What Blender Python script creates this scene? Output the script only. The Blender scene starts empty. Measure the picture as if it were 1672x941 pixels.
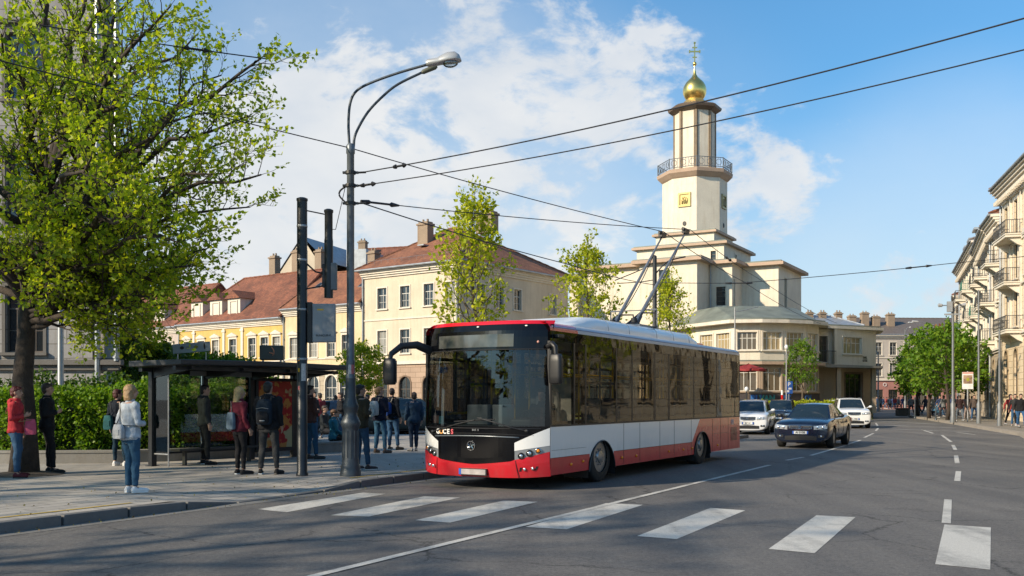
import bpy, bmesh, math, random
from mathutils import Vector, Matrix, noise as mnoise
random.seed(7)
R = math.radians
F = 1568.0; HC = 1.6; HZ = 652.0; CX = 836.0
col = bpy.context.scene.collection
sc = bpy.context.scene

def gp(px, py, h=0.0):
    """ground point (height h) seen at a pixel of the survey photograph"""
    Y = F * (HC - h) / (py - HZ)
    return Vector(((px - CX) / F * Y, Y, h))
def xat(px, Y): return (px - CX) / F * Y
def zat(py, Y): return HC + (HZ - py) / F * Y

# ---------------------------------------------------------------- materials
MATS = {}
def _new(name):
    m = bpy.data.materials.new(name); m.use_nodes = True
    nt = m.node_tree
    return m, nt, nt.nodes['Principled BSDF']
def N(nt, t, **kw):
    n = nt.nodes.new(t)
    for k, v in kw.items():
        if k in ('operation', 'blend_type', 'data_type', 'distance', 'feature', 'wave_type', 'bands_direction', 'noise_dimensions', 'offset', 'offset_frequency'): setattr(n, k, v)
        else: n.inputs[k].default_value = v
    return n
def L(nt, a, b): nt.links.new(a, b)
def c4(c): return (c[0], c[1], c[2], 1)
def mixc(nt, fac, a, b, mode='MIX'):
    n = nt.nodes.new('ShaderNodeMix'); n.data_type = 'RGBA'; n.blend_type = mode
    for s, v in ((n.inputs[0], fac), (n.inputs[6], a), (n.inputs[7], b)):
        if hasattr(v, 'links'): L(nt, v, s)
        else: s.default_value = v if isinstance(v, (int, float)) else c4(v)
    return n.outputs[2]
def ramp(nt, src, p0, p1, c0=(0, 0, 0), c1=(1, 1, 1)):
    n = nt.nodes.new('ShaderNodeValToRGB')
    n.color_ramp.elements[0].position = p0; n.color_ramp.elements[1].position = p1
    n.color_ramp.elements[0].color = c4(c0); n.color_ramp.elements[1].color = c4(c1)
    L(nt, src, n.inputs[0]); return n.outputs[0]
def coords(nt, kind='Object', scale=(1, 1, 1), rot=(0, 0, 0)):
    tc = nt.nodes.new('ShaderNodeTexCoord'); mp = nt.nodes.new('ShaderNodeMapping')
    mp.inputs['Scale'].default_value = scale; mp.inputs['Rotation'].default_value = rot
    L(nt, tc.outputs[kind], mp.inputs[0]); return mp.outputs[0]
def noise(nt, vec, scale, detail=4, rough=.55, out=0):
    n = N(nt, 'ShaderNodeTexNoise', Scale=scale, Detail=detail, Roughness=rough); L(nt, vec, n.inputs['Vector']); return n.outputs[out]
def bump(nt, b, h, s, d=.02):
    n = N(nt, 'ShaderNodeBump', Strength=s, Distance=d); L(nt, h, n.inputs['Height']); L(nt, n.outputs[0], b.inputs['Normal'])

def mat(name, c, rough=.6, metal=0, var=.15, vs=3.0, bs=0, bscale=60, coat=0, spec=.5, em=0):
    if name in MATS: return MATS[name]
    m, nt, b = _new(name)
    v = coords(nt)
    n1 = noise(nt, v, vs)
    d = tuple(x * (1 - var) for x in c); l = tuple(min(1, x * (1 + var)) for x in c)
    L(nt, ramp(nt, n1, .3, .7, d, l), b.inputs['Base Color'])
    b.inputs['Roughness'].default_value = rough; b.inputs['Metallic'].default_value = metal
    b.inputs['Coat Weight'].default_value = coat; b.inputs['Coat Roughness'].default_value = .04
    b.inputs['Specular IOR Level'].default_value = spec
    if em: b.inputs['Emission Color'].default_value = c4(c); b.inputs['Emission Strength'].default_value = em
    if bs: bump(nt, b, noise(nt, v, bscale, 3), bs)
    MATS[name] = m; return m

def wallmat(name, c, stain=.35, scale=1.0, joints=None, tint=(.35, .28, .2)):
    """plaster or stone: soft blotches, run-off streaks, grime near the ground, optional course joints"""
    if name in MATS: return MATS[name]
    m, nt, b = _new(name)
    v = coords(nt)
    base = ramp(nt, noise(nt, v, .45 * scale, 6, .6), .3, .72, tuple(x * .84 for x in c), tuple(min(1, x * 1.08) for x in c))
    streak = noise(nt, coords(nt, scale=(2.2, 2.2, .18)), 1.6, 5, .65)
    s = ramp(nt, streak, .5, .78)
    k = nt.nodes.new('ShaderNodeMath'); k.operation = 'MULTIPLY'; L(nt, s, k.inputs[0]); k.inputs[1].default_value = stain
    cc = mixc(nt, k.outputs[0], base, tuple(x * y * 1.5 for x, y in zip(c, tint)))
    sp = ramp(nt, noise(nt, v, 14, 5, .7), .3, .75, (.88, .88, .88), (1.06, 1.06, 1.06))
    cc = mixc(nt, 1.0, cc, sp, 'MULTIPLY')
    h = noise(nt, v, 30, 4)
    if joints:
        br = N(nt, 'ShaderNodeTexBrick', Scale=1.0); L(nt, coords(nt, 'UV'), br.inputs['Vector'])
        br.inputs['Brick Width'].default_value = joints[0]; br.inputs['Row Height'].default_value = joints[1]
        br.inputs['Mortar Size'].default_value = .018; br.inputs['Mortar Smooth'].default_value = .3
        br.inputs['Color1'].default_value = (1, 1, 1, 1); br.inputs['Color2'].default_value = (.86, .86, .86, 1); br.inputs['Mortar'].default_value = (.45, .43, .4, 1)
        cc = mixc(nt, 1.0, cc, br.outputs[0], 'MULTIPLY')
    L(nt, cc, b.inputs['Base Color']); b.inputs['Roughness'].default_value = .85
    bump(nt, b, h, .25)
    MATS[name] = m; return m

def tilemat(name, c, c2):
    if name in MATS: return MATS[name]
    m, nt, b = _new(name)
    uv = coords(nt, 'UV')
    br = N(nt, 'ShaderNodeTexBrick', Scale=1.0); L(nt, uv, br.inputs['Vector'])
    br.inputs['Brick Width'].default_value = .22; br.inputs['Row Height'].default_value = .26; br.inputs['Mortar Size'].default_value = .02
    br.inputs['Mortar Smooth'].default_value = .5; br.inputs['Bias'].default_value = -.1
    br.inputs['Color1'].default_value = c4(c); br.inputs['Color2'].default_value = c4(c2); br.inputs['Mortar'].default_value = c4(tuple(x * .3 for x in c))
    big = ramp(nt, noise(nt, uv, .5, 6, .65), .3, .7, (.52, .50, .52), (1.3, 1.25, 1.15))
    sm = ramp(nt, noise(nt, uv, 5, 4, .7), .35, .7, (.72, .72, .74), (1.2, 1.2, 1.15))
    L(nt, mixc(nt, 1.0, mixc(nt, 1.0, br.outputs[0], big, 'MULTIPLY'), sm, 'MULTIPLY'), b.inputs['Base Color'])
    b.inputs['Roughness'].default_value = .85
    bump(nt, b, br.outputs[1], -.6, .03)
    MATS[name] = m; return m

def asphalt():
    m, nt, b = _new('asphalt')
    v = coords(nt)
    big = noise(nt, v, .22, 6, .6)
    c = ramp(nt, big, .32, .7, (.112, .108, .104), (.168, .161, .152))
    # tyre-polished bands running along the street
    br = noise(nt, coords(nt, scale=(1, .045, 1), rot=(0, 0, R(30))), 1.1, 4, .55)
    c = mixc(nt, 1.0, c, ramp(nt, br, .3, .72, (.78, .78, .8), (1.22, 1.21, 1.18)), 'MULTIPLY')
    sp = noise(nt, v, 95, 3, .8)
    c = mixc(nt, 1.0, c, ramp(nt, sp, .34, .68, (.66, .66, .68), (1.4, 1.38, 1.34)), 'MULTIPLY')
    c = mixc(nt, 1.0, c, ramp(nt, noise(nt, v, 24, 4, .85), .36, .66, (.66, .67, .69), (1.34, 1.32, 1.3)), 'MULTIPLY')
    mid = noise(nt, v, 9, 6, .75)
    c = mixc(nt, 1.0, c, ramp(nt, mid, .3, .72, (.8, .8, .81), (1.2, 1.2, 1.18)), 'MULTIPLY')
    c = mixc(nt, 1.0, c, ramp(nt, noise(nt, v, .9, 5, .6), .60, .70, (1, 1, 1), (.72, .72, .74)), 'MULTIPLY')
    vo = N(nt, 'ShaderNodeTexVoronoi', Scale=.42); vo.feature = 'DISTANCE_TO_EDGE'
    wp = nt.nodes.new('ShaderNodeMixRGB'); wp.blend_type = 'ADD'; wp.inputs[0].default_value = .5
    L(nt, v, wp.inputs[1]); L(nt, noise(nt, v, 1.6, 5, .7, 1), wp.inputs[2]); L(nt, wp.outputs[0], vo.inputs['Vector'])
    crack = ramp(nt, vo.outputs['Distance'], .0, .010, (.35, .35, .35), (1, 1, 1))
    gate = ramp(nt, noise(nt, v, .35, 2), .44, .54, (1, 1, 1), (0, 0, 0))
    c = mixc(nt, gate, mixc(nt, 1.0, c, crack, 'MULTIPLY'), c)
    L(nt, c, b.inputs['Base Color'])
    rr = ramp(nt, big, .3, .7, (.68, .68, .68), (.9, .9, .9)); L(nt, rr, b.inputs['Roughness'])
    b.inputs['Specular IOR Level'].default_value = .35
    bump(nt, b, sp, .55, .01)
    MATS['asphalt'] = m; return m

def paint(name, c=(.62, .61, .57), wear=.5):
    """road marking paint, worn through to the asphalt"""
    m, nt, b = _new(name)
    v = coords(nt)
    w0 = noise(nt, v, 3.5, 10, .85); w1 = noise(nt, coords(nt, scale=(1, .12, 1), rot=(0, 0, R(28))), 1.9, 5, .6); wm = nt.nodes.new('ShaderNodeMath'); wm.operation = 'MULTIPLY_ADD'; L(nt, w1, wm.inputs[0]); wm.inputs[1].default_value = .55; wa = nt.nodes.new('ShaderNodeMath'); wa.operation = 'MULTIPLY'; L(nt, w0, wa.inputs[0]); wa.inputs[1].default_value = .45; L(nt, wa.outputs[0], wm.inputs[2]); w = wm.outputs[0]
    k = ramp(nt, w, wear - .12, wear + .1)
    w2 = ramp(nt, noise(nt, v, 70, 3, .8), .35, .62, (.7, .7, .7), (1, 1, 1))
    k2 = mixc(nt, 1.0, c, w2, 'MULTIPLY')
    L(nt, mixc(nt, k, (.12, .12, .12), k2), b.inputs['Base Color'])
    b.inputs['Roughness'].default_value = .8
    bump(nt, b, noise(nt, v, 90, 3), .4, .01)
    MATS[name] = m; return m

def paving():
    m, nt, b = _new('paving')
    rot = (0, 0, R(-60))
    v = coords(nt, rot=rot)
    br = N(nt, 'ShaderNodeTexBrick', Scale=1.0); L(nt, v, br.inputs['Vector'])
    br.inputs['Brick Width'].default_value = .6; br.inputs['Row Height'].default_value = .3; br.inputs['Mortar Size'].default_value = .012
    br.inputs['Color1'].default_value = (.35, .33, .30, 1); br.inputs['Color2'].default_value = (.40, .375, .34, 1); br.inputs['Mortar'].default_value = (.13, .125, .115, 1)
    w = coords(nt)
    c = mixc(nt, 1.0, br.outputs[0], ramp(nt, noise(nt, w, .5, 6, .65), .3, .7, (.72, .72, .74), (1.2, 1.18, 1.14)), 'MULTIPLY')
    c = mixc(nt, 1.0, c, ramp(nt, noise(nt, w, 30, 5, .8), .3, .7, (.8, .8, .8), (1.15, 1.15, 1.15)), 'MULTIPLY')
    L(nt, c, b.inputs['Base Color']); b.inputs['Roughness'].default_value = .8
    bump(nt, b, br.outputs[1], -.12, .01)
    MATS['paving'] = m; return m

def leafmat(name, ca, cb, cc, trans=.5, var=1.0):
    m = bpy.data.materials.new(name); m.use_nodes = True; nt = m.node_tree; nt.nodes.clear()
    out = nt.nodes.new('ShaderNodeOutputMaterial'); geo = nt.nodes.new('ShaderNodeNewGeometry')
    r = nt.nodes.new('ShaderNodeValToRGB'); e = r.color_ramp.elements
    e[0].position = 0; e[0].color = c4(ca); e[1].position = 1; e[1].color = c4(cc); k = e.new(.5); k.color = c4(cb)
    L(nt, geo.outputs['Random Per Island'], r.inputs[0])
    big = ramp(nt, noise(nt, coords(nt), .9, 3), .3, .7, (.72, .74, .7), (1.25, 1.2, 1.15))
    c = mixc(nt, 1.0, r.outputs[0], big, 'MULTIPLY')
    d = nt.nodes.new('ShaderNodeBsdfPrincipled'); d.inputs['Roughness'].default_value = .48; d.inputs['Specular IOR Level'].default_value = .35; L(nt, c, d.inputs['Base Color'])
    t = nt.nodes.new('ShaderNodeBsdfTranslucent'); L(nt, mixc(nt, 1.0, c, (1.5, 1.5, .5), 'MULTIPLY'), t.inputs[0])
    mx = nt.nodes.new('ShaderNodeMixShader'); mx.inputs[0].default_value = trans
    L(nt, d.outputs[0], mx.inputs[1]); L(nt, t.outputs[0], mx.inputs[2]); L(nt, mx.outputs[0], out.inputs[0])
    MATS[name] = m; return m

def glassmat(name, tint=(.3, .32, .32), refl=.12, rough=.02, wav=0, gain=1):
    """tinted see-through pane with a fresnel mirror on top"""
    m = bpy.data.materials.new(name); m.use_nodes = True; nt = m.node_tree; nt.nodes.clear()
    out = nt.nodes.new('ShaderNodeOutputMaterial')
    t = nt.nodes.new('ShaderNodeBsdfTransparent'); t.inputs[0].default_value = c4(tint)
    g = nt.nodes.new('ShaderNodeBsdfGlossy'); g.inputs['Roughness'].default_value = rough; g.inputs[0].default_value = (.9, .93, .95, 1)
    lw = nt.nodes.new('ShaderNodeFresnel'); lw.inputs[0].default_value = 1.55
    a = nt.nodes.new('ShaderNodeMath'); a.operation = 'ADD'; a.use_clamp = True; a.inputs[1].default_value = refl; L(nt, lw.outputs[0], a.inputs[0])
    if wav:
        bp = N(nt, 'ShaderNodeBump', Strength=wav, Distance=.05); L(nt, noise(nt, coords(nt), 1.3, 2), bp.inputs['Height'])
        L(nt, bp.outputs[0], g.inputs['Normal'])
    mu = nt.nodes.new('ShaderNodeMath'); mu.operation = 'MULTIPLY'; mu.inputs[1].default_value = gain; L(nt, a.outputs[0], mu.inputs[0])
    mx = nt.nodes.new('ShaderNodeMixShader'); L(nt, mu.outputs[0], mx.inputs[0]); L(nt, t.outputs[0], mx.inputs[1]); L(nt, g.outputs[0], mx.inputs[2])
    L(nt, mx.outputs[0], out.inputs[0]); MATS[name] = m; return m

def panemat(name, dark=(.02, .025, .03), pale=(.32, .3, .26), p=.68):
    """house window pane: dark room or drawn curtain, by object"""
    m, nt, b = _new(name)
    oi = nt.nodes.new('ShaderNodeObjectInfo')
    k = ramp(nt, oi.outputs['Random'], p, p + .02)
    fold = N(nt, 'ShaderNodeTexWave', Scale=4.0, Distortion=1.5); L(nt, coords(nt), fold.inputs['Vector'])
    cur = mixc(nt, fold.outputs[1], pale, tuple(x * .55 for x in pale))
    L(nt, mixc(nt, k, dark, cur), b.inputs['Base Color'])
    b.inputs['Roughness'].default_value = .06; b.inputs['Specular IOR Level'].default_value = .9
    bump(nt, b, noise(nt, coords(nt), 1.5, 2), .25, .05)
    MATS[name] = m; return m

# ---------------------------------------------------------------- mesh builder
class MB:
    def __init__(s): s.v = []; s.f = []; s.m = []; s.M = None
    def add(s, vs, fs, mi=0):
        b = len(s.v)
        if s.M is not None: vs = [s.M @ Vector(p) for p in vs]
        s.v.extend([tuple(p) for p in vs])
        for k, f in enumerate(fs):
            s.f.append(tuple(b + i for i in f)); s.m.append(mi if isinstance(mi, int) else mi[k])
        return s
    def box(s, x0, x1, y0, y1, z0, z1, mi=0):
        return s.add([(x0, y0, z0), (x1, y0, z0), (x1, y1, z0), (x0, y1, z0), (x0, y0, z1), (x1, y0, z1), (x1, y1, z1), (x0, y1, z1)],
                     [(0, 3, 2, 1), (4, 5, 6, 7), (0, 1, 5, 4), (1, 2, 6, 5), (2, 3, 7, 6), (3, 0, 4, 7)], mi)
    def quad(s, a, b, c, d, mi=0): return s.add([a, b, c, d], [(0, 1, 2, 3)], mi)
    def poly(s, pts, mi=0): return s.add(pts, [tuple(range(len(pts)))], mi)
    def prism(s, poly, z0, z1, mi=0, mtop=None):
        n = len(poly)
        vs = [(p[0], p[1], z0) for p in poly] + [(p[0], p[1], z1) for p in poly]
        fs = [tuple(range(n - 1, -1, -1)), tuple(range(n, 2 * n))] + [(i, (i + 1) % n, n + (i + 1) % n, n + i) for i in range(n)]
        return s.add(vs, fs, [mi, mi if mtop is None else mtop] + [mi] * n)
    def loft(s, rings, mi=0, cap=True, close=True):
        n = len(rings[0]); vs = [p for r in rings for p in r]; fs = []
        for k in range(len(rings) - 1):
            for i in range(n if close else n - 1):
                j = (i + 1) % n; fs.append((k * n + i, k * n + j, (k + 1) * n + j, (k + 1) * n + i))
        if cap and close:
            fs.append(tuple(range(n - 1, -1, -1))); fs.append(tuple((len(rings) - 1) * n + i for i in range(n)))
        return s.add(vs, fs, mi)
    def tube(s, pts, r, seg=8, mi=0, cap=True, fx=1.0):
        pts = [Vector(p) for p in pts]; rings = []
        rr = r if isinstance(r, (list, tuple)) else [r] * len(pts)
        up = Vector((0, 0, 1)); d0 = (pts[1] - pts[0]).normalized()
        if abs(d0.z) > .9: up = Vector((0, 1, 0))
        for i, p in enumerate(pts):
            d = (pts[min(i + 1, len(pts) - 1)] - pts[max(i - 1, 0)]).normalized()
            a = d.cross(up)
            if a.length < 1e-4: a = d.orthogonal()
            a.normalize(); b = d.cross(a).normalized(); up = -b if False else up
            rings.append([p + a * (math.cos(t) * rr[i] * fx) + b * (math.sin(t) * rr[i]) for t in [2 * math.pi * k / seg for k in range(seg)]])
        return s.loft(rings, mi, cap)
    def lathe(s, prof, cx=0, cy=0, seg=16, mi=0, ph=0):
        rings = [[(cx + r * math.cos(ph + 2 * math.pi * k / seg), cy + r * math.sin(ph + 2 * math.pi * k / seg), z) for k in range(seg)] for r, z in prof]
        return s.loft(rings, mi, True)
    def ell(s, c, r, seg=12, rings=8, mi=0):
        c = Vector(c); rs = []
        for k in range(1, rings):
            t = math.pi * k / rings
            rs.append([(c.x + r[0] * math.sin(t) * math.cos(a), c.y + r[1] * math.sin(t) * math.sin(a), c.z + r[2] * math.cos(t)) for a in [-2 * math.pi * j / seg for j in range(seg)]])
        n = seg; vs = [p for q in rs for p in q]; fs = []
        for k in range(len(rs) - 1):
            for i in range(n):
                j = (i + 1) % n; fs.append((k * n + i, k * n + j, (k + 1) * n + j, (k + 1) * n + i))
        t = len(vs); vs += [(c.x, c.y, c.z + r[2]), (c.x, c.y, c.z - r[2])]
        for i in range(n):
            j = (i + 1) % n; fs.append((t, j, i)); fs.append((t + 1, (len(rs) - 1) * n + i, (len(rs) - 1) * n + j))
        return s.add(vs, fs, mi)
    def mesh(s, name, mats, smooth=0, uv=False):
        me = bpy.data.meshes.new(name); me.from_pydata(s.v, [], s.f)
        for m in (mats if isinstance(mats, (list, tuple)) else [mats]): me.materials.append(m)
        if any(s.m): me.polygons.foreach_set('material_index', s.m)
        me.update()
        if smooth:
            me.polygons.foreach_set('use_smooth', [True] * len(s.f))
            if smooth < 180: me.set_sharp_from_angle(angle=R(smooth))
        if uv:
            ul = me.uv_layers.new(name='UVMap').data
            for p in me.polygons:
                n = p.normal; t = Vector((-n.y, n.x, 0))
                if t.length < 1e-3: t = Vector((1, 0, 0))
                t.normalize(); b = n.cross(t)
                for li in p.loop_indices:
                    q = me.vertices[me.loops[li].vertex_index].co; ul[li].uv = (q.dot(t), q.dot(b))
        return me
    def build(s, name, mats, parent=None, smooth=0, uv=False, bevel=0, recalc=False):
        me = s.mesh(name, mats, smooth, uv)
        if recalc:
            bm = bmesh.new(); bm.from_mesh(me); bmesh.ops.recalc_face_normals(bm, faces=bm.faces); bm.to_mesh(me); bm.free()
        o = bpy.data.objects.new(name, me); col.objects.link(o)
        if parent: o.parent = parent
        if bevel:
            b = o.modifiers.new('bevel', 'BEVEL'); b.width = bevel; b.segments = 2; b.limit_method = 'ANGLE'; b.angle_limit = R(40)
        return o

def link(name, me, parent=None, loc=(0, 0, 0), rz=0, rot=None):
    o = bpy.data.objects.new(name, me); col.objects.link(o)
    if parent: o.parent = parent
    o.location = loc; o.rotation_euler = rot if rot else (0, 0, rz)
    return o
def tag(o, label=None, cat=None, group=None, kind=None):
    if label: o['label'] = label
    if cat: o['category'] = cat
    if group: o['group'] = group
    if kind: o['kind'] = kind
    return o
def thing(name, label, cat, loc=(0, 0, 0), rz=0, group=None):
    o = bpy.data.objects.new(name, None); col.objects.link(o); o.empty_display_size = .2
    o.location = loc; o.rotation_euler = (0, 0, rz)
    return tag(o, label, cat, group)
def struct(o): o['kind'] = 'structure'; return o
def copy_tree(o, parent=None):
    c = o.copy(); col.objects.link(c)
    if parent: c.parent = parent
    for ch in [x for x in o.children]: copy_tree(ch, c)
    return c

def modmesh(me, mods):
    """evaluate a stack of modifiers on a mesh and return the result as plain mesh data"""
    o = bpy.data.objects.new('work', me); col.objects.link(o)
    for t, kw in mods:
        m = o.modifiers.new(t, t)
        for k, v in kw.items(): setattr(m, k, v)
    bpy.context.view_layer.update()
    dg = bpy.context.evaluated_depsgraph_get()
    out = bpy.data.meshes.new_from_object(o.evaluated_get(dg))
    bpy.data.objects.remove(o)
    return out
def remesh(mb, voxel, mats, name, noise_amp=0, noise_f=12, smooth_it=2, seed=0):
    me = mb.mesh(name + '_src', mats)
    out = modmesh(me, [('REMESH', dict(mode='VOXEL', voxel_size=voxel)), ('SMOOTH', dict(factor=.5, iterations=smooth_it))])
    out.name = name; out.materials.clear()
    for m in (mats if isinstance(mats, (list, tuple)) else [mats]): out.materials.append(m)
    if noise_amp:
        co = [v.co.copy() for v in out.vertices]; nr = [v.normal.copy() for v in out.vertices]
        for i, p in enumerate(co):
            q = Vector((p.x * noise_f + seed, p.y * noise_f, p.z * noise_f * .8))
            out.vertices[i].co = p + nr[i] * (noise_amp * (mnoise.noise(q) + .5 * mnoise.noise(q * 2.3)))
    out.polygons.foreach_set('use_smooth', [True] * len(out.polygons))
    out.update(); return out

def text_mesh(body, size, mats, depth=.004, name='lettering', bold=0, align='CENTER'):
    cu = bpy.data.curves.new('t', 'FONT'); cu.body = body; cu.size = size; cu.extrude = depth; cu.align_x = align; cu.align_y = 'CENTER'; cu.offset = bold
    o = bpy.data.objects.new('t', cu); col.objects.link(o); bpy.context.view_layer.update()
    me = bpy.data.meshes.new_from_object(o.evaluated_get(bpy.context.evaluated_depsgraph_get()))
    bpy.data.objects.remove(o); me.name = name; me.materials.clear()
    for m in (mats if isinstance(mats, (list, tuple)) else [mats]): me.materials.append(m)
    return me

# ---------------------------------------------------------------- common materials
asphalt(); paving()
paint('road_paint', (.6, .58, .53), .42); paint('yellow_paint', (.62, .42, .07), .38); paint('faded_paint', (.42, .41, .39), .5)
M_kerb = wallmat('kerb_stone', (.15, .145, .14), .2, 2)
M_conc = wallmat('concrete', (.27, .26, .24), .35, 1)
M_black = mat('black_metal', (.018, .02, .023), .38, .0, .2, 6, .1, 80)
M_dark = mat('dark_plastic', (.014, .014, .015), .45)
M_steel = mat('galvanised_steel', (.33, .34, .35), .42, .7, .15, 8)
M_pole = mat('painted_pole', (.055, .068, .08), .42, .25, .25, 5, .15, 70)
M_rubber = mat('rubber', (.018, .018, .018), .8)
M_chrome = mat('chrome', (.7, .7, .7), .15, 1)
M_white = mat('white_paint', (.72, .72, .7), .4)
M_wire = mat('wire', (.02, .02, .022), .6)
M_bark = mat('bark', (.045, .034, .026), .9, 0, .4, 7, .9, 22)
M_bark2 = mat('pale_bark', (.12, .09, .06), .9, 0, .3, 7, .6, 30)
M_pane = panemat('window_pane', p=.55)
M_paneb = panemat('old_pane', (.015, .018, .02), (.2, .18, .15), .8)
M_frame = mat('window_frame', (.55, .53, .48), .5)
M_framed = mat('dark_window_frame', (.09, .07, .055), .5)
M_trim = wallmat('cream_trim', (.73, .66, .55), .35)
M_sheet = mat('zinc_sheet', (.32, .34, .36), .45, .4, .2, 2)
M_skin = mat('skin', (.42, .25, .18), .55, 0, .08)
# ================================================================= GROUND, ROAD, PAVEMENTS
U = Vector((.49, .872)).normalized(); UN = Vector((-U.y, U.x))          # street direction, and its left normal
K0 = Vector((-4.2, 14.76))
def K(t, off=0): p = K0 + U * t + UN * off; return p
g = MB(); g.quad((-1500, -300, -.012), (1500, -300, -.012), (1500, 2500, -.012), (-1500, 2500, -.012))
struct(g.build('ground', mat('distant_ground', (.1, .1, .095), .95)))
g = MB(); g.quad((-60, -40, 0), (140, -40, 0), (140, 230, 0), (-60, 230, 0))
struct(g.build('road', MATS['asphalt']))

def kerb_h(t):
    if t < -1.2: return .13
    if t < 0: return .13 + (t + 1.2) / 1.2 * (-.115)
    if t < 1.75: return .015
    if t < 3.1: return .015 + (t - 1.75) / 1.35 * .115
    return .13
ts = [-34, -20, -12, -8, -5, -3, -1.2, -.8, -.4, 0, .6, 1.2, 1.75, 2.2, 2.65, 3.1, 4, 6, 9, 13, 20, 28.5]
g = MB()
inner = [K(t, 2.2) for t in ts]
e0, e1 = K(28.5, 2.2), K(-34, 2.2)
g.poly([(p.x, p.y, .13) for p in inner][::1] + [(-8, 40, .13), (-60, 40, .13), (-60, e1.y, .13)])
for a, b in zip(ts[:-1], ts[1:]):
    A, B, C, D = K(a, .16), K(b, .16), K(b, 2.2), K(a, 2.2)
    g.quad((A.x, A.y, kerb_h(a)), (B.x, B.y, kerb_h(b)), (C.x, C.y, .13), (D.x, D.y, .13))
for P, Q in (((-8, 40), (-60, 40)), ((e0.x, e0.y), (-8, 40))):
    g.quad((P[0], P[1], -.01), (Q[0], Q[1], -.01), (Q[0], Q[1], .13), (P[0], P[1], .13))
struct(g.build('pavement', MATS['paving']))
# kerb stones, one long course with fine joints and a lowered crossing
g = MB()
t = -34.0
while t < 28.4:
    n = min(t + .98, 28.5); h0, h1 = kerb_h(t), kerb_h(n)
    a, b, c, d = K(t + .008, 0), K(n - .008, 0), K(n - .008, .155), K(t + .008, .155)
    g.add([(a.x, a.y, -.05), (b.x, b.y, -.05), (c.x, c.y, -.05), (d.x, d.y, -.05), (a.x, a.y, h0 + .004), (b.x, b.y, h1 + .004), (c.x, c.y, h1 + .004), (d.x, d.y, h0 + .004)],
          [(4, 5, 6, 7), (0, 1, 5, 4), (1, 2, 6, 5), (2, 3, 7, 6), (3, 0, 4, 7)])
    t += 1.0
struct(g.build('kerb', M_kerb, bevel=.012))
def strip(pts, w, z, m, name, mi=0):
    """flat ribbon along a polyline"""
    g = MB(); L_, R_ = [], []
    for i, p in enumerate(pts):
        d = (Vector(pts[min(i + 1, len(pts) - 1)]) - Vector(pts[max(i - 1, 0)])).normalized(); n = Vector((-d.y, d.x)) * w / 2; p = Vector(p)
        zz = z(i) if callable(z) else z
        L_.append((p.x + n.x, p.y + n.y, zz)); R_.append((p.x - n.x, p.y - n.y, zz))
    for i in range(len(pts) - 1): g.quad(R_[i], R_[i + 1], L_[i + 1], L_[i])
    return struct(g.build(name, m))
gut = wallmat('gutter_concrete', (.19, .185, .175), .3, 3)
strip([K(t, -.14) for t in ts], .27, .004, gut, 'gutter_strip')
yt = [-34, -20, -12, -8, -5, -3, -1.6]
strip([K(t, .46) for t in yt], .07, .136, MATS['yellow_paint'], 'yellow_kerb_line')
yt = [3.3, 6, 9, 13, 20, 28]
strip([K(t, .5) for t in yt], .08, .137, MATS['yellow_paint'], 'yellow_kerb_line')

# crossing stripes
mk = MB()
for q in [[(420, 832), (468, 837), (630, 807), (592, 805)], [(540, 842), (602, 844), (752, 813), (692, 811)], [(678, 850), (735, 854), (878, 820), (822, 818)],
          [(858, 861), (925, 865), (1050, 825), (990, 822)], [(1040, 876), (1105, 881), (1217, 834), (1160, 830)], [(1255, 897), (1330, 904), (1397, 845), (1333, 842)], [(1527, 922), (1617, 931), (1618, 862), (1542, 857)]]:
    p = [gp(x, y) for x, y in q]; n = 8
    for k in range(n):
        a = p[0].lerp(p[3], k / n); b = p[1].lerp(p[2], k / n); c = p[1].lerp(p[2], (k + 1) / n); d = p[0].lerp(p[3], (k + 1) / n)
        mk.quad((a.x, a.y, .004), (b.x, b.y, .004), (c.x, c.y, .004), (d.x, d.y, .004))
for k in range(3):
    o = K(-22 + k, 0)
struct(mk.build('crossing_stripes', MATS['road_paint']))
c0, c1 = Vector(gp(515, 941).xy), Vector(gp(1257, 760).xy)
back = c0 + (c0 - c1).normalized() * 25
strip([back, c0, c0.lerp(c1, .25)], .11, .008, MATS['road_paint'], 'centre_line')
strip([c0.lerp(c1, .25), c0.lerp(c1, .5), c0.lerp(c1, .75), c1], .11, .008, MATS['road_paint'], 'centre_line')
mk = MB()
def dash(a, b, w=.11, mb=mk, z=.005):
    a, b = Vector(a), Vector(b); d = (b - a).normalized(); n = Vector((-d.y, d.x)) * w / 2
    mb.quad((a.x - n.x, a.y - n.y, z), (b.x - n.x, b.y - n.y, z), (b.x + n.x, b.y + n.y, z), (a.x + n.x, a.y + n.y, z))
for (a, b) in [((1284, 752), (1312, 747)), ((1324, 744), (1380, 728)), ((1384, 726), (1405, 719)), ((1411, 715), (1426, 708)), ((1430, 704), (1434, 699)), ((1433, 696), (1430, 691)),
               ((1545, 855), (1548, 816)), ((1563, 786), (1565, 770)), ((1563, 757), (1561, 744)), ((1560, 735), (1556, 727)), ((1553, 722), (1538, 711)), ((1524, 708), (1505, 702)), ((1562, 706), (1592, 710))]:
    dash(gp(*a).xy, gp(*b).xy)
for k in range(1, 7):   # lines behind the viewer, same spacing
    p = Vector((5.6, 12.3)) - U * (k * 4.2 + 2); dash(p, p + U * 2)
struct(mk.build('lane_dashes', MATS['road_paint']))
mk = MB()
for k in range(6):
    y = 688 + k * 3.2
    a, b = gp(1432 + k * 6, y), gp(1530 + k * 16, y + 5)
    if k % 2 == 0: dash(a.xy, b.xy, .45, mk)
struct(mk.build('far_crossing_stripes', MATS['faded_paint']))

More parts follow.
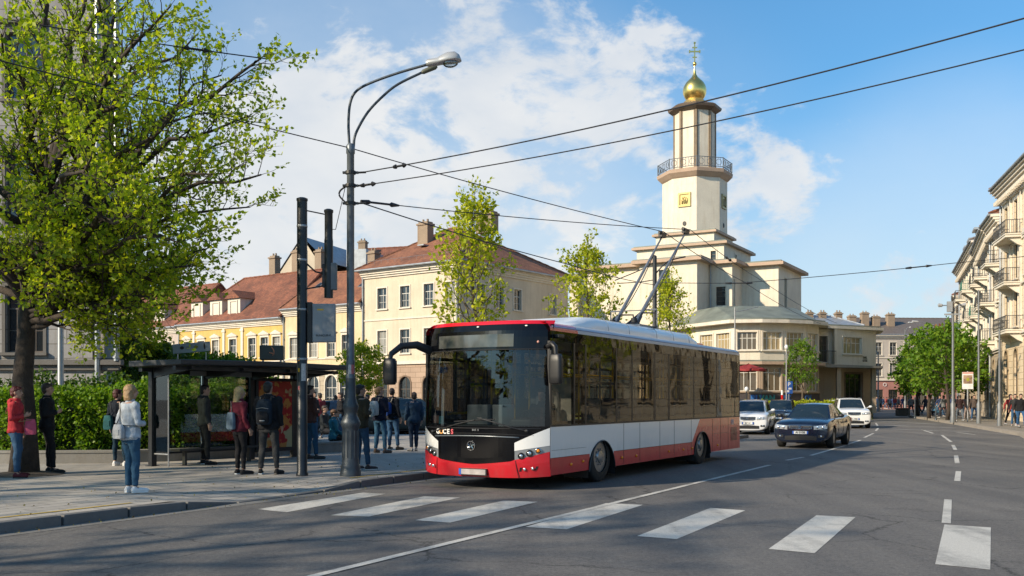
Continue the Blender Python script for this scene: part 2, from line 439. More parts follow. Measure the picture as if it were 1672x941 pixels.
# right pavement
rk = [(3.5, -30), (6.2, -5), (9, 10), (13.2, 22), (22.3, 41.8), (28.2, 61), (31.5, 72), (35, 84), (37.6, 88.5), (41, 90.5), (50, 110), (66, 140)]
g = MB(); g.poly([(x, y, .13) for x, y in rk] + [(110, 140, .13), (90, -30, .13)])
for a, b in zip(rk[:-1], rk[1:]): g.quad((a[0], a[1], -.01), (b[0], b[1], -.01), (b[0], b[1], .13), (a[0], a[1], .13))
struct(g.build('pavement', wallmat('light_paving', (.23, .205, .17), .2, 2)))
g = MB()
for a, b in zip(rk[:-1], rk[1:]):
    A, B = Vector(a), Vector(b); d = (B - A).normalized(); n = Vector((-d.y, d.x)) * .2
    g.add([(A.x + n.x, A.y + n.y, -.02), (B.x + n.x, B.y + n.y, -.02), (B.x, B.y, -.02), (A.x, A.y, -.02), (A.x + n.x, A.y + n.y, .14), (B.x + n.x, B.y + n.y, .14), (B.x - n.x, B.y - n.y, .14), (A.x - n.x, A.y - n.y, .14)],
          [(4, 7, 6, 5), (0, 4, 5, 1), (1, 5, 6, 2), (3, 2, 6, 7), (0, 3, 7, 4)])
struct(g.build('kerb', wallmat('light_kerb', (.33, .29, .24), .2, 2)))

# raised ground with lawn in front of the church
def terr(pts, z, slope, name, m1, m2):
    n = len(pts); cx = sum(p[0] for p in pts) / n; cy = sum(p[1] for p in pts) / n
    ins = []
    for p in pts:
        v = Vector((cx - p[0], cy - p[1])).normalized() * slope; ins.append((p[0] + v.x, p[1] + v.y))
    g = MB(); g.poly([(x, y, z) for x, y in ins], 1)
    for i in range(n):
        j = (i + 1) % n; g.quad((*pts[i], -.01), (*pts[j], -.01), (*ins[j], z), (*ins[i], z), 0)
    return struct(g.build(name, [m1, m2]))
lawn = mat('lawn', (.14, .17, .035), .9, 0, .35, 1.5, .6, 60)
terr([(10, 69), (15, 64), (20.5, 63.5), (23.2, 67), (28.4, 75.5), (32.4, 86), (33, 98), (28, 118), (0, 122), (-3, 100), (3, 84)], 1.3, 3.6, 'lawn', lawn, wallmat('terrace_paving', (.24, .22, .19), .2))

# ================================================================= BUILDINGS
WIN = {}
def window_mesh(w, h, style, trim, frame, pane, ped='none'):
    key = (round(w, 2), round(h, 2), style, trim.name, frame.name, pane.name, ped)
    if key in WIN: return WIN[key]
    g = MB(); e = .11; x = w / 2
    if style == 'arch':
        n = 10; r = x; zc = h - r
        for s in (-1, 1):      # spandrels close the square hole
            for k in range(n // 2 + 1):
                a0, a1 = math.pi / 2 * k / (n // 2 + 1), math.pi / 2 * (k + 1) / (n // 2 + 1)
                p0, p1 = (s * r * math.cos(a0), zc + r * math.sin(a0)), (s * r * math.cos(a1), zc + r * math.sin(a1))
                q = [(p0[0], -.004, p0[1]), (s * r, -.004, p0[1]), (s * r, -.004, h) if k == n // 2 else (s * r, -.004, p1[1]), (p1[0], -.004, p1[1])]
                g.poly(q if s > 0 else q[::-1])
                g.quad((p0[0], 0, p0[1]), (p1[0], 0, p1[1]), (p1[0], .2, p1[1]), (p0[0], .2, p0[1]))
                # archivolt
                o = (r + e) / r
                a = [(p0[0], -.05, p0[1]), (p0[0] * o, -.05, zc + (p0[1] - zc) * o), (p1[0] * o, -.05, zc + (p1[1] - zc) * o), (p1[0], -.05, p1[1])]
                g.poly(a if s > 0 else a[::-1])
                g.quad((p0[0], -.05, p0[1]), (p1[0], -.05, p1[1]), (p1[0], 0, p1[1]), (p0[0], 0, p0[1]))
                g.quad(a[1], a[2], (a[2][0], 0, a[2][2]), (a[1][0], 0, a[1][2]))
        for s in (-1, 1): g.box(min(s * x, s * (x + e)), max(s * x, s * (x + e)), -.05, .01, 0, zc)
    elif style != 'plain':
        for s in (-1, 1): g.box(min(s * x, s * (x + e)), max(s * x, s * (x + e)), -.045, .01, 0, h)
        g.box(-x - e, x + e, -.045, .01, h, h + e)
    g.box(-x - .16, x + .16, -.14, .03, -.1, 0)
    if ped == 'flat': g.box(-x - .22, x + .22, -.2, .0, h + .28, h + .4); g.box(-x - .1, x + .1, -.06, 0, h + .11, h + .28)
    if ped == 'tri':
        g.box(-x - .2, x + .2, -.16, .0, h + .22, h + .3); g.box(-x - .1, x + .1, -.05, 0, h + .11, h + .22)
        g.add([(-x - .26, -.18, h + .3), (x + .26, -.18, h + .3), (0, -.18, h + .62), (-x - .26, 0, h + .3), (x + .26, 0, h + .3), (0, 0, h + .62)], [(0, 1, 2), (0, 2, 5, 3), (1, 4, 5, 2), (0, 3, 4, 1)])
    fy0, fy1, f = .12, .18, .06
    for s in (-1, 1): g.box(min(s * x, s * (x - f)), max(s * x, s * (x - f)), fy0, fy1, 0, h, 1)
    g.box(-x + f, x - f, fy0, fy1, 0, f, 1); g.box(-x + f, x - f, fy0, fy1, h - f, h, 1)
    cols_ = {'cross': 2, 'arch': 2, 'plain': 2, 'grid': 3, 'wide': 4, 'shop': 3, 'slit': 1, 'tall': 2}[style]
    for k in range(1, cols_):
        xx = -x + w * k / cols_; g.box(xx - .028, xx + .028, fy0 + .005, fy1 - .005, f, h - f, 1)
    rows_ = {'cross': [.66], 'plain': [.66], 'arch': [.62], 'grid': [.35, .68], 'wide': [.66], 'shop': [.8], 'slit': [.25, .5, .75], 'tall': [.17, .33, .5, .67, .83]}[style]
    for k in rows_: g.box(-x + f, x - f, fy0 + .01, fy1 - .01, h * k - .025, h * k + .025, 1)
    if style in ('cross', 'plain', 'arch'):
        for xx in (-x / 2, x / 2): g.box(xx - .012, xx + .012, fy0 + .02, fy1 - .02, f, h * rows_[0], 1)
        g.box(-x + f, x - f, fy0 + .022, fy1 - .022, h * .33 - .012, h * .33 + .012, 1)
    a = g.mesh('window', [trim, frame])
    p = MB(); p.box(-x + .01, x - .01, .155, .165, .01, h - .01); b = p.mesh('pane', pane)
    WIN[key] = (a, b); return WIN[key]

class Building:
    def __init__(s, name, label, loc, rz, cat='building', z0=0, group=None):
        s.root = thing(name, label, cat, (loc[0], loc[1], 0), rz, group); s.w = MB(); s.z0 = z0
    def put_window(s, p0, d, u, z, spec):
        w, h, style, trim, frame, pane, ped = spec
        a, b = window_mesh(w, h, style, trim, frame, pane, ped)
        o = link('window', a, s.root, (p0[0] + d.x * u, p0[1] + d.y * u, z), math.atan2(d.y, d.x)); link('pane', b, o)
    def face(s, p0, p1, z0, z1, wins=(), mi=0, depth=.24, hole_only=False):
        """one facade with real openings; wins = (u, z, spec)"""
        P0, P1 = Vector(p0), Vector(p1); Ln = (P1 - P0).length; d = (P1 - P0).normalized(); out = Vector((d.y, -d.x))
        rects = [(u - sp[0] / 2, u + sp[0] / 2, z, z + sp[1]) for u, z, sp in wins if u - sp[0] / 2 > 0 and u + sp[0] / 2 < Ln and z > z0 - .001 and z + sp[1] < z1]
        us = sorted(set([0, Ln] + [r[0] for r in rects] + [r[1] for r in rects])); zs = sorted(set([z0, z1] + [r[2] for r in rects] + [r[3] for r in rects]))
        P = lambda u, z, dd=0: (P0.x + d.x * u - out.x * dd, P0.y + d.y * u - out.y * dd, z)
        for j in range(len(zs) - 1):
            zc = (zs[j] + zs[j + 1]) / 2; run = None
            for i in range(len(us) - 1):
                uc = (us[i] + us[i + 1]) / 2
                solid = not any(r[0] < uc < r[1] and r[2] < zc < r[3] for r in rects)
                if solid and run is None: run = us[i]
                if run is not None and (not solid or i == len(us) - 2):
                    e = us[i + 1] if solid else us[i]
                    s.w.quad(P(run, zs[j]), P(e, zs[j]), P(e, zs[j + 1]), P(run, zs[j + 1]), mi); run = None
        for a, b, c, e in rects:
            for q in ((P(a, c), P(b, c), P(b, c, depth), P(a, c, depth)), (P(b, c), P(b, e), P(b, e, depth), P(b, c, depth)), (P(b, e), P(a, e), P(a, e, depth), P(b, e, depth)), (P(a, e), P(a, c), P(a, c, depth), P(a, e, depth))):
                s.w.quad(*q, mi)
        for u, z, sp in wins:
            if u - sp[0] / 2 > 0 and u + sp[0] / 2 < Ln and z > z0 - .001 and z + sp[1] < z1: s.put_window(P0, d, u, z, sp)
    def band(s, p0, p1, z0, z1, out, name='cornice', m=None, ends=.0, steps=1):
        P0, P1 = Vector(p0), Vector(p1); d = (P1 - P0).normalized(); n = Vector((d.y, -d.x)); g = MB()
        g.M = Matrix.Translation((P0.x, P0.y, 0)) @ Matrix.Rotation(math.atan2(d.y, d.x), 4, 'Z'); Ln = (P1 - P0).length
        for k in range(steps):
            a = z0 + (z1 - z0) * k / steps; b = z0 + (z1 - z0) * (k + 1) / steps - (.0 if k == steps - 1 else .0)
            g.box(-ends * (k + 1) / steps, Ln + ends * (k + 1) / steps, -out * (k + 1) / steps, .003, a, b)
        return g.build(name, m or M_trim, s.root)
    def prism_part(s, name, poly, z0, z1, m, uv=False): g = MB(); g.prism(poly, z0, z1); return g.build(name, m, s.root, uv=uv)
    def done(s, mats, uv=False): return s.w.build('wall', mats, s.root, uv=uv)
    def pipe(s, x, y, z0, z1, r=.06, m=None, bend=None):
        g = MB(); pts = [(x, y, z0), (x, y, z1 - .5), (x, y, z1)] if not bend else [(x, y, z0), (x, y, z1 - .7), (x + bend[0], y + bend[1], z1)]
        g.tube(pts, r, 8); 
        for zz in range(int(z0) + 1, int(z1), 2): g.lathe([(r * 1.35, zz), (r * 1.35, zz + .06)], x, y, 8)
        g.build('downpipe', m or M_sheet, s.root)
    def chimney(s, x, y, z0, z1, w=.9, d=.7, m=None):
        g = MB(); g.box(x - w / 2, x + w / 2, y - d / 2, y + d / 2, z0, z1 - .25); g.box(x - w / 2 - .09, x + w / 2 + .09, y - d / 2 - .09, y + d / 2 + .09, z1 - .25, z1 - .1)
        g.box(x - w / 2 + .05, x + w / 2 - .05, y - d / 2 + .05, y + d / 2 - .05, z1 - .1, z1 + .05)
        for k in (-.22, .22): g.lathe([(.1, z1 + .05), (.09, z1 + .3)], x + k * w, y, 8)
        g.build('chimney', m or wallmat('chimney_brick', (.42, .32, .23), .3, 1, (.25, .08)), s.root, uv=True)

def hip_roof(B, x0, x1, y0, y1, z, rise, i0, i1, m, name='roof', gable=False, th=.12):
    """ridge runs along x; i0 / i1 are the hip insets at the two ends"""
    ym = (y0 + y1) / 2; g = MB()
    a, b, c, d = (x0, y0, z), (x1, y0, z), (x1, y1, z), (x0, y1, z); r0, r1 = (x0 + i0, ym, z + rise), (x1 - i1, ym, z + rise)
    for q in ((a, b, r1, r0), (b, c, r1), (c, d, r0, r1), (d, a, r0)): g.poly(list(q))
    g.poly([(x0, y0, z - th), (x0, y1, z - th), (x1, y1, z - th), (x1, y0, z - th)])
    for p, q in ((a, b), (b, c), (c, d), (d, a)): g.quad((p[0], p[1], z - th), (q[0], q[1], z - th), q, p)
    o = g.build(name, m, B.root, uv=True)
    r = MB()
    for p, q in ((r0, r1), (a, r0), (b, r1), (c, r1), (d, r0)): 
        n = max(2, int((Vector(q) - Vector(p)).length / .35)) 
        r.tube([Vector(p).lerp(Vector(q), k / n) for k in range(n + 1)], [.1 + .025 * (k % 2) for k in range(n + 1)], 6)
    r.build('ridge_tiles', m, o, uv=True)
    gt = MB()
    for p, q in ((a, b), (b, c), (c, d), (d, a)): gt.tube([(p[0], p[1], z - .1), (q[0], q[1], z - .1)], .085, 8)
    gt.build('gutter', M_sheet, B.root); return o

T_red = tilemat('red_roof_tiles', (.35, .15, .08), (.24, .10, .06))
T_brown = tilemat('brown_roof_tiles', (.29, .11, .065), (.2, .085, .055))
W_cream = wallmat('cream_plaster', (.66, .56, .42), .35); W_base = wallmat('peach_base', (.46, .33, .24), .3, 1, (1.1, .42))
W_peach = wallmat('pale_yellow_plaster', (.68, .54, .33), .35); W_yellow = wallmat('yellow_plaster', (.62, .42, .13), .35)
W_pink = wallmat('pale_pink_plaster', (.5, .42, .36), .35); W_stone = wallmat('rusticated_stone', (.5, .42, .31), .35, 1, (1.0, .4))
W_grey = wallmat('grey_stone', (.33, .32, .31), .45, 1, (1.3, .5)); W_church = wallmat('church_plaster', (.74, .67, .54), .42)
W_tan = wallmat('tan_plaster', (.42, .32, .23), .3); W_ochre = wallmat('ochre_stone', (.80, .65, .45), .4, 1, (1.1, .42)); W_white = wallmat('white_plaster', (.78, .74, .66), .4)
M_pinkeave = wallmat('pink_eaves', (.50, .36, .26), .2); M_green = mat('green_sheet_roof', (.17, .19, .16), .6, .1, .3, .7)
TRI = 'tri'; rzL = -math.atan2(.6, .8)
C = Vector((-4.1, 75))
# ---- the cream corner house with the hipped red roof
o = C + Vector((-.8, .6)) * 10.7
B = Building('corner_house', 'cream three storey corner house with hipped red tile roof behind the bus', o, rzL)
s1 = (1.05, 1.75, 'cross', M_trim, M_frame, M_pane, 'none'); s2 = (1.05, 1.95, 'cross', M_trim, M_frame, M_pane, 'none'); s3 = (1.25, 2.7, 'arch', W_base, M_framed, M_paneb, 'none')
w = [(u, 9.1, s1) for u in (2.3, 4.9, 7.5)] + [(u, 5.35, s2) for u in (2.3, 4.9, 7.5)]
B.face((0, 0), (10.7, 0), 4.5, 12.4, w + [(9.75, 9.1, s1), (9.75, 5.35, s2)]); B.face((0, 0), (10.7, 0), 0, 4.5, [(u, .75, s3) for u in (2.3, 4.9, 7.5)], 1)
ur = (2.6, 5.1, 7.6, 10.2, 12.9)
B.face((10.7, 0), (10.7, 15.3), 4.5, 12.4, [(u, z, s) for u in ur for z, s in ((9.1, s1), (5.35, s2)) if u != 10.2]); B.face((10.7, 0), (10.7, 15.3), 0, 4.5, [(u, .75, s3) for u in ur], 1)
B.face((10.7, 15.3), (0, 15.3), 0, 12.4); B.face((0, 15.3), (0, 0), 0, 12.4)
B.done([W_cream, W_base], uv=True)
for a, b in (((0, 0), (10.7, 0)), ((10.7, 0), (10.7, 15.3))):
    B.band(a, b, 4.45, 4.72, .16, 'string_course', M_trim, .16 if a == (0, 0) else 0); B.band(a, b, 8.15, 8.27, .07, 'string_course', M_trim)
    B.band(a, b, 11.75, 12.4, .5, 'cornice', M_trim, .0, 4)
hip_roof(B, -.3, 11.4, -.65, 16, 12.5, 4.3, 3.4, 7.3, T_red)
B.chimney(3.0, 4.6, 14.2, 16.9, 1.15, .8); B.chimney(-.9 + 2, 7.2, 14.6, 16.3, 1.1, .8); B.chimney(7.2, 7.9, 16.0, 17.8, 1.7, 1.0)
B.pipe(.12, -.12, 0, 12.1, .07); B.pipe(10.55, -.14, 0, 12.1, .07)
g = MB(); g.box(3.6, 4.3, 2.9, 3.7, 14.62, 14.72); rr = g.build('skylight', M_sheet, B.root)
g = MB()
for yy, zz in ((.3, 13.15), ):
    for k in range(14): g.tube([(.3 + k * .8, yy, 12.95), (.3 + k * .8, yy - .05, zz + .12)], .012, 5)
    g.tube([(.2, yy - .05, zz + .1), (10.9, yy - .05, zz + .1)], .014, 5)
g.build('snow_guard', M_steel, B.root)
for (x, z, w_, h_, m_) in ((1.0, 3.0, .35, .5, M_white), (8.7, 3.7, .8, .42, mat('blue_sign', (.03, .08, .3), .4))):
    g = MB(); g.box(x, x + w_, -.06, -.004, z, z + h_); g.build('plaque', m_, B.root)

# ---- row of older houses running to the left
def row(name, label, t0, t1, H, floors, cols_, walls, roofm, rise, z_mid, base_m, depth=10, dormers=(), chimneys=(), trim=M_trim, gf=None, i0=0, i1=0):
    o = C + Vector((-.8, .6)) * t1; W = t1 - t0
    B = Building(name, label, o, rzL)
    up, lo = [], []
    for z, sp in floors:
        for u in cols_: up.append((W - (u - t0), z, sp))
    if gf:
        for u in cols_: lo.append((W - (u - t0), gf[0], gf[1]))
    B.face((0, 0), (W, 0), z_mid, H, up); B.face((0, 0), (W, 0), 0, z_mid, lo, 1)
    B.face((W, 0), (W, depth), 0, H); B.face((W, depth), (0, depth), 0, H); B.face((0, depth), (0, 0), 0, H)
    B.done([walls, base_m], uv=True)
    B.band((0, 0), (W, 0), z_mid - .05, z_mid + .2, .15, 'string_course', trim); B.band((0, 0), (W, 0), H - .6, H, .42, 'cornice', trim, 0, 4)
    B.band((0, 0), (W, 0), z_mid + .75, z_mid + .85, .08, 'string_course', trim)
    hip_roof(B, 0.01, W - .01, -.5, depth + .4, H + .1, rise, i0, i1, roofm)
    us = sorted(W - (u - t0) for u in cols_)
    for a, b in zip(us[:-1], us[1:]):
        if b - a > 2.3: 
            g = MB(); m_ = (a + b) / 2; g.box(m_ - .16, m_ + .16, -.09, 0, z_mid + .2, H - .6); g.box(m_ - .24, m_ + .24, -.14, 0, H - .95, H - .75); g.build('pilaster', trim, B.root)
    for u, zb in dormers:
        g = MB(); x = W - (u - t0); g.box(x - .95, x + .95, .35, 3.4, H + .1, zb); 
        d_ = g.build('dormer', trim, B.root)
        r = MB(); r.add([(x - 1.15, .1, zb), (x + 1.15, .1, zb), (x, .1, zb + .8), (x - 1.15, 5, zb), (x + 1.15, 5, zb), (x, 5, zb + .8)], [(0, 1, 2), (0, 2, 5, 3), (1, 4, 5, 2), (0, 3, 4, 1)]); r.build('dormer_roof', roofm, d_, uv=True)
        a, b = window_mesh(.95, 1.35, 'cross', trim, M_frame, M_pane, 'none'); q = link('window', a, d_, (x, .32, H + .65)); link('pane', b, q)
    for cx_, cy_, z0, z1 in chimneys: B.chimney(W - (cx_ - t0), cy_, z0, z1)
    for k_ in range(int(W / 3.2)):
        u = 1.6 + k_ * 3.2; tt = .62 + .12 * math.sin(k_ * 2.1); ym = depth / 2; y = -.5 + (ym + .45) * tt; z = H + .1 + rise * tt
        if k_ % 2 == 0 and not dormers: g = MB(); sl_ = math.atan2(rise, ym + .45); g.M = Matrix.Translation((u, y, z)) @ Matrix.Rotation(sl_, 4, 'X'); g.box(-.35, .35, -.5, .5, .0, .09); g.box(-.29, .29, -.44, .44, .09, .1, 1); g.build('skylight', [M_sheet, M_dark], B.root)
    B.pipe(.1, -.12, 0, H - .1)
    return B
sp = (1.05, 1.85, 'cross', M_trim, M_frame, M_pane, TRI); spn = (1.05, 1.85, 'cross', M_trim, M_frame, M_pane, 'flat')
ga = (1.5, 2.9, 'arch', M_trim, M_frame, M_pane, 'none')
row('old_house', 'pale yellow house with tiled roof directly left of the cream corner house', 10.72, 20.9, 9.7, [(5.3, sp)], [12.7, 14.6, 16.9, 19.5], W_peach, T_red, 3.7, 4.35, W_stone, gf=(.8, ga), chimneys=[(15, 5.6, 13, 15.2)])
row('old_house', 'bright yellow house with dormers and a long brown tile roof', 20.92, 37, 9.0, [(5.5, sp)], [21.9, 23.6, 25.4, 28.3, 31, 33.3, 35.6], W_yellow, T_brown, 4.9, 4.3, W_stone, dormers=[(28.6, 11.3), (31.4, 11.3), (34.5, 11.3)], gf=(.8, ga),
    chimneys=[(22.2, 5.6, 13.6, 16), (25.3, 5.4, 13.9, 16.2), (29, 5.6, 13.9, 16)], i0=4)
row('old_house', 'faded pink house half hidden behind the big tree crown', 37.02, 54, 8.9, [(5.3, spn)], [38.6, 40.7, 42.7, 44.9, 47.1, 49.3, 51.4], W_pink, T_brown, 4.8, 4.2, W_stone, dormers=[(41, 11), (46, 11)], gf=(.8, ga))
# ---- gabled building with metal roof behind
B = Building('gabled_building', 'white gabled building with grey metal roof rising behind the tiled roofs', (-25.2, 104), -.25)
B.face((0, 0), (9, 0), 0, 15.2); B.face((9, 0), (9, 12), 0, 15.2); B.face((0, 12), (0, 0), 0, 15.2); B.w.add([(0, 0, 15.2), (5.4, 0, 15.2), (2.7, 0, 19)], [(0, 1, 2)]); B.done([W_cream])
g = MB(); g.add([(-.4, -.12, 14.9), (2.7, -.12, 19.15), (5.8, -.12, 16.2), (-.4, 12, 14.9), (2.7, 12, 19.4), (5.8, 12, 16.2), (9.4, -.12, 15.2), (9.4, 12, 15.2)], [(0, 3, 4, 1), (1, 4, 5, 2), (2, 5, 7, 6)]); g.box(6.5, 8.8, 3, 9, 15, 18)
g.build('roof', M_sheet, B.root); g = MB(); g.box(2.1, 3.3, -.05, .02, 15.6, 17.6); g.build('shutter', M_white, B.root)
B = Building('distant_house', 'distant house with brown roof and antennae above the row', (-21, 112), -.3)
B.face((0, 0), (11, 0), 0, 17); B.face((11, 0), (11, 8), 0, 17); B.face((0, 8), (0, 0), 0, 17); B.done([W_tan]); hip_roof(B, -.4, 11.4, -.4, 8.4, 17, 2.6, 2, 2, T_brown); B.chimney(3, 2, 17.5, 20.2)

# ---- grey stone building on the left
B = Building('stone_building', 'tall grey stone building with pilasters and downpipes behind the big tree', (-40, 33), 0)
W = 26.4; sA = (1.3, 2.3, 'cross', W_grey, M_framed, M_paneb, 'flat'); sB = (1.3, 2.3, 'cross', W_grey, M_framed, M_paneb, TRI)
us = [1.9 + 3.05 * k for k in range(8)]
B.face((0, 0), (W, 0), 2.85, 17.5, [(u, z, s) for u in us for z, s in ((3.2, sA), (7.6, sB), (11.9, sA))]); B.face((0, 0), (W, 0), 0, 2.85, [(u, .9, (1.1, 1.2, 'plain', W_grey, M_framed, M_paneb, 'none')) for u in us], 0)
B.face((W, 0), (W - 6.6, 14), 0, 17.5, [(u, z, sA) for u in (3, 6.5, 10) for z in (3.2, 7.6, 11.9)]); B.face((W - 6.6, 14), (0, 14), 0, 17.5); B.face((0, 14), (0, 0), 0, 17.5); B.done([W_grey], uv=True)
B.band((0, 0), (W, 0), 2.6, 2.95, .25, 'plinth_ledge', W_grey, .25, 2); B.band((W, 0), (W - 6.6, 14), 2.6, 2.95, .25, 'plinth_ledge', W_grey, 0, 2); B.band((0, 0), (W, 0), 16.8, 17.6, .7, 'cornice', W_grey, .7, 4); B.band((0, 0), (W, 0), 6.8, 7.05, .18, 'string_course', W_grey)
for u in [.35] + [3.42 + 3.05 * k for k in range(7)] + [25.3]:
    g = MB(); g.box(u - .3, u + .3, -.16, 0, 2.95, 16.8); g.box(u - .38, u + .38, -.22, 0, 2.95, 3.35); g.box(u - .38, u + .38, -.22, 0, 15.9, 16.3); g.build('pilaster', W_grey, B.root, uv=True)
B.pipe(25.85, -.2, .3, 16.8, .1, M_steel); B.pipe(26.5, -.2, 2.9, 16.8, .1, M_steel)

B = Building('stone_building', 'added shaded stone house, unseen beyond the left edge, to darken the bus windscreen reflection', (-36, -16), math.pi / 3)  # unseen house, added to give the windscreen something dark to reflect
B.face((0, 12), (0, 0), 0, 6.6); us = [2 + 3.4 * k for k in range(9)]
B.face((0, 0), (31, 0), 0, 6.6, [(u, 1.8, sA) for u in us]); B.face((31, 0), (31, 12), 0, 6.6); B.face((31, 12), (0, 12), 0, 6.6); B.done([W_grey], uv=True); B.band((0, 0), (31, 0), 6.0, 6.7, .5, 'cornice', W_grey, .3, 3)
hip_roof(B, -.4, 31.4, -.5, 12.4, 6.8, 1.6, 4, 4, T_brown)
# ---- low roofs of houses left of the church, seen over the bus
# ================================================================= CHURCH
TH = -math.pi / 6; O = Vector((17.9, 94.1))
B = Building('church', 'cream modernist church with octagonal bell tower and golden onion dome', O, TH, 'church')
g_pane = M_paneb
tallw = (.95, 3.3, 'tall', W_church, mat('grey_window_frame', (.3, .3, .3), .5), M_pane, 'none'); sq = (.85, 1.65, 'slit', W_church, M_framed, M_paneb, 'none'); lo_w = (.8, 5.2, 'slit', W_church, M_framed, M_paneb, 'none')
def slab(poly, z0, z1, name='eaves', m=None, grow=.55):
    """projecting eaves: thin pink fascia with a slightly raised sheet on top"""
    n = len(poly); cx = sum(p[0] for p in poly) / n; cy = sum(p[1] for p in poly) / n; out = []
    for i in range(n):
        a, b, c = Vector(poly[i - 1]), Vector(poly[i]), Vector(poly[(i + 1) % n])
        d1 = (b - a).normalized(); d2 = (c - b).normalized(); n1 = Vector((d1.y, -d1.x)); n2 = Vector((d2.y, -d2.x)); k = (n1 + n2) / (1 + n1.dot(n2)); out.append(b + k * grow)
    g = MB(); g.prism([tuple(p) for p in out], z0, z1, 0)
    o2 = [tuple(Vector(p) + (Vector((cx, cy)) - Vector(p)).normalized() * .22) for p in out]
    g.prism(o2, z1 + .002, z1 + .12, 1); g.prism([tuple((Vector(p) * .97 + Vector((cx, cy)) * .03)) for p in poly], z0 - .25, z0 - .002, 2)
    return g.build(name, [m or M_pinkeave, M_green, W_church], B.root)
def block(poly, z0, z1, wins={}, mi=0):
    n = len(poly)
    for i in range(n): B.face(poly[i], poly[(i + 1) % n], z0, z1, wins.get(i, []), mi)
Ht = 13.3
main = [(-.6, -12.6), (4.6, -12.6), (4.6, -9.3), (6.6, -9.3), (6.6, -6.3), (9.8, -6.3), (9.8, 2), (6.6, 2), (6.6, 6), (-7.5, 6), (-7.5, 2), (-10.5, 2), (-10.5, -6.3), (-7.2, -6.3), (-7.2, -11.2), (-.6, -11.2)]
block(main, .5, Ht, {0: [(2.3, 8.5, (1.0, 4.2, 'tall', W_church, MATS['grey_window_frame'], M_pane, 'none'))], 2: [(1.0, 9.7, sq)], 3: [(.6, 9.4, (.3, 2.6, 'slit', W_church, M_framed, M_paneb, 'none'))], 5: [(2.4, 7.2, lo_w)], 13: [(2.5, 8.5, (1.0, 4.2, 'tall', W_church, MATS['grey_window_frame'], M_pane, 'none'))]})
slab(main, Ht, Ht + .28)
s2p = [(-4.3, -4.3), (4.3, -4.3), (4.3, 4.3), (-4.3, 4.3)]; block(s2p, Ht, 15.9, {0: [(7.6, 14.0, (.5, 1.3, 'slit', W_church, M_framed, M_paneb, 'none'))], 1: [(3.6, 14, (.5, 1.3, 'slit', W_church, M_framed, M_paneb, 'none'))]}); 
s2q = [(-5.2, -6.2), (4.2, -6.2), (4.2, -4.0), (5.4, -4.0), (5.4, 4.3), (-5.2, 4.3)]
slab(s2p, 15.9, 16.12, grow=.4)
s1p = [(-2.9, -2.9), (2.9, -2.9), (2.9, 2.9), (-2.9, 2.9)]; block(s1p, 15.9, 17.3); slab(s1p, 17.3, 17.5, grow=.3)
B.pipe(4.75, -9.5, 6, Ht, .06); 
# octagonal tower
ph = R(22.5)
def octa(r): return [(r * math.cos(ph + k * math.pi / 4), r * math.sin(ph + k * math.pi / 4)) for k in range(8)]
rl = 3.13; block(octa(rl), 17.4, 22.85)
g = MB(); g.lathe([(rl + .02, 22.75), (rl + .15, 22.85), (rl + .5, 23.2), (rl + .55, 23.5), (rl + .3, 23.6)], 0, 0, 8, 0, ph); g.build('balcony_slab', M_pinkeave, B.root)
ru = 2.0; block(octa(ru), 23.5, 29.6)
for k in range(8):   # dark stone ribs on the belfry corners
    a = ph + k * math.pi / 4; g = MB(); g.M = Matrix.Rotation(a, 4, 'Z'); g.box(ru - .16, ru + .07, -.09, .09, 23.55, 29.7); g.box(ru - .2, ru - .02, .12, .2, 23.55, 29.6); g.box(ru - .2, ru - .02, -.2, -.12, 23.55, 29.6)
    g.build('rib', mat('brown_rib', (.26, .19, .12), .6), B.root)
g = MB(); g.lathe([(ru + .1, 29.45), (ru + .55, 29.72), (ru + .62, 29.95), (ru + .3, 30.12), (1.35, 30.45)], 0, 0, 8, 0, ph); g.build('belfry_eaves', mat('brown_eaves', (.13, .09, .06), .5), B.root)
gold = mat('gold_leaf', (1.0, .66, .2), .3, 1, .12, 1.5, .15, 3)
g = MB(); g.lathe([(1.3, 30.4), (1.05, 30.75), (.85, 30.95)], 0, 0, 8, 0, ph); g.build('dome_base', mat('old_gold', (.45, .33, .12), .4, .6), B.root)
g = MB(); prof = [(.78, 30.9), (.98, 31.15), (1.12, 31.5), (1.15, 31.85), (1.06, 32.25), (.85, 32.6), (.55, 32.9), (.3, 33.15), (.15, 33.45), (.08, 33.9), (.05, 34.3)]
g.lathe(prof, 0, 0, 16, 0, ph); dome = g.build('onion_dome', gold, B.root, smooth=26)
g = MB(); g.ell((0, 0, 34.45), (.2, .2, .2)); g.build('finial_ball', gold, dome, smooth=180)
g = MB(); g.M = Matrix.Rotation(R(30), 4, 'Z'); g.box(-.05, .05, -.05, .05, 34.6, 36.5); g.box(-.5, .5, -.045, .045, 35.6, 35.72); g.box(-.24, .24, -.045, .045, 36.0, 36.1)
for s in (-1, 1): g.box(s * .5 - .06, s * .5 + .06, -.05, .05, 35.52, 35.8)
g.box(-.1, .1, -.05, .05, 36.45, 36.6); g.box(-.22, .22, -.04, .04, 35.05, 35.15); g.build('cross', gold, dome)
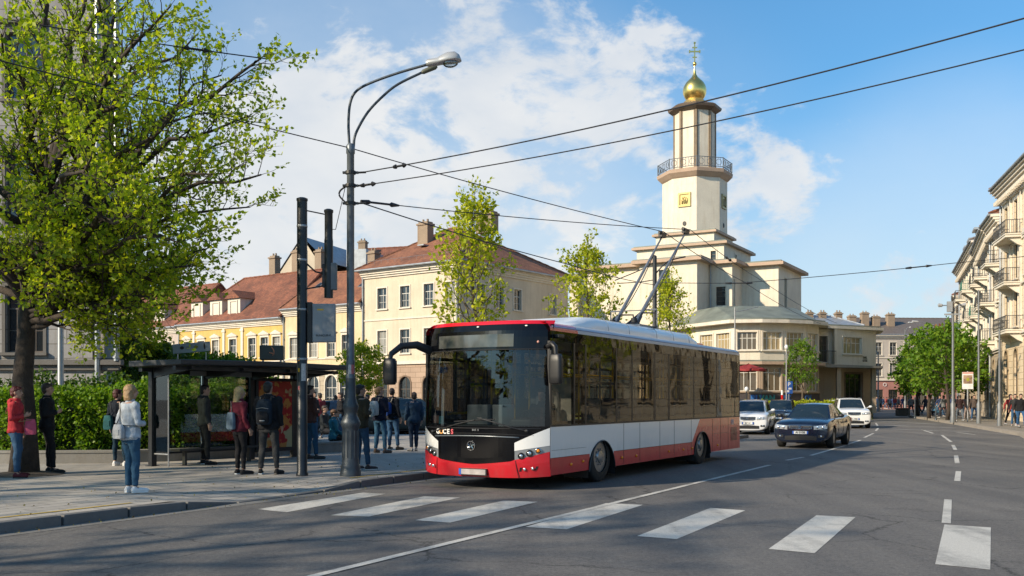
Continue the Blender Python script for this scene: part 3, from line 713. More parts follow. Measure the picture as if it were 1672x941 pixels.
# balcony railing: panels of hoops
g = MB(); rr = rl + .44
for k in range(8):
    a0 = ph + k * math.pi / 4; a1 = a0 + math.pi / 4; p0, p1 = Vector((rr * math.cos(a0), rr * math.sin(a0), 0)), Vector((rr * math.cos(a1), rr * math.sin(a1), 0))
    for z in (23.7, 24.55): g.tube([p0 + Vector((0, 0, z)), p1 + Vector((0, 0, z))], .035, 5)
    g.tube([p0 + Vector((0, 0, 23.6)), p0 + Vector((0, 0, 24.6))], .05, 5)
    for j in range(1, 10):
        q = p0.lerp(p1, j / 10); g.tube([q + Vector((0, 0, 23.7)), q + Vector((0, 0, 24.55))], .018, 4)
    for j in range(3):
        c = p0.lerp(p1, (j + .5) / 3) + Vector((0, 0, 24.12)); d = (p1 - p0).normalized()
        g.tube([c + d * (.28 * math.cos(t)) + Vector((0, 0, .28 * math.sin(t))) for t in [k2 * math.pi / 6 for k2 in range(13)]], .022, 4)
g.build('railing', mat('grey_railing', (.12, .14, .16), .5), B.root)
# gilt relief panels and little round vents
for k in (-2, 0, 2, 4):
    a = ph + (k + .5) * math.pi / 4 - math.pi / 4; n = Vector((math.cos(a), math.sin(a))); rf = rl * math.cos(math.pi / 8)
    g = MB(); g.M = Matrix.Translation((n.x * rf, n.y * rf, 0)) @ Matrix.Rotation(a + math.pi / 2, 4, 'Z')
    z0, z1, x = 19.95, 21.3, .62
    for b in ((-x, x, z0, z0 + .16), (-x, x, z1 - .16, z1), (-x, -x + .16, z0 + .16, z1 - .16), (x - .16, x, z0 + .16, z1 - .16)): g.box(b[0], b[1], -.12, .02, b[2], b[3])
    g.box(-x + .16, x - .16, -.03, .02, z0 + .16, z1 - .16)
    rp = g.build('relief_panel', mat('gilt', (.33, .26, .1), .4, .5), B.root)
    g2 = MB(); g2.M = g.M; zc = (z0 + z1) / 2
    for q in ((-.22, -.2), (.0, -.1), (.2, -.22)): g2.tube([(q[0], -.05, zc - .36), (q[0] + .04, -.08, zc + q[1] + .1), (q[0] - .02, -.06, zc + .3 + q[1] * .3)], [.09, .07, .04], 6)
    g2.tube([(-.3, -.06, zc - .1), (0, -.09, zc + .22), (.3, -.06, zc + .05)], .035, 5); g2.build('relief_figure', mat('gilt_dark', (.2, .15, .05), .4, .5), rp)
    g = MB(); g.M = g2.M; pts = [(.16 * math.cos(t), -.02, 18.35 + .2 * math.sin(t)) for t in [k2 * math.pi / 5 for k2 in range(10)]]; g.poly(pts); g.tube(pts + [pts[0]], .03, 5); g.build('vent', M_dark, B.root)
CH = B

# ---- low two storey wing wrapping the church front: world coordinates
B.done([W_church])
B = Building('parish_wing', 'curved two storey cream wing with cafe windows at the church foot', (0, 0), 0, 'building')
G0 = 1.25
wv = mat('pale_window_frame', (.6, .57, .5), .5); p_warm = panemat('warm_pane', (.1, .075, .045), (.46, .36, .2), .35)
up = lambda w_: (w_, 1.35, 'wide', M_trim, wv, p_warm, 'none'); sh = lambda w_: (w_, 1.75, 'shop', W_tan, wv, p_warm, 'none')
poly = [(13.2, 82), (14.7, 76.6), (16.75, 72.4), (18.6, 72.0), (20.5, 72.4), (22.4, 73.3), (23.9, 74.8), (25.2, 79)]
for i, (a, b) in enumerate(zip(poly[:-1], poly[1:])):
    Ln = (Vector(b) - Vector(a)).length
    if i in (0, 1): uu = [Ln * .28, Ln * .72]; w_ = Ln * .34
    else: uu = [Ln / 2]; w_ = min(2.2, Ln * .76)
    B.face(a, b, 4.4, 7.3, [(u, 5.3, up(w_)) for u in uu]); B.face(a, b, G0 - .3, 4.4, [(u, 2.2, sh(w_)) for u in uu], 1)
B.face(poly[-1], poly[0], 0, 7.3)
B.done([W_church, W_tan])
slab(poly, 7.3, 7.55, 'eaves', M_trim, .7)
slab(poly, 4.2, 4.42, 'ledge', M_pinkeave, .5)
n = len(poly); g = MB()
for i, (a, b) in enumerate(zip(poly[:-1], poly[1:])):
    A, Bv = Vector(a), Vector(b); d = (Bv - A).normalized(); nn = Vector((d.y, -d.x)) * .06
    g.quad((A.x + nn.x, A.y + nn.y, G0 - .2), (Bv.x + nn.x, Bv.y + nn.y, G0 - .2), (Bv.x + nn.x, Bv.y + nn.y, 2.02), (A.x + nn.x, A.y + nn.y, 2.02)); g.quad((A.x + nn.x, A.y + nn.y, 2.02), (Bv.x + nn.x, Bv.y + nn.y, 2.02), (Bv.x, Bv.y, 2.02), (A.x, A.y, 2.02))
pl = g.build('plinth', mat('dark_plinth', (.055, .045, .045), .6), B.root)
gm = [mat('blue_spray', (.02, .12, .35), .6), mat('teal_spray', (.03, .25, .22), .6), mat('pale_spray', (.3, .35, .4), .6)]
for (px, body, k) in ((1236, 'RU', 0), (1252, 'VAN', 1), (1272, 'EK', 0), (1300, 'OU', 0), (1321, 'a', 1)):
    i = 2 if px < 1240 else 3 if px < 1262 else 4 if px < 1285 else 5
    A, Bv = Vector(poly[i]), Vector(poly[i + 1]); d = (Bv - A).normalized(); nn = Vector((d.y, -d.x)); r_ = (px - CX) / F; u = (r_ * A.y - A.x) / (d.x - r_ * d.y); u = max(.3, min((Bv - A).length - .3, u))
    link('graffiti', text_mesh(body, .62, gm[k], .01, 'graffiti', .03), pl, (A.x + d.x * u + nn.x * .075, A.y + d.y * u + nn.y * .075, 1.65), rot=(R(90), 0, math.atan2(d.y, d.x)))
# low hipped sheet roof up to the nave
g = MB(); top = [(14.6, 84), (16.6, 78), (18.2, 77), (21.5, 77.6), (23.5, 79.5)]
pe = [Vector(p) for p in poly]
for (a, b, c, d) in ((0, 1, 1, 0), (1, 2, 1, 1), (2, 3, 2, 1), (3, 4, 2, 2), (4, 5, 3, 2), (5, 6, 3, 3), (6, 7, 4, 3)):
    q = [(*pe[a], 7.68), (*pe[b], 7.68), (*top[c], 9.1)] + ([(*top[d], 9.1)] if c != d else []); g.poly(q)
g.poly([(*t_, 9.1) for t_ in top]); g.build('roof', M_green, B.root)
# east block with the deep canopy
B = Building('canopy_building', 'cream two storey building with deep flat canopy over its entrance', (0, 0), 0, 'building')
p2 = [(24.2, 77.2), (26.0, 78.0), (26.0, 77.4), (30.4, 80.2), (31.6, 84), (26, 90), (23, 84)]
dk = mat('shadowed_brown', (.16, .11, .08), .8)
B.face(p2[0], p2[1], 4.2, 7.3, [(.95, 4.6, (1.1, 2.1, 'cross', M_trim, M_framed, M_paneb, 'none'))]); B.face(p2[1], p2[2], 4.2, 7.3); Ln = (Vector(p2[3]) - Vector(p2[2])).length
B.face(p2[2], p2[3], 4.2, 7.3, [(Ln * .42, 5.3, up(2.3))]); B.face(p2[3], p2[4], 4.2, 7.3, [(1.6, 5.3, up(1.1))]); B.face(p2[4], p2[5], 0, 7.3); B.face(p2[5], p2[6], 0, 7.3); B.face(p2[6], p2[0], 0, 7.3)
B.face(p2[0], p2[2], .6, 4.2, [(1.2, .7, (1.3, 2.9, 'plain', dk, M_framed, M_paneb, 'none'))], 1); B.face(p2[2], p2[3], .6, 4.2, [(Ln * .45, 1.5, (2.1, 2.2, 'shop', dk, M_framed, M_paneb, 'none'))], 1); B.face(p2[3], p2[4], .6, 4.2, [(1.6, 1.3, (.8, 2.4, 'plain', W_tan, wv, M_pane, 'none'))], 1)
B.done([W_church, W_tan])
g = MB(); g.M = None
g.poly([(23.3, 74.6, 4.35), (29.7, 76.9, 4.22), (31.2, 81.2, 4.22), (26.6, 80, 4.5)]); g.poly([(23.3, 74.6, 4.12), (26.6, 80, 4.2), (31.2, 81.2, 4.08), (29.7, 76.9, 4.08)])
for a, b in (((23.3, 74.6), (29.7, 76.9)), ((29.7, 76.9), (31.2, 81.2))): g.quad((*a, 4.1), (*b, 4.08), (*b, 4.24), (*a, 4.36))
g.build('canopy', mat('grey_canopy', (.23, .21, .19), .5), B.root)
for p in ((25.9, 76.2), (29.2, 77.6)):
    g = MB(); g.box(p[0] - .17, p[0] + .17, p[1] - .17, p[1] + .17, .5, 4.1); g.build('column', W_tan, B.root)
slab([p2[0], p2[1], p2[3], p2[4], p2[5], p2[6]], 7.3, 7.52, 'eaves', M_trim, .6)
g = MB()
for k in range(14): x = 24.15 + k * .14; y = 76.15 + k * .065; g.tube([(x, y, 4.45), (x, y, 5.45)], .014, 4)
g.tube([(24.15, 76.15, 5.45), (26.0, 77.0, 5.45)], .03, 5); g.build('railing', M_black, B.root)
link('lettering', text_mesh('EVEL\nEFTIT', .26, M_dark, .01), B.root, (29.2, 79.4, 5.0 - .1), rot=(R(90), 0, R(32.5)))

# ---- pale terrace at the end of the street
B = Building('end_house', 'pale grey three storey house with pink shop front closing the far street', (53.4, 150), .06)
W = 24; e1 = (1.1, 2.0, 'cross', M_trim, M_frame, M_pane, 'none'); us = [1.6 + 2.35 * k for k in range(10)]
W_far = wallmat('greyish_plaster', (.52, .46, .40), .35); W_shop = wallmat('pink_shop_front', (.42, .2, .17), .3)
B.face((0, 0), (W, 0), 4.6, 11.6, [(u, z, e1) for u in us for z in (5.2, 8.5)]); B.face((0, 0), (W, 0), 0, 4.6, [(u, .6, (1.5, 2.5, 'plain', W_shop, M_framed, M_paneb, 'none')) for u in us], 1)
B.face((W, 0), (W, 12), 0, 11.6); B.face((W, 12), (0, 12), 0, 11.6); B.face((0, 12), (0, 0), 0, 11.6); B.done([W_far, W_shop])
B.band((0, 0), (W, 0), 4.5, 4.8, .2, 'string_course'); B.band((0, 0), (W, 0), 8.0, 8.15, .1, 'string_course'); B.band((0, 0), (W, 0), 11.1, 11.7, .5, 'cornice', M_trim, 0, 3)
hip_roof(B, -.3, W + .3, -.5, 12.5, 11.8, 3.0, 3, 3, mat('grey_brown_sheet', (.16, .13, .11), .6, .2))
for x, z in ((.9, 14.9), (3, 15.4), (4.8, 14.8), (7.2, 15.2)): B.chimney(x, 3, 12.4, z, 1.1, 1)
B.pipe(2.6, -.1, .2, 11.2, .07)
for k, (x, t_) in enumerate(((1.5, '88'), (4.9, 'O'), (9.6, 'BAR'))): link('lettering', text_mesh(t_, .8, M_white, .01), B.root, (x, -.12, 3.85), rot=(R(90), 0, 0))
B = Building('end_house', 'lower house with grey sheet roof between the canopy building and the far terrace', (37, 118), .1)
B.face((0, 0), (6, 0), 0, 10.6, [(u, z, e1) for u in (1.5, 4) for z in (5, 7.9)]); B.face((6, 0), (6, 9), 0, 10.6); B.face((0, 9), (0, 0), 0, 10.6); B.done([W_tan]); hip_roof(B, -.4, 6.4, -.4, 9.4, 10.7, 1.6, 2.5, 2.5, M_sheet)
for x in (1, 2.7, 4.8): B.chimney(x, 3.5, 11.4, 12.6, .8, .7)

# ================================================================= RIGHT HAND ROW
bal_rail = mat('balcony_iron', (.05, .05, .048), .5); bal_green = mat('balcony_netting', (.05, .15, .11), .6)
def balcony(B, x, z, w_, dpt=1.0, m=None):
    g = MB(); g.box(x - w_ / 2, x + w_ / 2, -dpt, 0, z - .16, z); g.box(x - w_ / 2 - .05, x + w_ / 2 + .05, -dpt - .05, 0, z, z + .07)
    for s in (-1, 1):
        xx = x + s * (w_ / 2 - .3); g.add([(xx - .13, 0, z - .75), (xx + .13, 0, z - .75), (xx - .13, -dpt * .3, z - .6), (xx + .13, -dpt * .3, z - .6), (xx - .13, -dpt * .85, z - .16), (xx + .13, -dpt * .85, z - .16), (xx - .13, 0, z - .16), (xx + .13, 0, z - .16)],
                                         [(0, 1, 3, 2), (2, 3, 5, 4), (0, 2, 4, 6), (1, 7, 5, 3)])
    o = g.build('balcony', M_trim, B.root)
    r = MB(); y = -dpt + .02; x0, x1 = x - w_ / 2 + .03, x + w_ / 2 - .03
    for zz in (z + .14, z + .98): r.tube([(x0, 0, zz), (x0, y, zz), (x1, y, zz), (x1, 0, zz)], .024, 5)
    n = int(w_ / .11)
    for k in range(n + 1): xx = x0 + (x1 - x0) * k / n; r.tube([(xx, y, z + .1), (xx, y - (.06 if k % 2 else 0), z + .4), (xx, y, z + .98)], .011, 4)
    for k in range(1, int(dpt / .12)):
        for xx in (x0, x1): r.tube([(xx, y + k * .12, z + .1), (xx, y + k * .12, z + .98)], .011, 4)
    r.build('railing', m or bal_rail, o)
def right_row(name, label, far, near, H, floors, n, walls, base_m, zm, roofm, bals, D=13, out=.75, frame=M_framed):
    far, near = Vector(far), Vector(near); d = near - far; W = d.length
    B = Building(name, label, far, math.atan2(d.y, d.x)); us = [W * (k + .5) / n for k in range(n)]
    B.face((0, 0), (W, 0), zm, H, [(u, z, sp_) for z, sp_ in floors[1:] for u in us]); B.face((0, 0), (W, 0), 0, zm, [(u, floors[0][0], floors[0][1]) for u in us], 1)
    B.face((W, 0), (W, D), 0, H); B.face((W, D), (0, D), 0, H); B.face((0, D), (0, 0), 0, H); B.done([walls, base_m], uv=True)
    B.band((0, 0), (W, 0), zm - .15, zm + .15, .22, 'string_course', M_trim, 0, 2); B.band((0, 0), (W, 0), H - .9, H, out, 'cornice', M_trim, .3, 5)
    for z, sp_ in floors[2:]: B.band((0, 0), (W, 0), z - .6, z - .45, .1, 'string_course')
    g = MB()
    k = 0
    while k * .45 < W: g.box(k * .45, k * .45 + .18, -out * .75, -.02, H - 1.15, H - .9); k += 1
    g.build('dentils', M_trim, B.root)
    for a, b in zip([0] + us, us + [W]):
        m_ = (a + b) / 2; g = MB(); g.box(max(0.02, m_ - .2), min(W - .02, m_ + .2), -.1, 0, zm + .15, H - 1.2); g.build('pilaster', M_trim, B.root)
    hip_roof(B, .01, W - .01, -out - .1, D + .3, H + .12, 2.6, 1.5, 1.5, roofm)
    for (i, z, k, m_) in bals: balcony(B, us[i] if isinstance(i, int) else us[int(i)] + W / n / 2, z, k, 1.05, m_)
    B.pipe(.2, -.14, .2, H - .5, .07)
    return B
ar = (1.15, 3.1, 'arch', W_ochre, M_framed, M_paneb, 'none'); fl = (1.15, 2.35, 'cross', M_trim, M_framed, M_paneb, 'flat'); ft = (1.15, 2.35, 'cross', M_trim, M_framed, M_paneb, TRI); sm = (.8, .6, 'plain', M_trim, M_framed, M_paneb, 'none')
pA = Vector((35.2, 69)); dA = Vector((.278, .96)).normalized()
pb = pA - dA * 24
right_row('apartment_house', 'ochre stone apartment house with iron balconies nearest on the right', pA, pb, 16.6, [(1.9, ar), (6.5, fl), (9.7, ft), (12.7, fl), (15.4, (.8, .5, 'plain', M_trim, M_framed, M_paneb, 'none'))][:4], 8, W_ochre, W_ochre, 5.9, T_brown,
          [(1, 6.1, 4.2, None), (1, 9.3, 3.2, None), (1, 12.4, 4.0, None), (4, 6.1, 3.5, None), (6, 9.3, 3.5, None)])
pc = pb - dA * 26
right_row('apartment_house', 'sunlit sand coloured apartment house beside the road, out of the near right edge', pb - dA * .05, pc, 15.5, [(1.5, ar), (6.2, fl), (9.5, ft), (12.4, fl)], 9, wallmat('sand_plaster', (.58, .44, .25), .35), W_stone, 5.4, T_red, [(2, 6, 2.4, None), (6, 9.3, 3, None)])
q1 = Vector((37.1, 74.3)); right_row('apartment_house', 'narrow cream apartment house second along the right pavement', q1, pA + dA * .05, 14.9, [(1.5, ar), (6, fl), (9, ft), (11.6, fl)], 2, W_cream, W_stone, 5.2, T_brown, [(0, 5.9, 2.4, None), (0, 8.8, 2.4, None), (1, 11.4, 2.2, None)])
q2 = Vector((42.4, 87)); right_row('apartment_house', 'white apartment house with green balcony netting third along the pavement', q2, q1 + (q2 - q1).normalized() * .05, 14.8, [(1.5, ar), (5.9, fl), (8.9, ft), (11.6, fl)], 5, W_white, W_stone, 5.1, T_brown, [(1, 5.7, 2.4, None), (1, 8.7, 2.4, bal_green), (3, 11.4, 2.4, None), (4, 8.7, 2.4, None), (1, 11.4, 2.2, None)])
q3 = Vector((50.9, 109)); B = right_row('apartment_house', 'farthest cream apartment house with boxy dormers on the right', q3, q2 + (q3 - q2).normalized() * .05, 16, [(1.5, ar), (6, fl), (9.3, ft), (12.3, fl)], 8, W_white, W_stone, 5.2, mat('grey_brown_sheet', (.16, .13, .11)), [(1, 9.1, 2.4, bal_green), (3, 6, 2.4, None), (5, 12.1, 2.4, bal_green), (6, 9.1, 2.4, None), (2, 12.1, 2.4, None)])
for x in (3, 8.5, 15):
    g = MB(); g.box(x - 1, x + 1, .4, 3.6, 16.1, 18.2); dd = g.build('dormer', M_trim, B.root); g = MB(); g.box(x - 1.25, x + 1.25, .1, 3.9, 18.2, 18.4); g.build('dormer_roof', M_sheet, dd)
right_row('apartment_house', 'far terrace continuing the right street behind the green trees', (66, 142), q3 + Vector((.5, 1.2)), 13.5, [(1.5, ar), (5.5, fl), (8.4, fl)], 10, W_far, W_stone, 4.9, T_brown, [(3, 5.3, 2.2, None)])
# ================================================================= VEGETATION
M_leaf = leafmat('spring_leaf', (.16, .25, .016), (.28, .38, .022), (.46, .49, .03), .55)
M_leafy = leafmat('yellow_green_leaf', (.22, .30, .015), (.38, .43, .02), (.55, .55, .04), .45)
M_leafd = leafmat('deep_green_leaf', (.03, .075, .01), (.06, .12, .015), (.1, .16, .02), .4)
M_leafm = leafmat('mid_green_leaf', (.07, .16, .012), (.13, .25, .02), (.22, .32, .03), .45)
def rv(rng): 
    while True:
        v = Vector((rng.uniform(-1, 1), rng.uniform(-1, 1), rng.uniform(-1, 1)))
        if .05 < v.length < 1: return v.normalized()
class Leaves:
    def __init__(s, rng): s.v = []; s.f = []; s.r = rng
    def leaf(s, p, size, d=None):
        r = s.r; a = rv(r) if d is None else (d + rv(r) * .8).normalized()
        n = (rv(r) + Vector((0, 0, .7))).normalized(); b = a.cross(n)
        if b.length < .05: b = a.orthogonal()
        b.normalize(); n = a.cross(b); L_ = size * r.uniform(.7, 1.25); w = L_ * r.uniform(.3, .42); k = len(s.v)
        q = [p, p + a * L_ * .4 + b * w - n * w * .25, p + a * L_ - n * L_ * .12, p + a * L_ * .4 - b * w - n * w * .25]
        s.v.extend([tuple(x) for x in q]); s.f.append((k, k + 1, k + 2)); s.f.append((k, k + 2, k + 3))
    def build(s, name, m, parent=None):
        me = bpy.data.meshes.new(name); me.from_pydata(s.v, [], s.f); me.materials.append(m); me.polygons.foreach_set('use_smooth', [True] * len(s.f)); me.update()
        o = bpy.data.objects.new(name, me); col.objects.link(o)
        if parent: o.parent = parent
        return o
def wig(rng, a, b, n, amp, lift=0):
    a, b = Vector(a), Vector(b); L_ = (b - a).length; pts = []; off = Vector((0, 0, 0))
    for i in range(n + 1):
        t = i / n; off = off * .7 + rv(rng) * amp * L_ / n if 0 < i < n else off * (0 if i == 0 else .6)
        pts.append(a.lerp(b, t) + off + Vector((0, 0, lift * L_ * math.sin(math.pi * t))))
    return pts
def grow_tree(name, label, base, trunk, limbs, leaf_m, leaf=.09, twig=(9, 1.3, 5, .5), per=3, seed=1, bark=None, group=None, tr=(.22, .13), rl=.09, lift=.04, seg=8, step=.085, rise=.12):
    """trunk = list of points, limbs = [(start, end, radius)], twig = (side shoots per limb, length, twigs per shoot, length)"""
    rng = random.Random(seed); root = thing(name, label, 'tree', base, 0, group)
    w = MB(); lv = Leaves(rng); n = len(trunk)
    rr = [tr[0] + (tr[1] - tr[0]) * k / (n - 1) for k in range(n)]; w.tube([trunk[0] - Vector((0, 0, .1)) if isinstance(trunk[0], Vector) else Vector(trunk[0]) - Vector((0, 0, .1))] + [Vector(p) for p in trunk[1:]], [rr[0] * 1.25] + rr[1:], 12)
    w.build('trunk', bark or M_bark, root, smooth=180)
    br = MB()
    def shoot(a, b, r):
        pts = wig(rng, a, b, 4, .25, .05); br.tube(pts, [r, r * .8, r * .6, r * .4, r * .2], 4, cap=False)
        Ls = (b - a).length; m = max(2, int(Ls / step))
        for k in range(m):
            t = .15 + .85 * (k + rng.random()) / m; i = min(3, int(t * 4)); p = pts[i].lerp(pts[i + 1], t * 4 - i); d = (pts[i + 1] - pts[i]).normalized()
            for _ in range(per): lv.leaf(p + rv(rng) * leaf * .6, leaf, d * .6 + rv(rng))
    for (a, b, r) in limbs:
        a, b = Vector(a), Vector(b); Ll = (b - a).length; ns = 8; pts = wig(rng, a, b, ns, .35, lift)
        br.tube(pts, [r * (1 - .85 * k / ns) for k in range(ns + 1)], 6, cap=False)
        d0 = (b - a).normalized()
        for k in range(twig[0]):
            t = .22 + .78 * (k + rng.random() * .8) / twig[0]; t = min(t, .995); i = min(ns - 1, int(t * ns)); p = pts[i].lerp(pts[i + 1], t * ns - i)
            side = rv(rng); side = (side - d0 * side.dot(d0)).normalized(); d = (d0 * rng.uniform(.5, 1.0) + side * rng.uniform(.5, 1.0) + Vector((0, 0, rise))).normalized()
            l2 = twig[1] * rng.uniform(.6, 1.15) * (1 - .45 * t); q = p + d * l2
            pp = wig(rng, p, q, 5, .3, .03); r2 = max(.006, r * (1 - .8 * t) * .4); br.tube(pp, [r2 * (1 - .15 * j) for j in range(6)], 4, cap=False)
            for j in range(twig[2]):
                t2 = .2 + .8 * (j + rng.random() * .6) / twig[2]; i2 = min(4, int(t2 * 5)); p2 = pp[i2].lerp(pp[i2 + 1], min(1, t2 * 5 - i2)); s2 = rv(rng)
                d2 = (d * .8 + s2 * .75 + Vector((0, 0, rise))).normalized(); shoot(p2, p2 + d2 * twig[3] * rng.uniform(.6, 1.3), max(.004, r2 * .4))
        shoot(pts[-1], pts[-1] + d0 * twig[3], .006)
    br.build('branches', bark or M_bark, root, smooth=180); lv.build('crown', leaf_m, root)
    return root
def auto_tree(name, label, base, h, z0, rad, prof, leaf_m, nl=26, up=.75, seed=1, group=None, tr=(.1, .03), rl=.035, **kw):
    """leader with limbs in a spiral; prof(t) gives the crown radius factor from crown base 0 to top 1"""
    rng = random.Random(seed * 31 + 5); limbs = []
    for k in range(nl):
        t = (k + rng.random() * .7) / nl; a = k * 2.4 + rng.uniform(-.3, .3); r_ = rad * prof(t) * rng.uniform(.75, 1.1); zs = z0 * .9 + (h - z0) * t * .9
        s = Vector((0, 0, zs)); e = Vector((math.cos(a) * r_, math.sin(a) * r_, min(h, zs + r_ * up + .1))); limbs.append((s, e, rl * (1 - .6 * t)))
    limbs.append((Vector((0, 0, h * .85)), Vector((0, 0, h)), rl * .4))
    tk = wig(rng, (0, 0, 0), (0, 0, h * .93), 8, .12)
    return grow_tree(name, label, base, tk, limbs, leaf_m, seed=seed, tr=tr, group=group, **kw)

# the big tree at the left: limbs reach where the crown reaches
B0 = Vector((-9.5, 18.7, .13))
def big_limbs(rng, pts, fork):
    out = []
    for (x, y, z, zs) in pts: out.append((Vector(fork(zs)), Vector((x, y, z)), .035 + .012 * math.sqrt(x * x + y * y + (z - zs) ** 2)))
    return out
rng = random.Random(4)
rel = lambda px, py, Y: (xat(px, Y) - B0.x, Y - B0.y, zat(py, Y) - B0.z)
tgt = []
for (px, py, Y, zs) in [(px_ - (px_ - 100) * .115, py_ - 6, Y_, z_) for (px_, py_, Y_, z_) in [(452, 105, 17.4, 4.6), (462, 190, 18.6, 4.4), (425, 235, 20.5, 4.2), (458, 292, 17.2, 3.9), (452, 350, 19.2, 3.7), (385, 400, 17.8, 3.4), (365, 450, 19.8, 3.2), (330, 500, 18, 3.0), (345, 60, 19.5, 5.0),
                    (310, 15, 17, 5.2), (250, -40, 20, 5.5), (190, -60, 17.5, 5.5), (130, -120, 19.5, 5.8), (60, -140, 18.3, 5.8), (410, 140, 21.2, 4.4), (380, 310, 16, 3.9), (300, 420, 15.6, 3.5), (330, 350, 21.8, 3.8), (225, 530, 18.2, 3.0), (300, 470, 19.5, 3.1), (350, 440, 17.2, 3.2), (270, 505, 16.6, 3.0), (150, 545, 18.5, 2.9), (320, 500, 20.5, 3.0), (190, 440, 16.3, 3.5),
                    (280, 200, 15, 4.6), (210, 100, 14.6, 5.2), (260, 470, 21.8, 3.2), (150, 250, 14.2, 4.4), (60, 380, 14.8, 3.4), (90, 150, 15.2, 5), (230, 350, 14.6, 3.8), (0, 60, 15.5, 5.2), (100, 480, 16.2, 3.2), (200, 250, 22.4, 4.4), (120, 380, 22.4, 3.6)]]:
    tgt.append((*rel(px, py, Y), zs))
for k in range(12):
    a = R(100 + k * 14); r_ = rng.uniform(3.6, 5.2); tgt.append((math.cos(a) * r_, math.sin(a) * r_, rng.uniform(4.2, 9.5), rng.uniform(3, 5)))
for k in range(5):
    a = R(150 + k * 25); tgt.append((math.cos(a) * 4.3, math.sin(a) * 4.0, rng.uniform(4, 8), 3.6))
tk = [(0, 0, 0), (.02, .0, .9), (-.03, 0, 1.8), (.03, .02, 2.7), (.06, 0, 3.5), (.22, .05, 4.6), (.5, .0, 5.8), (.9, .1, 7.4)]
def fork(zs):
    for a, b in zip(tk[:-1], tk[1:]):
        if a[2] <= zs <= b[2]: t = (zs - a[2]) / (b[2] - a[2]); return tuple(a[i] + (b[i] - a[i]) * t for i in range(3))
    return tk[-1]
grow_tree('street_tree', 'large broad tree with fresh green leaves spreading over the waiting people at left', B0, tk, big_limbs(rng, tgt, fork), M_leaf, leaf=.092, twig=(15, 1.5, 6, .50), per=2, seed=3, tr=(.235, .07), lift=.05, step=.09, rise=.3)
# soil ring at its foot
g = MB(); g.lathe([(.75, .132), (.5, .17), (.25, .2)], 0, 0, 14); so = g.build('tree_pit', mat('soil', (.09, .07, .05), .95, 0, .3, 5, .8, 30)); so.location = (B0.x, B0.y, 0); struct(so)
# tall trees on the near pavement behind the viewer: their shade dapples the street and their crowns show in the windscreen
for i, (x, y, h) in enumerate(((-12.5, 4.5, 8.6), (-16.5, -4.5, 9.5), (-15.5, 10.8, 9.5))):
    auto_tree('street_tree', ('avenue tree beyond the left edge shading the crossing', 'avenue tree standing behind the viewer on the left pavement', 'avenue tree on the left pavement between the stop and the crossing')[i], (x, y, .13), h, 3.2, 3.9, lambda t: math.sin(math.pi * (.25 + .7 * t)) ** .7, M_leaf, 17, .35, seed=20 + i, tr=(.24, .05), rl=.09,
              leaf=.16, twig=(6, 1.4, 3, .55), per=2, step=.13)
for i, (x, y) in enumerate(((17.5, 19), (21, 31))): auto_tree('street_tree', ('added kerbside tree, unseen beyond the right edge, to be mirrored in the bus windows', 'second added kerbside tree, unseen beyond the right edge near the ochre house')[i], (x, y, .13), 7.5, 2.4, 2.8, lambda t: math.sin(math.pi * (.2 + .75 * t)) ** .6, M_leafy, 22, .4, seed=90 + i, tr=(.16, .04), rl=.06, leaf=.2, twig=(6, 1.1, 4, .5), per=2, step=.13)  # unseen trees, added to put green detail into the side glass reflections
# young yellow-green trees behind the bus
cone = lambda t: (1 - t) ** .6 * (.55 + .6 * min(1, t * 3)) if t > .02 else .5
for (px, top, Y, halfw, lab, sd, z0) in ((771, 318, 31, 62, 'tall young tree with yellow green leaves in front of the corner house', 5, 2.6), (958, 396, 40, 56, 'young yellow green tree standing behind the front half of the bus roof', 9, 2.6), (1092, 452, 50, 42, 'young leafy tree under the trolley poles before the church', 11, 2.4)):
    h = zat(top, Y); auto_tree('young_tree', lab, (xat(px, Y), Y, .13 if Y < 39 else 0), h, z0, halfw / F * Y, cone, M_leafy, 25, 1.5, seed=sd, tr=(.1, .025), rl=.035, leaf=.14, twig=(6, .78, 4, .4), per=2, bark=M_bark2, step=.12, lift=-.06)
h = 4.6; auto_tree('young_tree', 'small round headed tree on the lawn by the canopy building', (xat(1309, 67), 67, .9), 4.5, 1.3, 1.15, lambda t: (1 - t) ** .7 * (.5 + t * 1.6), M_leafm, 24, .9, seed=13, tr=(.07, .02), rl=.03, leaf=.16, twig=(5, .6, 3, .35), per=2, bark=M_bark2, step=.12)
# clipped street trees on the right pavement
rnd = lambda t: math.sin(math.pi * (.16 + .78 * t)) ** .55
for i, (px, Y, hh, r_, lab) in enumerate(((1547, 68, 6.4, 2.5, 'round crowned street tree closest to the tall lamp post on the right'), (1517, 73, 6.5, 2.5, 'round crowned street tree in the middle of the right clump'), (1499, 84, 5.5, 1.9, 'round crowned street tree at the far left of the right clump'), (1577, 77, 6.0, 1.8, 'green street tree against the white apartment house'), (1500, 96, 5.8, 2.2, 'green street tree farthest along the right pavement'))):
    auto_tree('street_tree', lab, (xat(px, Y), Y, .13), hh, 1.9, r_, rnd, M_leafm, 26, .3, seed=40 + i, tr=(.13, .05), rl=.05, leaf=.27, twig=(6, .9, 4, .42), per=2, step=.14, group=None)
auto_tree('garden_tree', 'copper leaved tree rising above the right street trees', (xat(1565, 118), 118, 0), 10.5, 4, 3, rnd, leafmat('copper_leaf', (.1, .03, .02), (.17, .05, .03), (.22, .08, .04), .3), 20, .4, seed=60, tr=(.2, .05), leaf=.45, twig=(5, 1.2, 3, .5), per=2, step=.2)
rng = random.Random(77); lt = Leaves(rng)
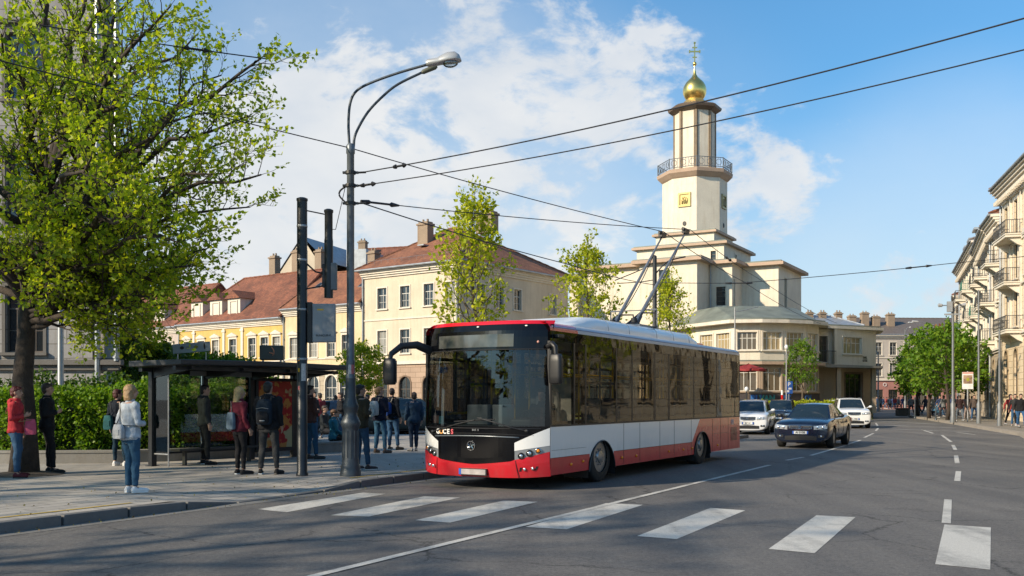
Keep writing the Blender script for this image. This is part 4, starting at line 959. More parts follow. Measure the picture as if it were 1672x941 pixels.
for k in range(900):
    t = rng.uniform(-9, 24); off = -abs(rng.gauss(0, .16)) - .02 if rng.random() < .55 else .2 + abs(rng.gauss(0, 1.8)); p = K(t, off); zz = .012 if off < 0 else kerb_h(t) * min(1, 1) + .012
    if off > .2: zz = .13 + .012 if not -1.3 < t < 3.2 else kerb_h(t) + (.13 - kerb_h(t)) * min(1, (off - .16) / 2.04) + .012
    lt.leaf(Vector((p.x, p.y, zz)), .035, Vector((rng.uniform(-1, 1), rng.uniform(-1, 1), 0)))
o = lt.build('fallen_leaves', leafmat('litter_leaf', (.1, .07, .03), (.2, .16, .05), (.28, .26, .08), .2)); tag(o, 'small fallen leaves and bud scales along the kerb', 'leaf litter', kind='stuff')
# garden trees and bushes behind the hedge
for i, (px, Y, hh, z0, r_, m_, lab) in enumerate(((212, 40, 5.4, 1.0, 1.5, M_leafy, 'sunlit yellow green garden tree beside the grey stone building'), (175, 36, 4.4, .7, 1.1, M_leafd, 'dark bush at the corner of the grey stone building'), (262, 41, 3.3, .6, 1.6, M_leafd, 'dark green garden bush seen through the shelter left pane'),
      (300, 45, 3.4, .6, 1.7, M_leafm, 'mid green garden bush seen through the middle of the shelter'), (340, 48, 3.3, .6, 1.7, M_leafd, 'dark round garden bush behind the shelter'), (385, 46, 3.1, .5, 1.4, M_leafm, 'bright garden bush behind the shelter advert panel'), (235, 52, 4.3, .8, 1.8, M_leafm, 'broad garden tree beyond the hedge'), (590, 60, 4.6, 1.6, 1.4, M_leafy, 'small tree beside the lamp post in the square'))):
    auto_tree('garden_tree', lab, (xat(px, Y), Y, .13), hh, z0, r_, rnd, m_, 24, .4, seed=70 + i, tr=(.09, .03), rl=.03, leaf=.17, twig=(7, .8, 4, .4), per=2, step=.11)
# clipped hedge behind the kerb wall
def hedge(name, label, path, wd, h, n, leaf, m, seed, z0=.13):
    rng = random.Random(seed); root = thing(name, label, 'hedge', (0, 0, 0)); lv = Leaves(rng); core = MB(); P = [Vector(p) for p in path]; Ls = [(b - a).length for a, b in zip(P[:-1], P[1:])]; T = sum(Ls)
    def at(s):
        for a, b, l in zip(P[:-1], P[1:], Ls):
            if s <= l: d = (b - a).normalized(); return a + d * s, Vector((-d.y, d.x))
            s -= l
        return P[-1], Vector((-(P[-1] - P[-2]).normalized().y, (P[-1] - P[-2]).normalized().x))
    rings = []
    for k in range(25):
        p, nn = at(T * k / 24); hh = h * (.86 + .1 * mnoise.noise(Vector((k * .6, 1, seed)))); q = wd * .36
        rings.append([(p.x + nn.x * a, p.y + nn.y * a, z) for a, z in ((-q, z0), (-q, z0 + hh * .75), (-q * .5, z0 + hh * .9), (q * .5, z0 + hh * .9), (q, z0 + hh * .75), (q, z0))])
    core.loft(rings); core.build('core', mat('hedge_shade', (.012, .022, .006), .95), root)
    for k in range(n):
        s = rng.random() * T; p, nn = at(s); lump = 1 + .16 * mnoise.noise(Vector((s * 1.1, 3, seed))) + .1 * mnoise.noise(Vector((s * 3.1, 5, seed)))
        u = rng.random(); hh = h * lump; z = z0 + hh * (rng.random() ** .8); off = wd / 2 * (1.0 + .2 * mnoise.noise(Vector((s * 2.2, z * 2.2, seed)))) * rng.uniform(.8, 1.12)
        if u < .33: z = z0 + hh * rng.uniform(.86, 1.1); off *= rng.random()
        side = -1 if rng.random() < .75 else 1; q = Vector((p.x + nn.x * off * side, p.y + nn.y * off * side, z))
        for _ in range(2): lv.leaf(q + rv(rng) * leaf * .7, leaf)
    lv.build('foliage', m, root)
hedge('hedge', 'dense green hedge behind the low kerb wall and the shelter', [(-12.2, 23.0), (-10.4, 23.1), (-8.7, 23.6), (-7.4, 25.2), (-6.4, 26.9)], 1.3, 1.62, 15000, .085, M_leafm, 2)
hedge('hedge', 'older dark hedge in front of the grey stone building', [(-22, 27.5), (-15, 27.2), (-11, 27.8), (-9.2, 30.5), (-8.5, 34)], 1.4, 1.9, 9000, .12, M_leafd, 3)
hedge('hedge', 'low clipped hedge along the church lawn', [(15.2, 66.2), (19, 64.6), (22.4, 65.6)], .8, .8, 2600, .14, M_leafy, 4, .55)
# grass blades under the hedge edge
rng = random.Random(8); gv, gf = [], []
for k in range(5000):
    x = rng.uniform(-14, -8.9); y = 22.55 + rng.random() * .5 + max(0, (x + 10.4)) * .32; hgt = rng.uniform(.04, .1); a = rng.random() * 6.28; b = len(gv)
    gv += [(x, y, .3), (x + .012 * math.cos(a), y + .012 * math.sin(a), .3), (x + rng.uniform(-.03, .03), y + rng.uniform(-.03, .03), .3 + hgt)]; gf.append((b, b + 1, b + 2))
me = bpy.data.meshes.new('grass'); me.from_pydata(gv, [], gf); me.materials.append(M_leafm); o = bpy.data.objects.new('grass', me); col.objects.link(o); tag(o, 'short grass along the hedge foot', 'grass', kind='stuff')
# low kerb wall that holds the planting
def wall_path(name, label, pts, th, z0, z1, m, cap=None):
    root = thing(name, label, 'low wall', (0, 0, 0)); P = [Vector(p) for p in pts]; n = len(P); Lf, Rt = [], []
    for i in range(n):
        d = (P[min(i + 1, n - 1)] - P[max(i - 1, 0)]).normalized(); nn = Vector((-d.y, d.x)) * th / 2; Lf.append(P[i] + nn); Rt.append(P[i] - nn)
    g = MB(); g.loft([[(*Rt[i], z0), (*Lf[i], z0), (*Lf[i], z1), (*Rt[i], z1)] for i in range(n)]); g.build('wall', m, root)
    g = MB(); e = 1.12; g.loft([[(*(P[i] + (Rt[i] - P[i]) * e), z1), (*(P[i] + (Lf[i] - P[i]) * e), z1), (*(P[i] + (Lf[i] - P[i]) * e), z1 + .06), (*(P[i] + (Rt[i] - P[i]) * e), z1 + .06)] for i in range(n)]); g.build('coping', cap or m, root, bevel=.01)
    return root
wall_path('kerb_wall', 'low concrete kerb wall in front of the hedge behind the shelter', [(-16, 22.0), (-10.6, 22.05), (-9.2, 22.25), (-8.1, 22.9), (-6.4, 25.0), (-4.75, 27.0), (-4.6, 27.9)], .3, .12, .36, M_conc)
# ================================================================= TROLLEYBUS  (local x forward, y to its own left, z up; origin under the front axle)
def grimy(name, c, rough, coat):
    """vehicle paint with road dust low down and faint smears"""
    m, nt, b = _new(name); tc_ = nt.nodes.new('ShaderNodeTexCoord'); sp_z = nt.nodes.new('ShaderNodeSeparateXYZ'); L(nt, tc_.outputs['Object'], sp_z.inputs[0])
    lo = nt.nodes.new('ShaderNodeMapRange'); L(nt, sp_z.outputs[2], lo.inputs[0]); lo.inputs[1].default_value = 1.0; lo.inputs[2].default_value = .2
    n_ = ramp(nt, noise(nt, coords(nt, scale=(1, 1, .5)), 3.5, 7, .7), .35, .7); k = nt.nodes.new('ShaderNodeMath'); k.operation = 'MULTIPLY'; L(nt, lo.outputs[0], k.inputs[0]); L(nt, n_, k.inputs[1])
    k2 = nt.nodes.new('ShaderNodeMath'); k2.operation = 'MULTIPLY_ADD'; L(nt, k.outputs[0], k2.inputs[0]); k2.inputs[1].default_value = .26; k2.inputs[2].default_value = .01
    L(nt, mixc(nt, k2.outputs[0], c, (.10, .085, .07)), b.inputs['Base Color']); r_ = nt.nodes.new('ShaderNodeMath'); r_.operation = 'MULTIPLY_ADD'; L(nt, k.outputs[0], r_.inputs[0]); r_.inputs[1].default_value = .3; r_.inputs[2].default_value = rough; L(nt, r_.outputs[0], b.inputs['Roughness'])
    b.inputs['Coat Weight'].default_value = coat; b.inputs['Coat Roughness'].default_value = .06; bump(nt, b, noise(nt, coords(nt), 1.2, 2), .12, .02); MATS[name] = m; return m
P_white = grimy('bus_white_paint', (.78, .78, .76), .3, .5); P_red = grimy('bus_red_paint', (.58, .006, .018), .25, .6)
P_black = mat('gloss_black', (.004, .004, .005), .1, 0, .1, 2, 0, 0, 0, .35); P_roof = mat('bus_roof_grey', (.42, .43, .45), .35, 0, .1, 2)
G_side = glassmat('tinted_side_glass', (.82, .75, .62), .0, .012, .07, .75); G_front = glassmat('windscreen_glass', (.27, .30, .31), .02, .01, .05)
G_clear = glassmat('clear_glass', (.88, .92, .9), .0, .01); G_car = glassmat('car_glass', (.28, .33, .34), .08, .01)
M_lamp = mat('lamp_reflector', (.75, .76, .78), .12, .9); M_amber = mat('amber_lens', (.8, .25, .01), .25); M_grey = mat('grey_panel', (.25, .26, .27), .45)
M_seat = mat('seat_fabric', (.02, .03, .07), .8); M_rim = mat('wheel_rim', (.32, .33, .34), .35, .8); M_yellow = mat('yellow_handrail', (.7, .42, .02), .35)
def wheel(parent, x, y, side, r, w, bus=False, name='wheel', rimm=None):
    """side = +1 when the outer face looks to +y"""
    prof = [(r * .62, -w * .5), (r * .93, -w * .5), (r * .985, -w * .42), (r, -w * .25), (r, w * .25), (r * .985, w * .42), (r * .93, w * .5), (r * .62, w * .5)]
    Mx = Matrix.Translation((x, y, r)) @ Matrix.Rotation(-side * math.pi / 2, 4, 'X')
    g = MB(); g.M = Mx
    seg = 36; rings = [[(q * math.cos(2 * math.pi * k / seg), q * math.sin(2 * math.pi * k / seg), z) for k in range(seg)] for q, z in prof]; g.loft(rings, 0, False)
    tyre = g.build(name, M_rubber, parent, smooth=50)
    g = MB(); g.M = Mx; R_ = r * .64
    if bus: pr = [(R_, .42 * w), (R_ * .93, .36 * w), (R_ * .86, .1 * w), (R_ * .60, .05 * w), (R_ * .56, .34 * w), (R_ * .42, .40 * w), (R_ * .36, .52 * w), (R_ * .2, .56 * w), (.01, .56 * w)]
    else: pr = [(R_, .42 * w), (R_ * .92, .34 * w), (R_ * .84, .0 * w), (.02, -.1 * w)]
    g.loft([[(q * math.cos(2 * math.pi * k / 28), q * math.sin(2 * math.pi * k / 28), z) for k in range(28)] for q, z in pr], 0)
    if bus:
        for k in range(10): a = 2 * math.pi * k / 10; g.lathe([(.02, .36 * w), (.02, .48 * w)], R_ * .49 * math.cos(a), R_ * .49 * math.sin(a), 6)
    else:
        for k in range(5):
            for q in (-.16, .16):
                a = 2 * math.pi * k / 5 + q; a2 = 2 * math.pi * k / 5 + q * 1.1
                g.tube([(R_ * .12 * math.cos(a2), R_ * .12 * math.sin(a2), .34 * w), (R_ * .9 * math.cos(a), R_ * .9 * math.sin(a), .38 * w)], R_ * .085, 6)
        g.lathe([(R_ * .2, .25 * w), (R_ * .18, .42 * w), (.005, .44 * w)], 0, 0, 12)
    rim = g.build('rim', rimm or M_rim, tyre, smooth=35)
    if bus:
        g = MB(); g.M = Mx
        for k in range(8):
            a = 2 * math.pi * (k + .5) / 8; pts = [(R_ * .73 * math.cos(a) + .035 * math.cos(t), R_ * .73 * math.sin(a) + .035 * math.sin(t), .085 * w) for t in [2 * math.pi * j / 8 for j in range(8)]]; g.poly(pts)
        g.build('vent_hole', M_dark, tyre)
    return tyre
BO = Vector((1.742, 18.58, 0)) - Vector((.866, -.5, 0)) * 1.32
bus = thing('trolleybus', 'red and white trolleybus with black glazed front at the stop', 'trolleybus', BO, R(-120))
HWb = 1.32; XF = 2.15; XR = -9.04; Zb = .27; Zw = 1.13; Zg = 2.62; Zt = 2.80; Zr = 2.97
RW = .49; AX = (0.0, -5.9)
def arch_z(x, base):
    for a in AX:
        if abs(x - a) < .60: return max(base, .12 + math.sqrt(max(0, .66 ** 2 - (x - a) ** 2)) + .02) if abs(x - a) < .60 else base
    return base
def wb(x):   # white/red border on the flank
    if x > -5.16: return .57
    if x > -5.74: return .57 + (-5.16 - x) / .58 * (Zw - .57)
    return Zw
xs = sorted(set([XF, XR, -5.16, -5.74] + [XF - (XF - XR) * k / 60 for k in range(61)] + [a + .6 * math.cos(math.pi * k / 16) for a in AX for k in range(17)]))
def flank(side):
    g = MB(); y = HWb * side
    for a, b in zip(xs[:-1], xs[1:]):
        m = (a + b) / 2; za0, za1 = arch_z(a + 1e-4, Zb), arch_z(b - 1e-4, Zb)
        w0, w1 = wb(a), wb(b)
        def pc(q, mi): g.poly(q if side > 0 else q[::-1], mi)
        # seen from +y, x runs to the left, so order b -> a keeps the outside face out
        if min(w0, w1) > max(za0, za1) + .001:
            pc([(b, y, za1), (a, y, za0), (a, y, w0), (b, y, w1)], 1)
            if max(w0, w1) < Zw - .001 or min(w0, w1) < Zw - .001: pc([(b, y, w1), (a, y, w0), (a, y, Zw), (b, y, Zw)], 0)
        else:
            pc([(b, y, za1), (a, y, za0), (a, y, Zw), (b, y, Zw)], 1 if m < -5.2 else 0)
    for ax in AX:   # rolled arch lip
        g.tube([(ax + .605 * math.cos(t), y + .012 * side, max(.24, .14 + .66 * math.sin(t))) for t in [math.pi * k / 18 for k in range(19)]], .016, 5, 2)
    return g.build('side_panel', [P_white, P_red, M_black], bus)
for sd_ in (1, -1): flank(sd_)
# panel joints and trim on the near flank
g = MB()
for x in (-1.05, -1.9, -3.05, -3.95, -5.1, -6.7, -7.35, -8.0): g.box(x - .006, x + .006, HWb, HWb + .003, Zb + .02, Zw - .02)
g.box(XR + .0, XF, HWb, HWb + .006, Zw - .015, Zw + .015); g.box(-5.1, -.66, HWb, HWb + .003, .565, .572); g.box(.66, 2.1, HWb, HWb + .003, .565, .572); g.box(.7, 2.1, HWb, HWb + .003, .70, .704)
g.box(-7.35, -6.7, HWb, HWb + .003, .72, .726); g.box(-8.0, -7.35, HWb, HWb + .003, .72, .726)
g.build('panel_seams', M_dark, bus)
for x, z in ((1.35, .42), (.85, .45), (-.95, .42), (-1.7, .42), (-3.6, .42), (-4.55, .42), (-5.15, .42), (-7.1, .42)):
    g = MB(); g.ell((x, HWb + .008, z), (.045, .018, .03), 10, 6); g.build('marker_lamp', M_amber, bus, smooth=180)
g = MB()
for k in range(11): g.box(-8.75, -8.22, HWb, HWb + .012, .50 + k * .032, .514 + k * .032)
g.build('vent_grille', M_dark, bus)
# wheel wells, floor, underbody
g = MB()
for ax in AX:
    for s in (1, -1):
        g = MB(); y0, y1 = (.8, HWb - .002) if s > 0 else (-HWb + .002, -.8); n = 16
        pts = [(ax + .62 * math.cos(math.pi * k / n), .12 + .67 * math.sin(math.pi * k / n)) for k in range(n + 1)]
        for (p, q) in zip(pts[:-1], pts[1:]): g.quad((p[0], y0, p[1]), (q[0], y0, q[1]), (q[0], y1, q[1]), (p[0], y1, p[1]))
        g.poly([(p[0], y0 if s > 0 else y1, p[1]) for p in pts]); g.build('wheel_well', M_dark, bus)

g = MB(); g.box(XR + .05, 1.9, -1.1, 1.1, .3, .38); g.box(XR + .2, -.7, -.78, .78, .2, .3); g.box(.7, 1.8, -.78, .78, .24, .3); g.build('floor', M_dark, bus)
for ax in AX:
    for s in (1, -1): wheel(bus, ax, s * (HWb - .185), s, RW, .30, True)
# --- front face as layered vertical strips on a bowed surface
def fx(y, z):
    a = min(1, abs(y) / HWb); x = XF + .42 * (1 - a ** 3.2)
    if z > 1.1: x -= .13 * ((z - 1.1) / 1.9) ** 1.5
    if z > 2.72: x -= 1.1 * (z - 2.72) ** 2
    if z < .5: x -= .25 * (.5 - z) ** 1.3
    return x
NY = 48; ysv = [HWb * math.sin(math.pi / 2 * (-1 + 2 * k / NY)) for k in range(NY + 1)]
def layer(fa, fb, m, name, ya=-2, yb=2, off=0, nz=4, parent=None, th=0, smooth=60):
    """surface between heights fa(y) and fb(y)"""
    g = MB(); yy = [y for y in ysv if ya < y < yb]; yy = [max(ya, -HWb)] + yy + [min(yb, HWb)]; yy = sorted(set(yy)); rows = []
    for k in range(nz + 1):
        rows.append([(fx(y, fa(y) + (fb(y) - fa(y)) * k / nz) + off, y, fa(y) + (fb(y) - fa(y)) * k / nz) for y in yy])
    for k in range(nz):
        for i in range(len(yy) - 1): g.quad(rows[k][i], rows[k][i + 1], rows[k + 1][i + 1], rows[k + 1][i])
    return g.build(name, m, parent or bus, smooth=smooth)
kk = lambda y: max(0, min(1, (abs(y) - .70) / (HWb - .70)))
YC = .80
z_bump = lambda y: .45 + .075 * min(1, abs(y) / YC) ** 1.3 if abs(y) <= YC else .525 + .16 * kk(y) ** 1.2
bump_o = layer(lambda y: .225 + .03 * (abs(y) / HWb) ** 4, z_bump, P_red, 'front_bumper', off=.02, nz=5)
bl = MB(); rows = []
layer(lambda y: z_bump(y) - .012, lambda y: 1.125, P_black, 'front_fascia', -YC - .02, YC + .02, off=.004, nz=6)
for s in (-1, 1):
    a, b = (YC, HWb) if s > 0 else (-HWb, -YC)
    t = lambda y: (abs(y) - YC) / (HWb - YC)
    layer(z_bump, lambda y: .70 + .09 * t(y), mat('lamp_housing', (.3, .31, .32), .3, .4), 'headlight', a, b, off=.008, nz=3)
    layer(lambda y: .70 + .09 * t(y), lambda y: .84 + .26 * t(y), P_white, 'corner_panel', a, b, off=.014, nz=4)
    layer(lambda y: .84 + .26 * t(y), lambda y: 1.125, P_black, 'front_fascia', a, b, off=.002, nz=3)
for s in (-1, 1):
    for j, (yy, rr_) in enumerate(((.91, .058), (1.04, .062), (1.165, .05))):
        y = s * yy; z = .615 + .045 * j; x = fx(y, z) + .018
        nrm = Vector((1, s * (.35 + .9 * max(0, (abs(y) - .85))), 0)).normalized(); g = MB(); Q = nrm.to_track_quat('Z', 'Y').to_matrix().to_4x4(); g.M = Matrix.Translation((x, y, z)) @ Q
        g.lathe([(rr_, -.03), (rr_, .012), (rr_ * .85, .018), (rr_ * .8, .0), (rr_ * .5, -.01), (.004, -.012)], 0, 0, 18); lo_ = g.build('headlamp', M_dark if j < 2 else M_chrome, bus, smooth=40)
        g = MB(); g.M = Matrix.Translation((x, y, z)) @ Q; g.ell((0, 0, .002), (rr_ * .62, rr_ * .62, .016), 14, 6); g.build('lens', M_lamp if j < 2 else M_amber, lo_, smooth=180)
    # fog lamp pocket
    g = MB(); yc = s * 1.02; rows = []
    pts = [(yc - .15, .34), (yc + .12, .37), (yc + .15, .435), (yc - .13, .41)] if s > 0 else [(yc + .15, .34), (yc - .12, .37), (yc - .15, .435), (yc + .13, .41)]
    g.poly([(fx(y, z) + .026, y, z) for y, z in pts]); fo = g.build('fog_lamp_recess', M_dark, bus)
    for dy in (-.06, .06):
        g = MB(); y = yc + dy; z = .388 + s * dy * .1; g.ell((fx(y, z) + .028, y, z), (.012, .03, .028), 12, 6); g.build('fog_lamp', M_lamp, fo, smooth=180)
# bumper seams, chrome fold, badge, maker lettering
g = MB()
for y in (-.82, .82): g.tube([(fx(y, z) + .022, y + (.04 if y > 0 else -.04) * (1 - (z - .23) / .3), z) for z in (.23, .3, .38, .46, .53)], .006, 4)
g.build('bumper_seam', M_dark, bus)
g = MB(); g.tube([(fx(y, .98) + .012, y, .93 + .02 * (1 - (y / .9) ** 2)) for y in [-.88 + 1.76 * k / 16 for k in range(17)]], .014, 6); g.build('fascia_fold', mat('satin_trim', (.13, .15, .17), .25, .3), bus, smooth=180)
g = MB(); g.tube([(fx(y, .98) + .01, y, .975 + .02 * (1 - (y / .9) ** 2)) for y in [-1.1 + 2.2 * k / 16 for k in range(17)]], .006, 5); g.tube([(fx(y, 1.1) + .006, y, 1.085) for y in [-1.2 + 2.4 * k / 20 for k in range(21)]], .008, 5); g.build('fascia_fold', M_dark, bus)
xb = fx(0, .78) + .012; g = MB(); g.M = Matrix.Translation((xb, -.04, .775)) @ Matrix.Rotation(math.pi / 2, 4, 'Y')
g.tube([(.08 * math.cos(t), .08 * math.sin(t), 0) for t in [2 * math.pi * k / 24 for k in range(25)]], .008, 6)
for pts in ([(-.06, 0), (.02, -.02), (.065, -.03)], [(.02, -.02), (-.03, -.06)], [(-.055, .03), (0, .012), (.05, .045)], [(0, .012), (-.02, .065)], [(.03, -.065), (.02, .02), (.06, .0)]): g.tube([(p[0], p[1], .004) for p in pts], .008, 5)
g.build('badge', M_chrome, bus, smooth=60)
for k, (ch, cm) in enumerate(zip('GOCES', (M_white, mat('orange_letter', (.7, .35, .1), .4), M_white, M_white, mat('pink_letter', (.6, .1, .12), .4)))):
    y = -.80 + k * .088; link('lettering', text_mesh(ch, .12, cm, .003, bold=.004), bus, (fx(y, 1.02) + .016, y, 1.015), rot=(R(90), 0, R(90) + (-.13)))
link('lettering', text_mesh('BUS  II', .05, M_grey, .002), bus, (fx(.0, 1.08) + .012, .05, 1.055), rot=(R(90), 0, R(90)))
g = MB(); g.box(2.575, 2.6, -.29, .29, .255, .375); g.box(2.602, 2.604, -.27, .27, .268, .362, 1); g.box(2.602, 2.606, -.284, -.235, .262, .368, 2); g.build('number_plate', [M_dark, mat('blank_plate', (.36, .33, .32), .6, 0, .2, 9), mat('plate_blue', (.02, .1, .45), .4)], bus)
# windscreen, header and A pillars
layer(lambda y: 1.125, lambda y: 2.46, G_front, 'windscreen', -1.26, 1.26, off=0, nz=8)
for s in (-1, 1): layer(lambda y: 1.125, lambda y: 2.47, P_black, 'pillar', min(s * 1.25, s * HWb), max(s * 1.25, s * HWb), off=.004, nz=8)
layer(lambda y: 2.46, lambda y: 2.925, P_black, 'header', off=.006, nz=4)
g = MB(); yy = [-.86 + 1.6 * k / 16 for k in range(17)]
for a, b in zip(yy[:-1], yy[1:]): g.quad((fx(a, 2.53) + .012, a, 2.52), (fx(b, 2.53) + .012, b, 2.52), (fx(b, 2.75) + .017, b, 2.745), (fx(a, 2.75) + .017, a, 2.745))
g.build('destination_display', mat('display_glass', (.085, .088, .08), .08, 0, .5, 2.0, 0, 60, .6), bus, smooth=180)
g = MB(); g.tube([(fx(y, 2.47) + .01, y, 2.47) for y in [-1.25 + 2.5 * k / 24 for k in range(25)]], .009, 5); g.build('windscreen_seal', M_rubber, bus)
layer(lambda y: 2.92, lambda y: 2.985, P_red, 'roof_lip', off=.012, nz=4, smooth=180)
for y in (.02, .93): g = MB(); g.ell((fx(y, 2.88) + .02, y, 2.885), (.012, .03, .014), 8, 6); g.build('marker_lamp', M_white, bus, smooth=180)
g = MB(); g.ell((fx(1.1, 2.62) + .0, 1.13, 2.6), (.02, .025, .025), 8, 6); g.build('marker_lamp', mat('rose_lens', (.5, .25, .2), .3), bus, smooth=180)
for s, y0, y1, zz in ((1, -.95, .05, 1.0), (2, 1.0, .1, 1.04)):
    g = MB(); pts = [(fx(y0 + (y1 - y0) * t, zz + t * .22) + .035, y0 + (y1 - y0) * t, zz + .01 + t * .2 + (.02 if t > .5 else 0)) for t in (0, .3, .6, 1)]
    g.tube(pts, .011, 6); q0 = pts[-1]; g.tube([(fx(y, 1.2) + .02, y, 1.2 + .015 * k) for k, y in enumerate((y1 - .45, y1 - .2, y1 + .05, y1 + .35))], .009, 5); g.ell(pts[0], (.03, .04, .03), 8, 6); g.build('wiper', M_dark, bus)
# windows: pane by pane between dark pillars
px_ = [2.12, 1.2, .72, -.70, -1.5, -2.75, -3.62, -5.3, -7.05, -8.6, XR + .02]
for s in (1, -1):
    y = s * (HWb - .004)
    for i, (a, b) in enumerate(zip(px_[:-1], px_[1:])):
        g = MB(); q4 = [(a - .02, y, Zw + .012), (b + .02, y, Zw + .012), (b + .02, y, Zg), (a - .02, y, Zg)]; g.poly(q4 if s > 0 else q4[::-1]); g.build('side_window', G_side, bus)
        g = MB(); n_ = 1 if abs(a - b) < 1.0 else 2
        yi = y - s * .03; lo_, hi_ = min(yi, yi - s * .02), max(yi, yi - s * .02)
        w0, w1 = a - .05, b + .05
        for zz in (Zw + .05, 2.36): g.box(w1, w0, lo_, hi_, zz - .03, zz + .03)
        if i in (2, 3, 5, 6, 7, 8): g.box(w1, w0, lo_, hi_, 1.88, 1.93)
        for k in range(1, n_): xx = w0 + (w1 - w0) * k / n_; g.box(xx - .022, xx + .022, lo_, hi_, Zw + .05, 2.36)
        g.build('window_frame', M_dark, bus)
    for i, x in enumerate(px_):
        t = .055 if i in (5, 6) else .032
        g = MB(); g.box(x - t, x + t, min(y - s * .05, y + s * .003), max(y - s * .05, y + s * .003), Zw + .012, Zg); g.build('pillar', M_dark, bus)
    g = MB(); g.box(XR + .01, XF, min(y, y - s * .01), max(y, y - s * .01), Zg + .001, Zt); g.build('cantrail', glassmat('cantrail_glass', (.02, .02, .02), .0, .03, .25) if s > 0 and 'cantrail_glass' not in MATS else MATS['cantrail_glass'], bus)
# roof shell
sec = [(HWb, Zt), (HWb - .01, 2.86), (HWb - .05, 2.915), (HWb - .13, 2.955), (HWb - .3, 2.975), (.6, 2.99), (0, 3.0)]; sec = sec + [(-y, z) for y, z in sec[-2::-1]]
def roof_part(x0, x1, m, name):
    g = MB(); g.loft([[(x, y, z) for y, z in sec] for x in (x0, (x0 + x1) / 2, x1)], 0, False, False); g.v = g.v; return g.build(name, m, bus, smooth=60, recalc=True)
roof_part(XR + .02, 1.05, P_roof, 'roof'); roof_part(1.05, XF + .0, P_red, 'roof')
g = MB(); g.loft([[(fx(y, 2.985) + .012 if k == 1 else XF - .02, y, 2.985 if k else z) for y, z in sec[3:-3]] for k in (0, 1)], 0, False, False); g.build('roof', P_red, bus, smooth=60)
g = MB(); g.tube([(XR + .05, HWb - .02, 2.875), (XF - .1, HWb - .02, 2.875)], .014, 6); g.tube([(XR + .05, -HWb + .02, 2.875), (XF - .1, -HWb + .02, 2.875)], .014, 6); g.build('rain_gutter', mat('gutter_rail', (.35, .34, .42), .3, .5), bus)
g = MB(); y_ = HWb - .02
for a, b in ((2.0, 1.2), ): g.box(b, a, HWb - .001, HWb + .003, Zt - .01, Zt + .04)
# rear face
g = MB(); g.quad((XR, -HWb, Zb), (XR, HWb, Zb), (XR, HWb, 1.5), (XR, -HWb, 1.5), 0); g.poly([(XR, -HWb, 1.5), (XR, HWb, 1.5)] + [(XR, y, z) for y, z in sec], 1); g.build('rear_panel', [P_red, P_black], bus, recalc=True)
g = MB(); g.box(XR - .04, XR, HWb - .14, HWb - .02, .9, 1.35); g.box(XR - .04, XR, -HWb + .02, -HWb + .14, .9, 1.35); g.build('tail_lamp', mat('red_lens', (.5, .01, .01), .2), bus)
# roof equipment
def fair(x0, x1, w0, z0, z1, m, name, ramp_=.9):
    g = MB(); R_ = []
    for x, zt in ((x0, z0 + .06), (x0 - ramp_, z1 - .03), (x0 - ramp_ - .5, z1), (x1 + .4, z1), (x1, z1 - .12)):
        R_.append([(x, w0, z0), (x, w0 - .03, z0 + (zt - z0) * .6), (x, w0 - .14, zt - .02), (x, w0 - .3, zt), (x, -w0 + .3, zt), (x, -w0 + .14, zt - .02), (x, -w0 + .03, z0 + (zt - z0) * .6), (x, -w0, z0)])
    g.loft(R_, 0, True); return g.build(name, m, bus, smooth=45, recalc=True)
fair(.6, -6.8, .9, 2.955, 3.27, P_white, 'roof_fairing')
for x in (-1.2, -2.3, -3.9, -5.0, -6.1):
    g = MB(); g.tube([(x, .925, 2.97), (x, .90, 3.16), (x, .79, 3.275), (x, .62, 3.273), (x, -.62, 3.273), (x, -.79, 3.275), (x, -.9, 3.16), (x, -.925, 2.97)], .006, 4); g.build('fairing_seam', M_grey, bus)
g = MB(); g.box(-8.4, -7.4, -.5, .5, 2.98, 3.12); g.build('roof_unit', P_red, bus, bevel=.03)
# current collector: base, springs, two poles with heads
base_ = []
for yy, xb_, tip in ((-.33, -4.2, (-7.3, -.25, 5.98)), (.33, -3.95, (-7.5, .33, 6.06))):
    g = MB(); b = Vector((xb_, yy, 3.3)); t_ = Vector(tip); d = (t_ - b)
    g.tube([b, b + d * .1, b + d * .1001, b + d * .5, t_], [.07, .065, .045, .036, .022], 10); pl_ = g.build('trolley_pole', M_steel, bus, smooth=60)
    g = MB(); g.box(t_.x - .12, t_.x + .2, t_.y - .05, t_.y + .05, t_.z - .06, t_.z + .06); g.tube([t_ + Vector((-.2, 0, .05)), t_ + Vector((.25, 0, .05))], .04, 8); g.build('collector_head', M_dark, pl_)
    g = MB(); g.tube([b + Vector((.35, -.12, -.02)), b + Vector((0, -.12, .1)), b + d * .14], .03, 6); g.tube([b + Vector((.35, .12, -.02)), b + Vector((0, .12, .1)), b + d * .14], .03, 6)
    g.lathe([(.16, 3.26), (.16, 3.36), (.08, 3.4), (.07, 3.5)], b.x, b.y, 14); g.build('pole_base', M_dark, pl_)
    g = MB(); sag = [b + d * k / 10 + Vector((.06, 0, -.22 * math.sin(math.pi * k / 10))) for k in range(11)]; g.tube(sag, .012, 5)
    g.tube([b + Vector((-.1, .2, 0)), b + Vector((-.5, .35, -.0)), b + Vector((-.55, .3, .35)), b + d * .13], .022, 6); g.build('cable', M_wire, pl_)
g = MB(); g.box(-4.75, -3.6, -.62, .62, 3.28, 3.33); g.tube([(-4.7, -.6, 3.33), (-4.7, -.6, 3.75), (-4.7, .6, 3.75), (-4.7, .6, 3.33)], .025, 6); g.build('pole_frame', M_grey, bus)
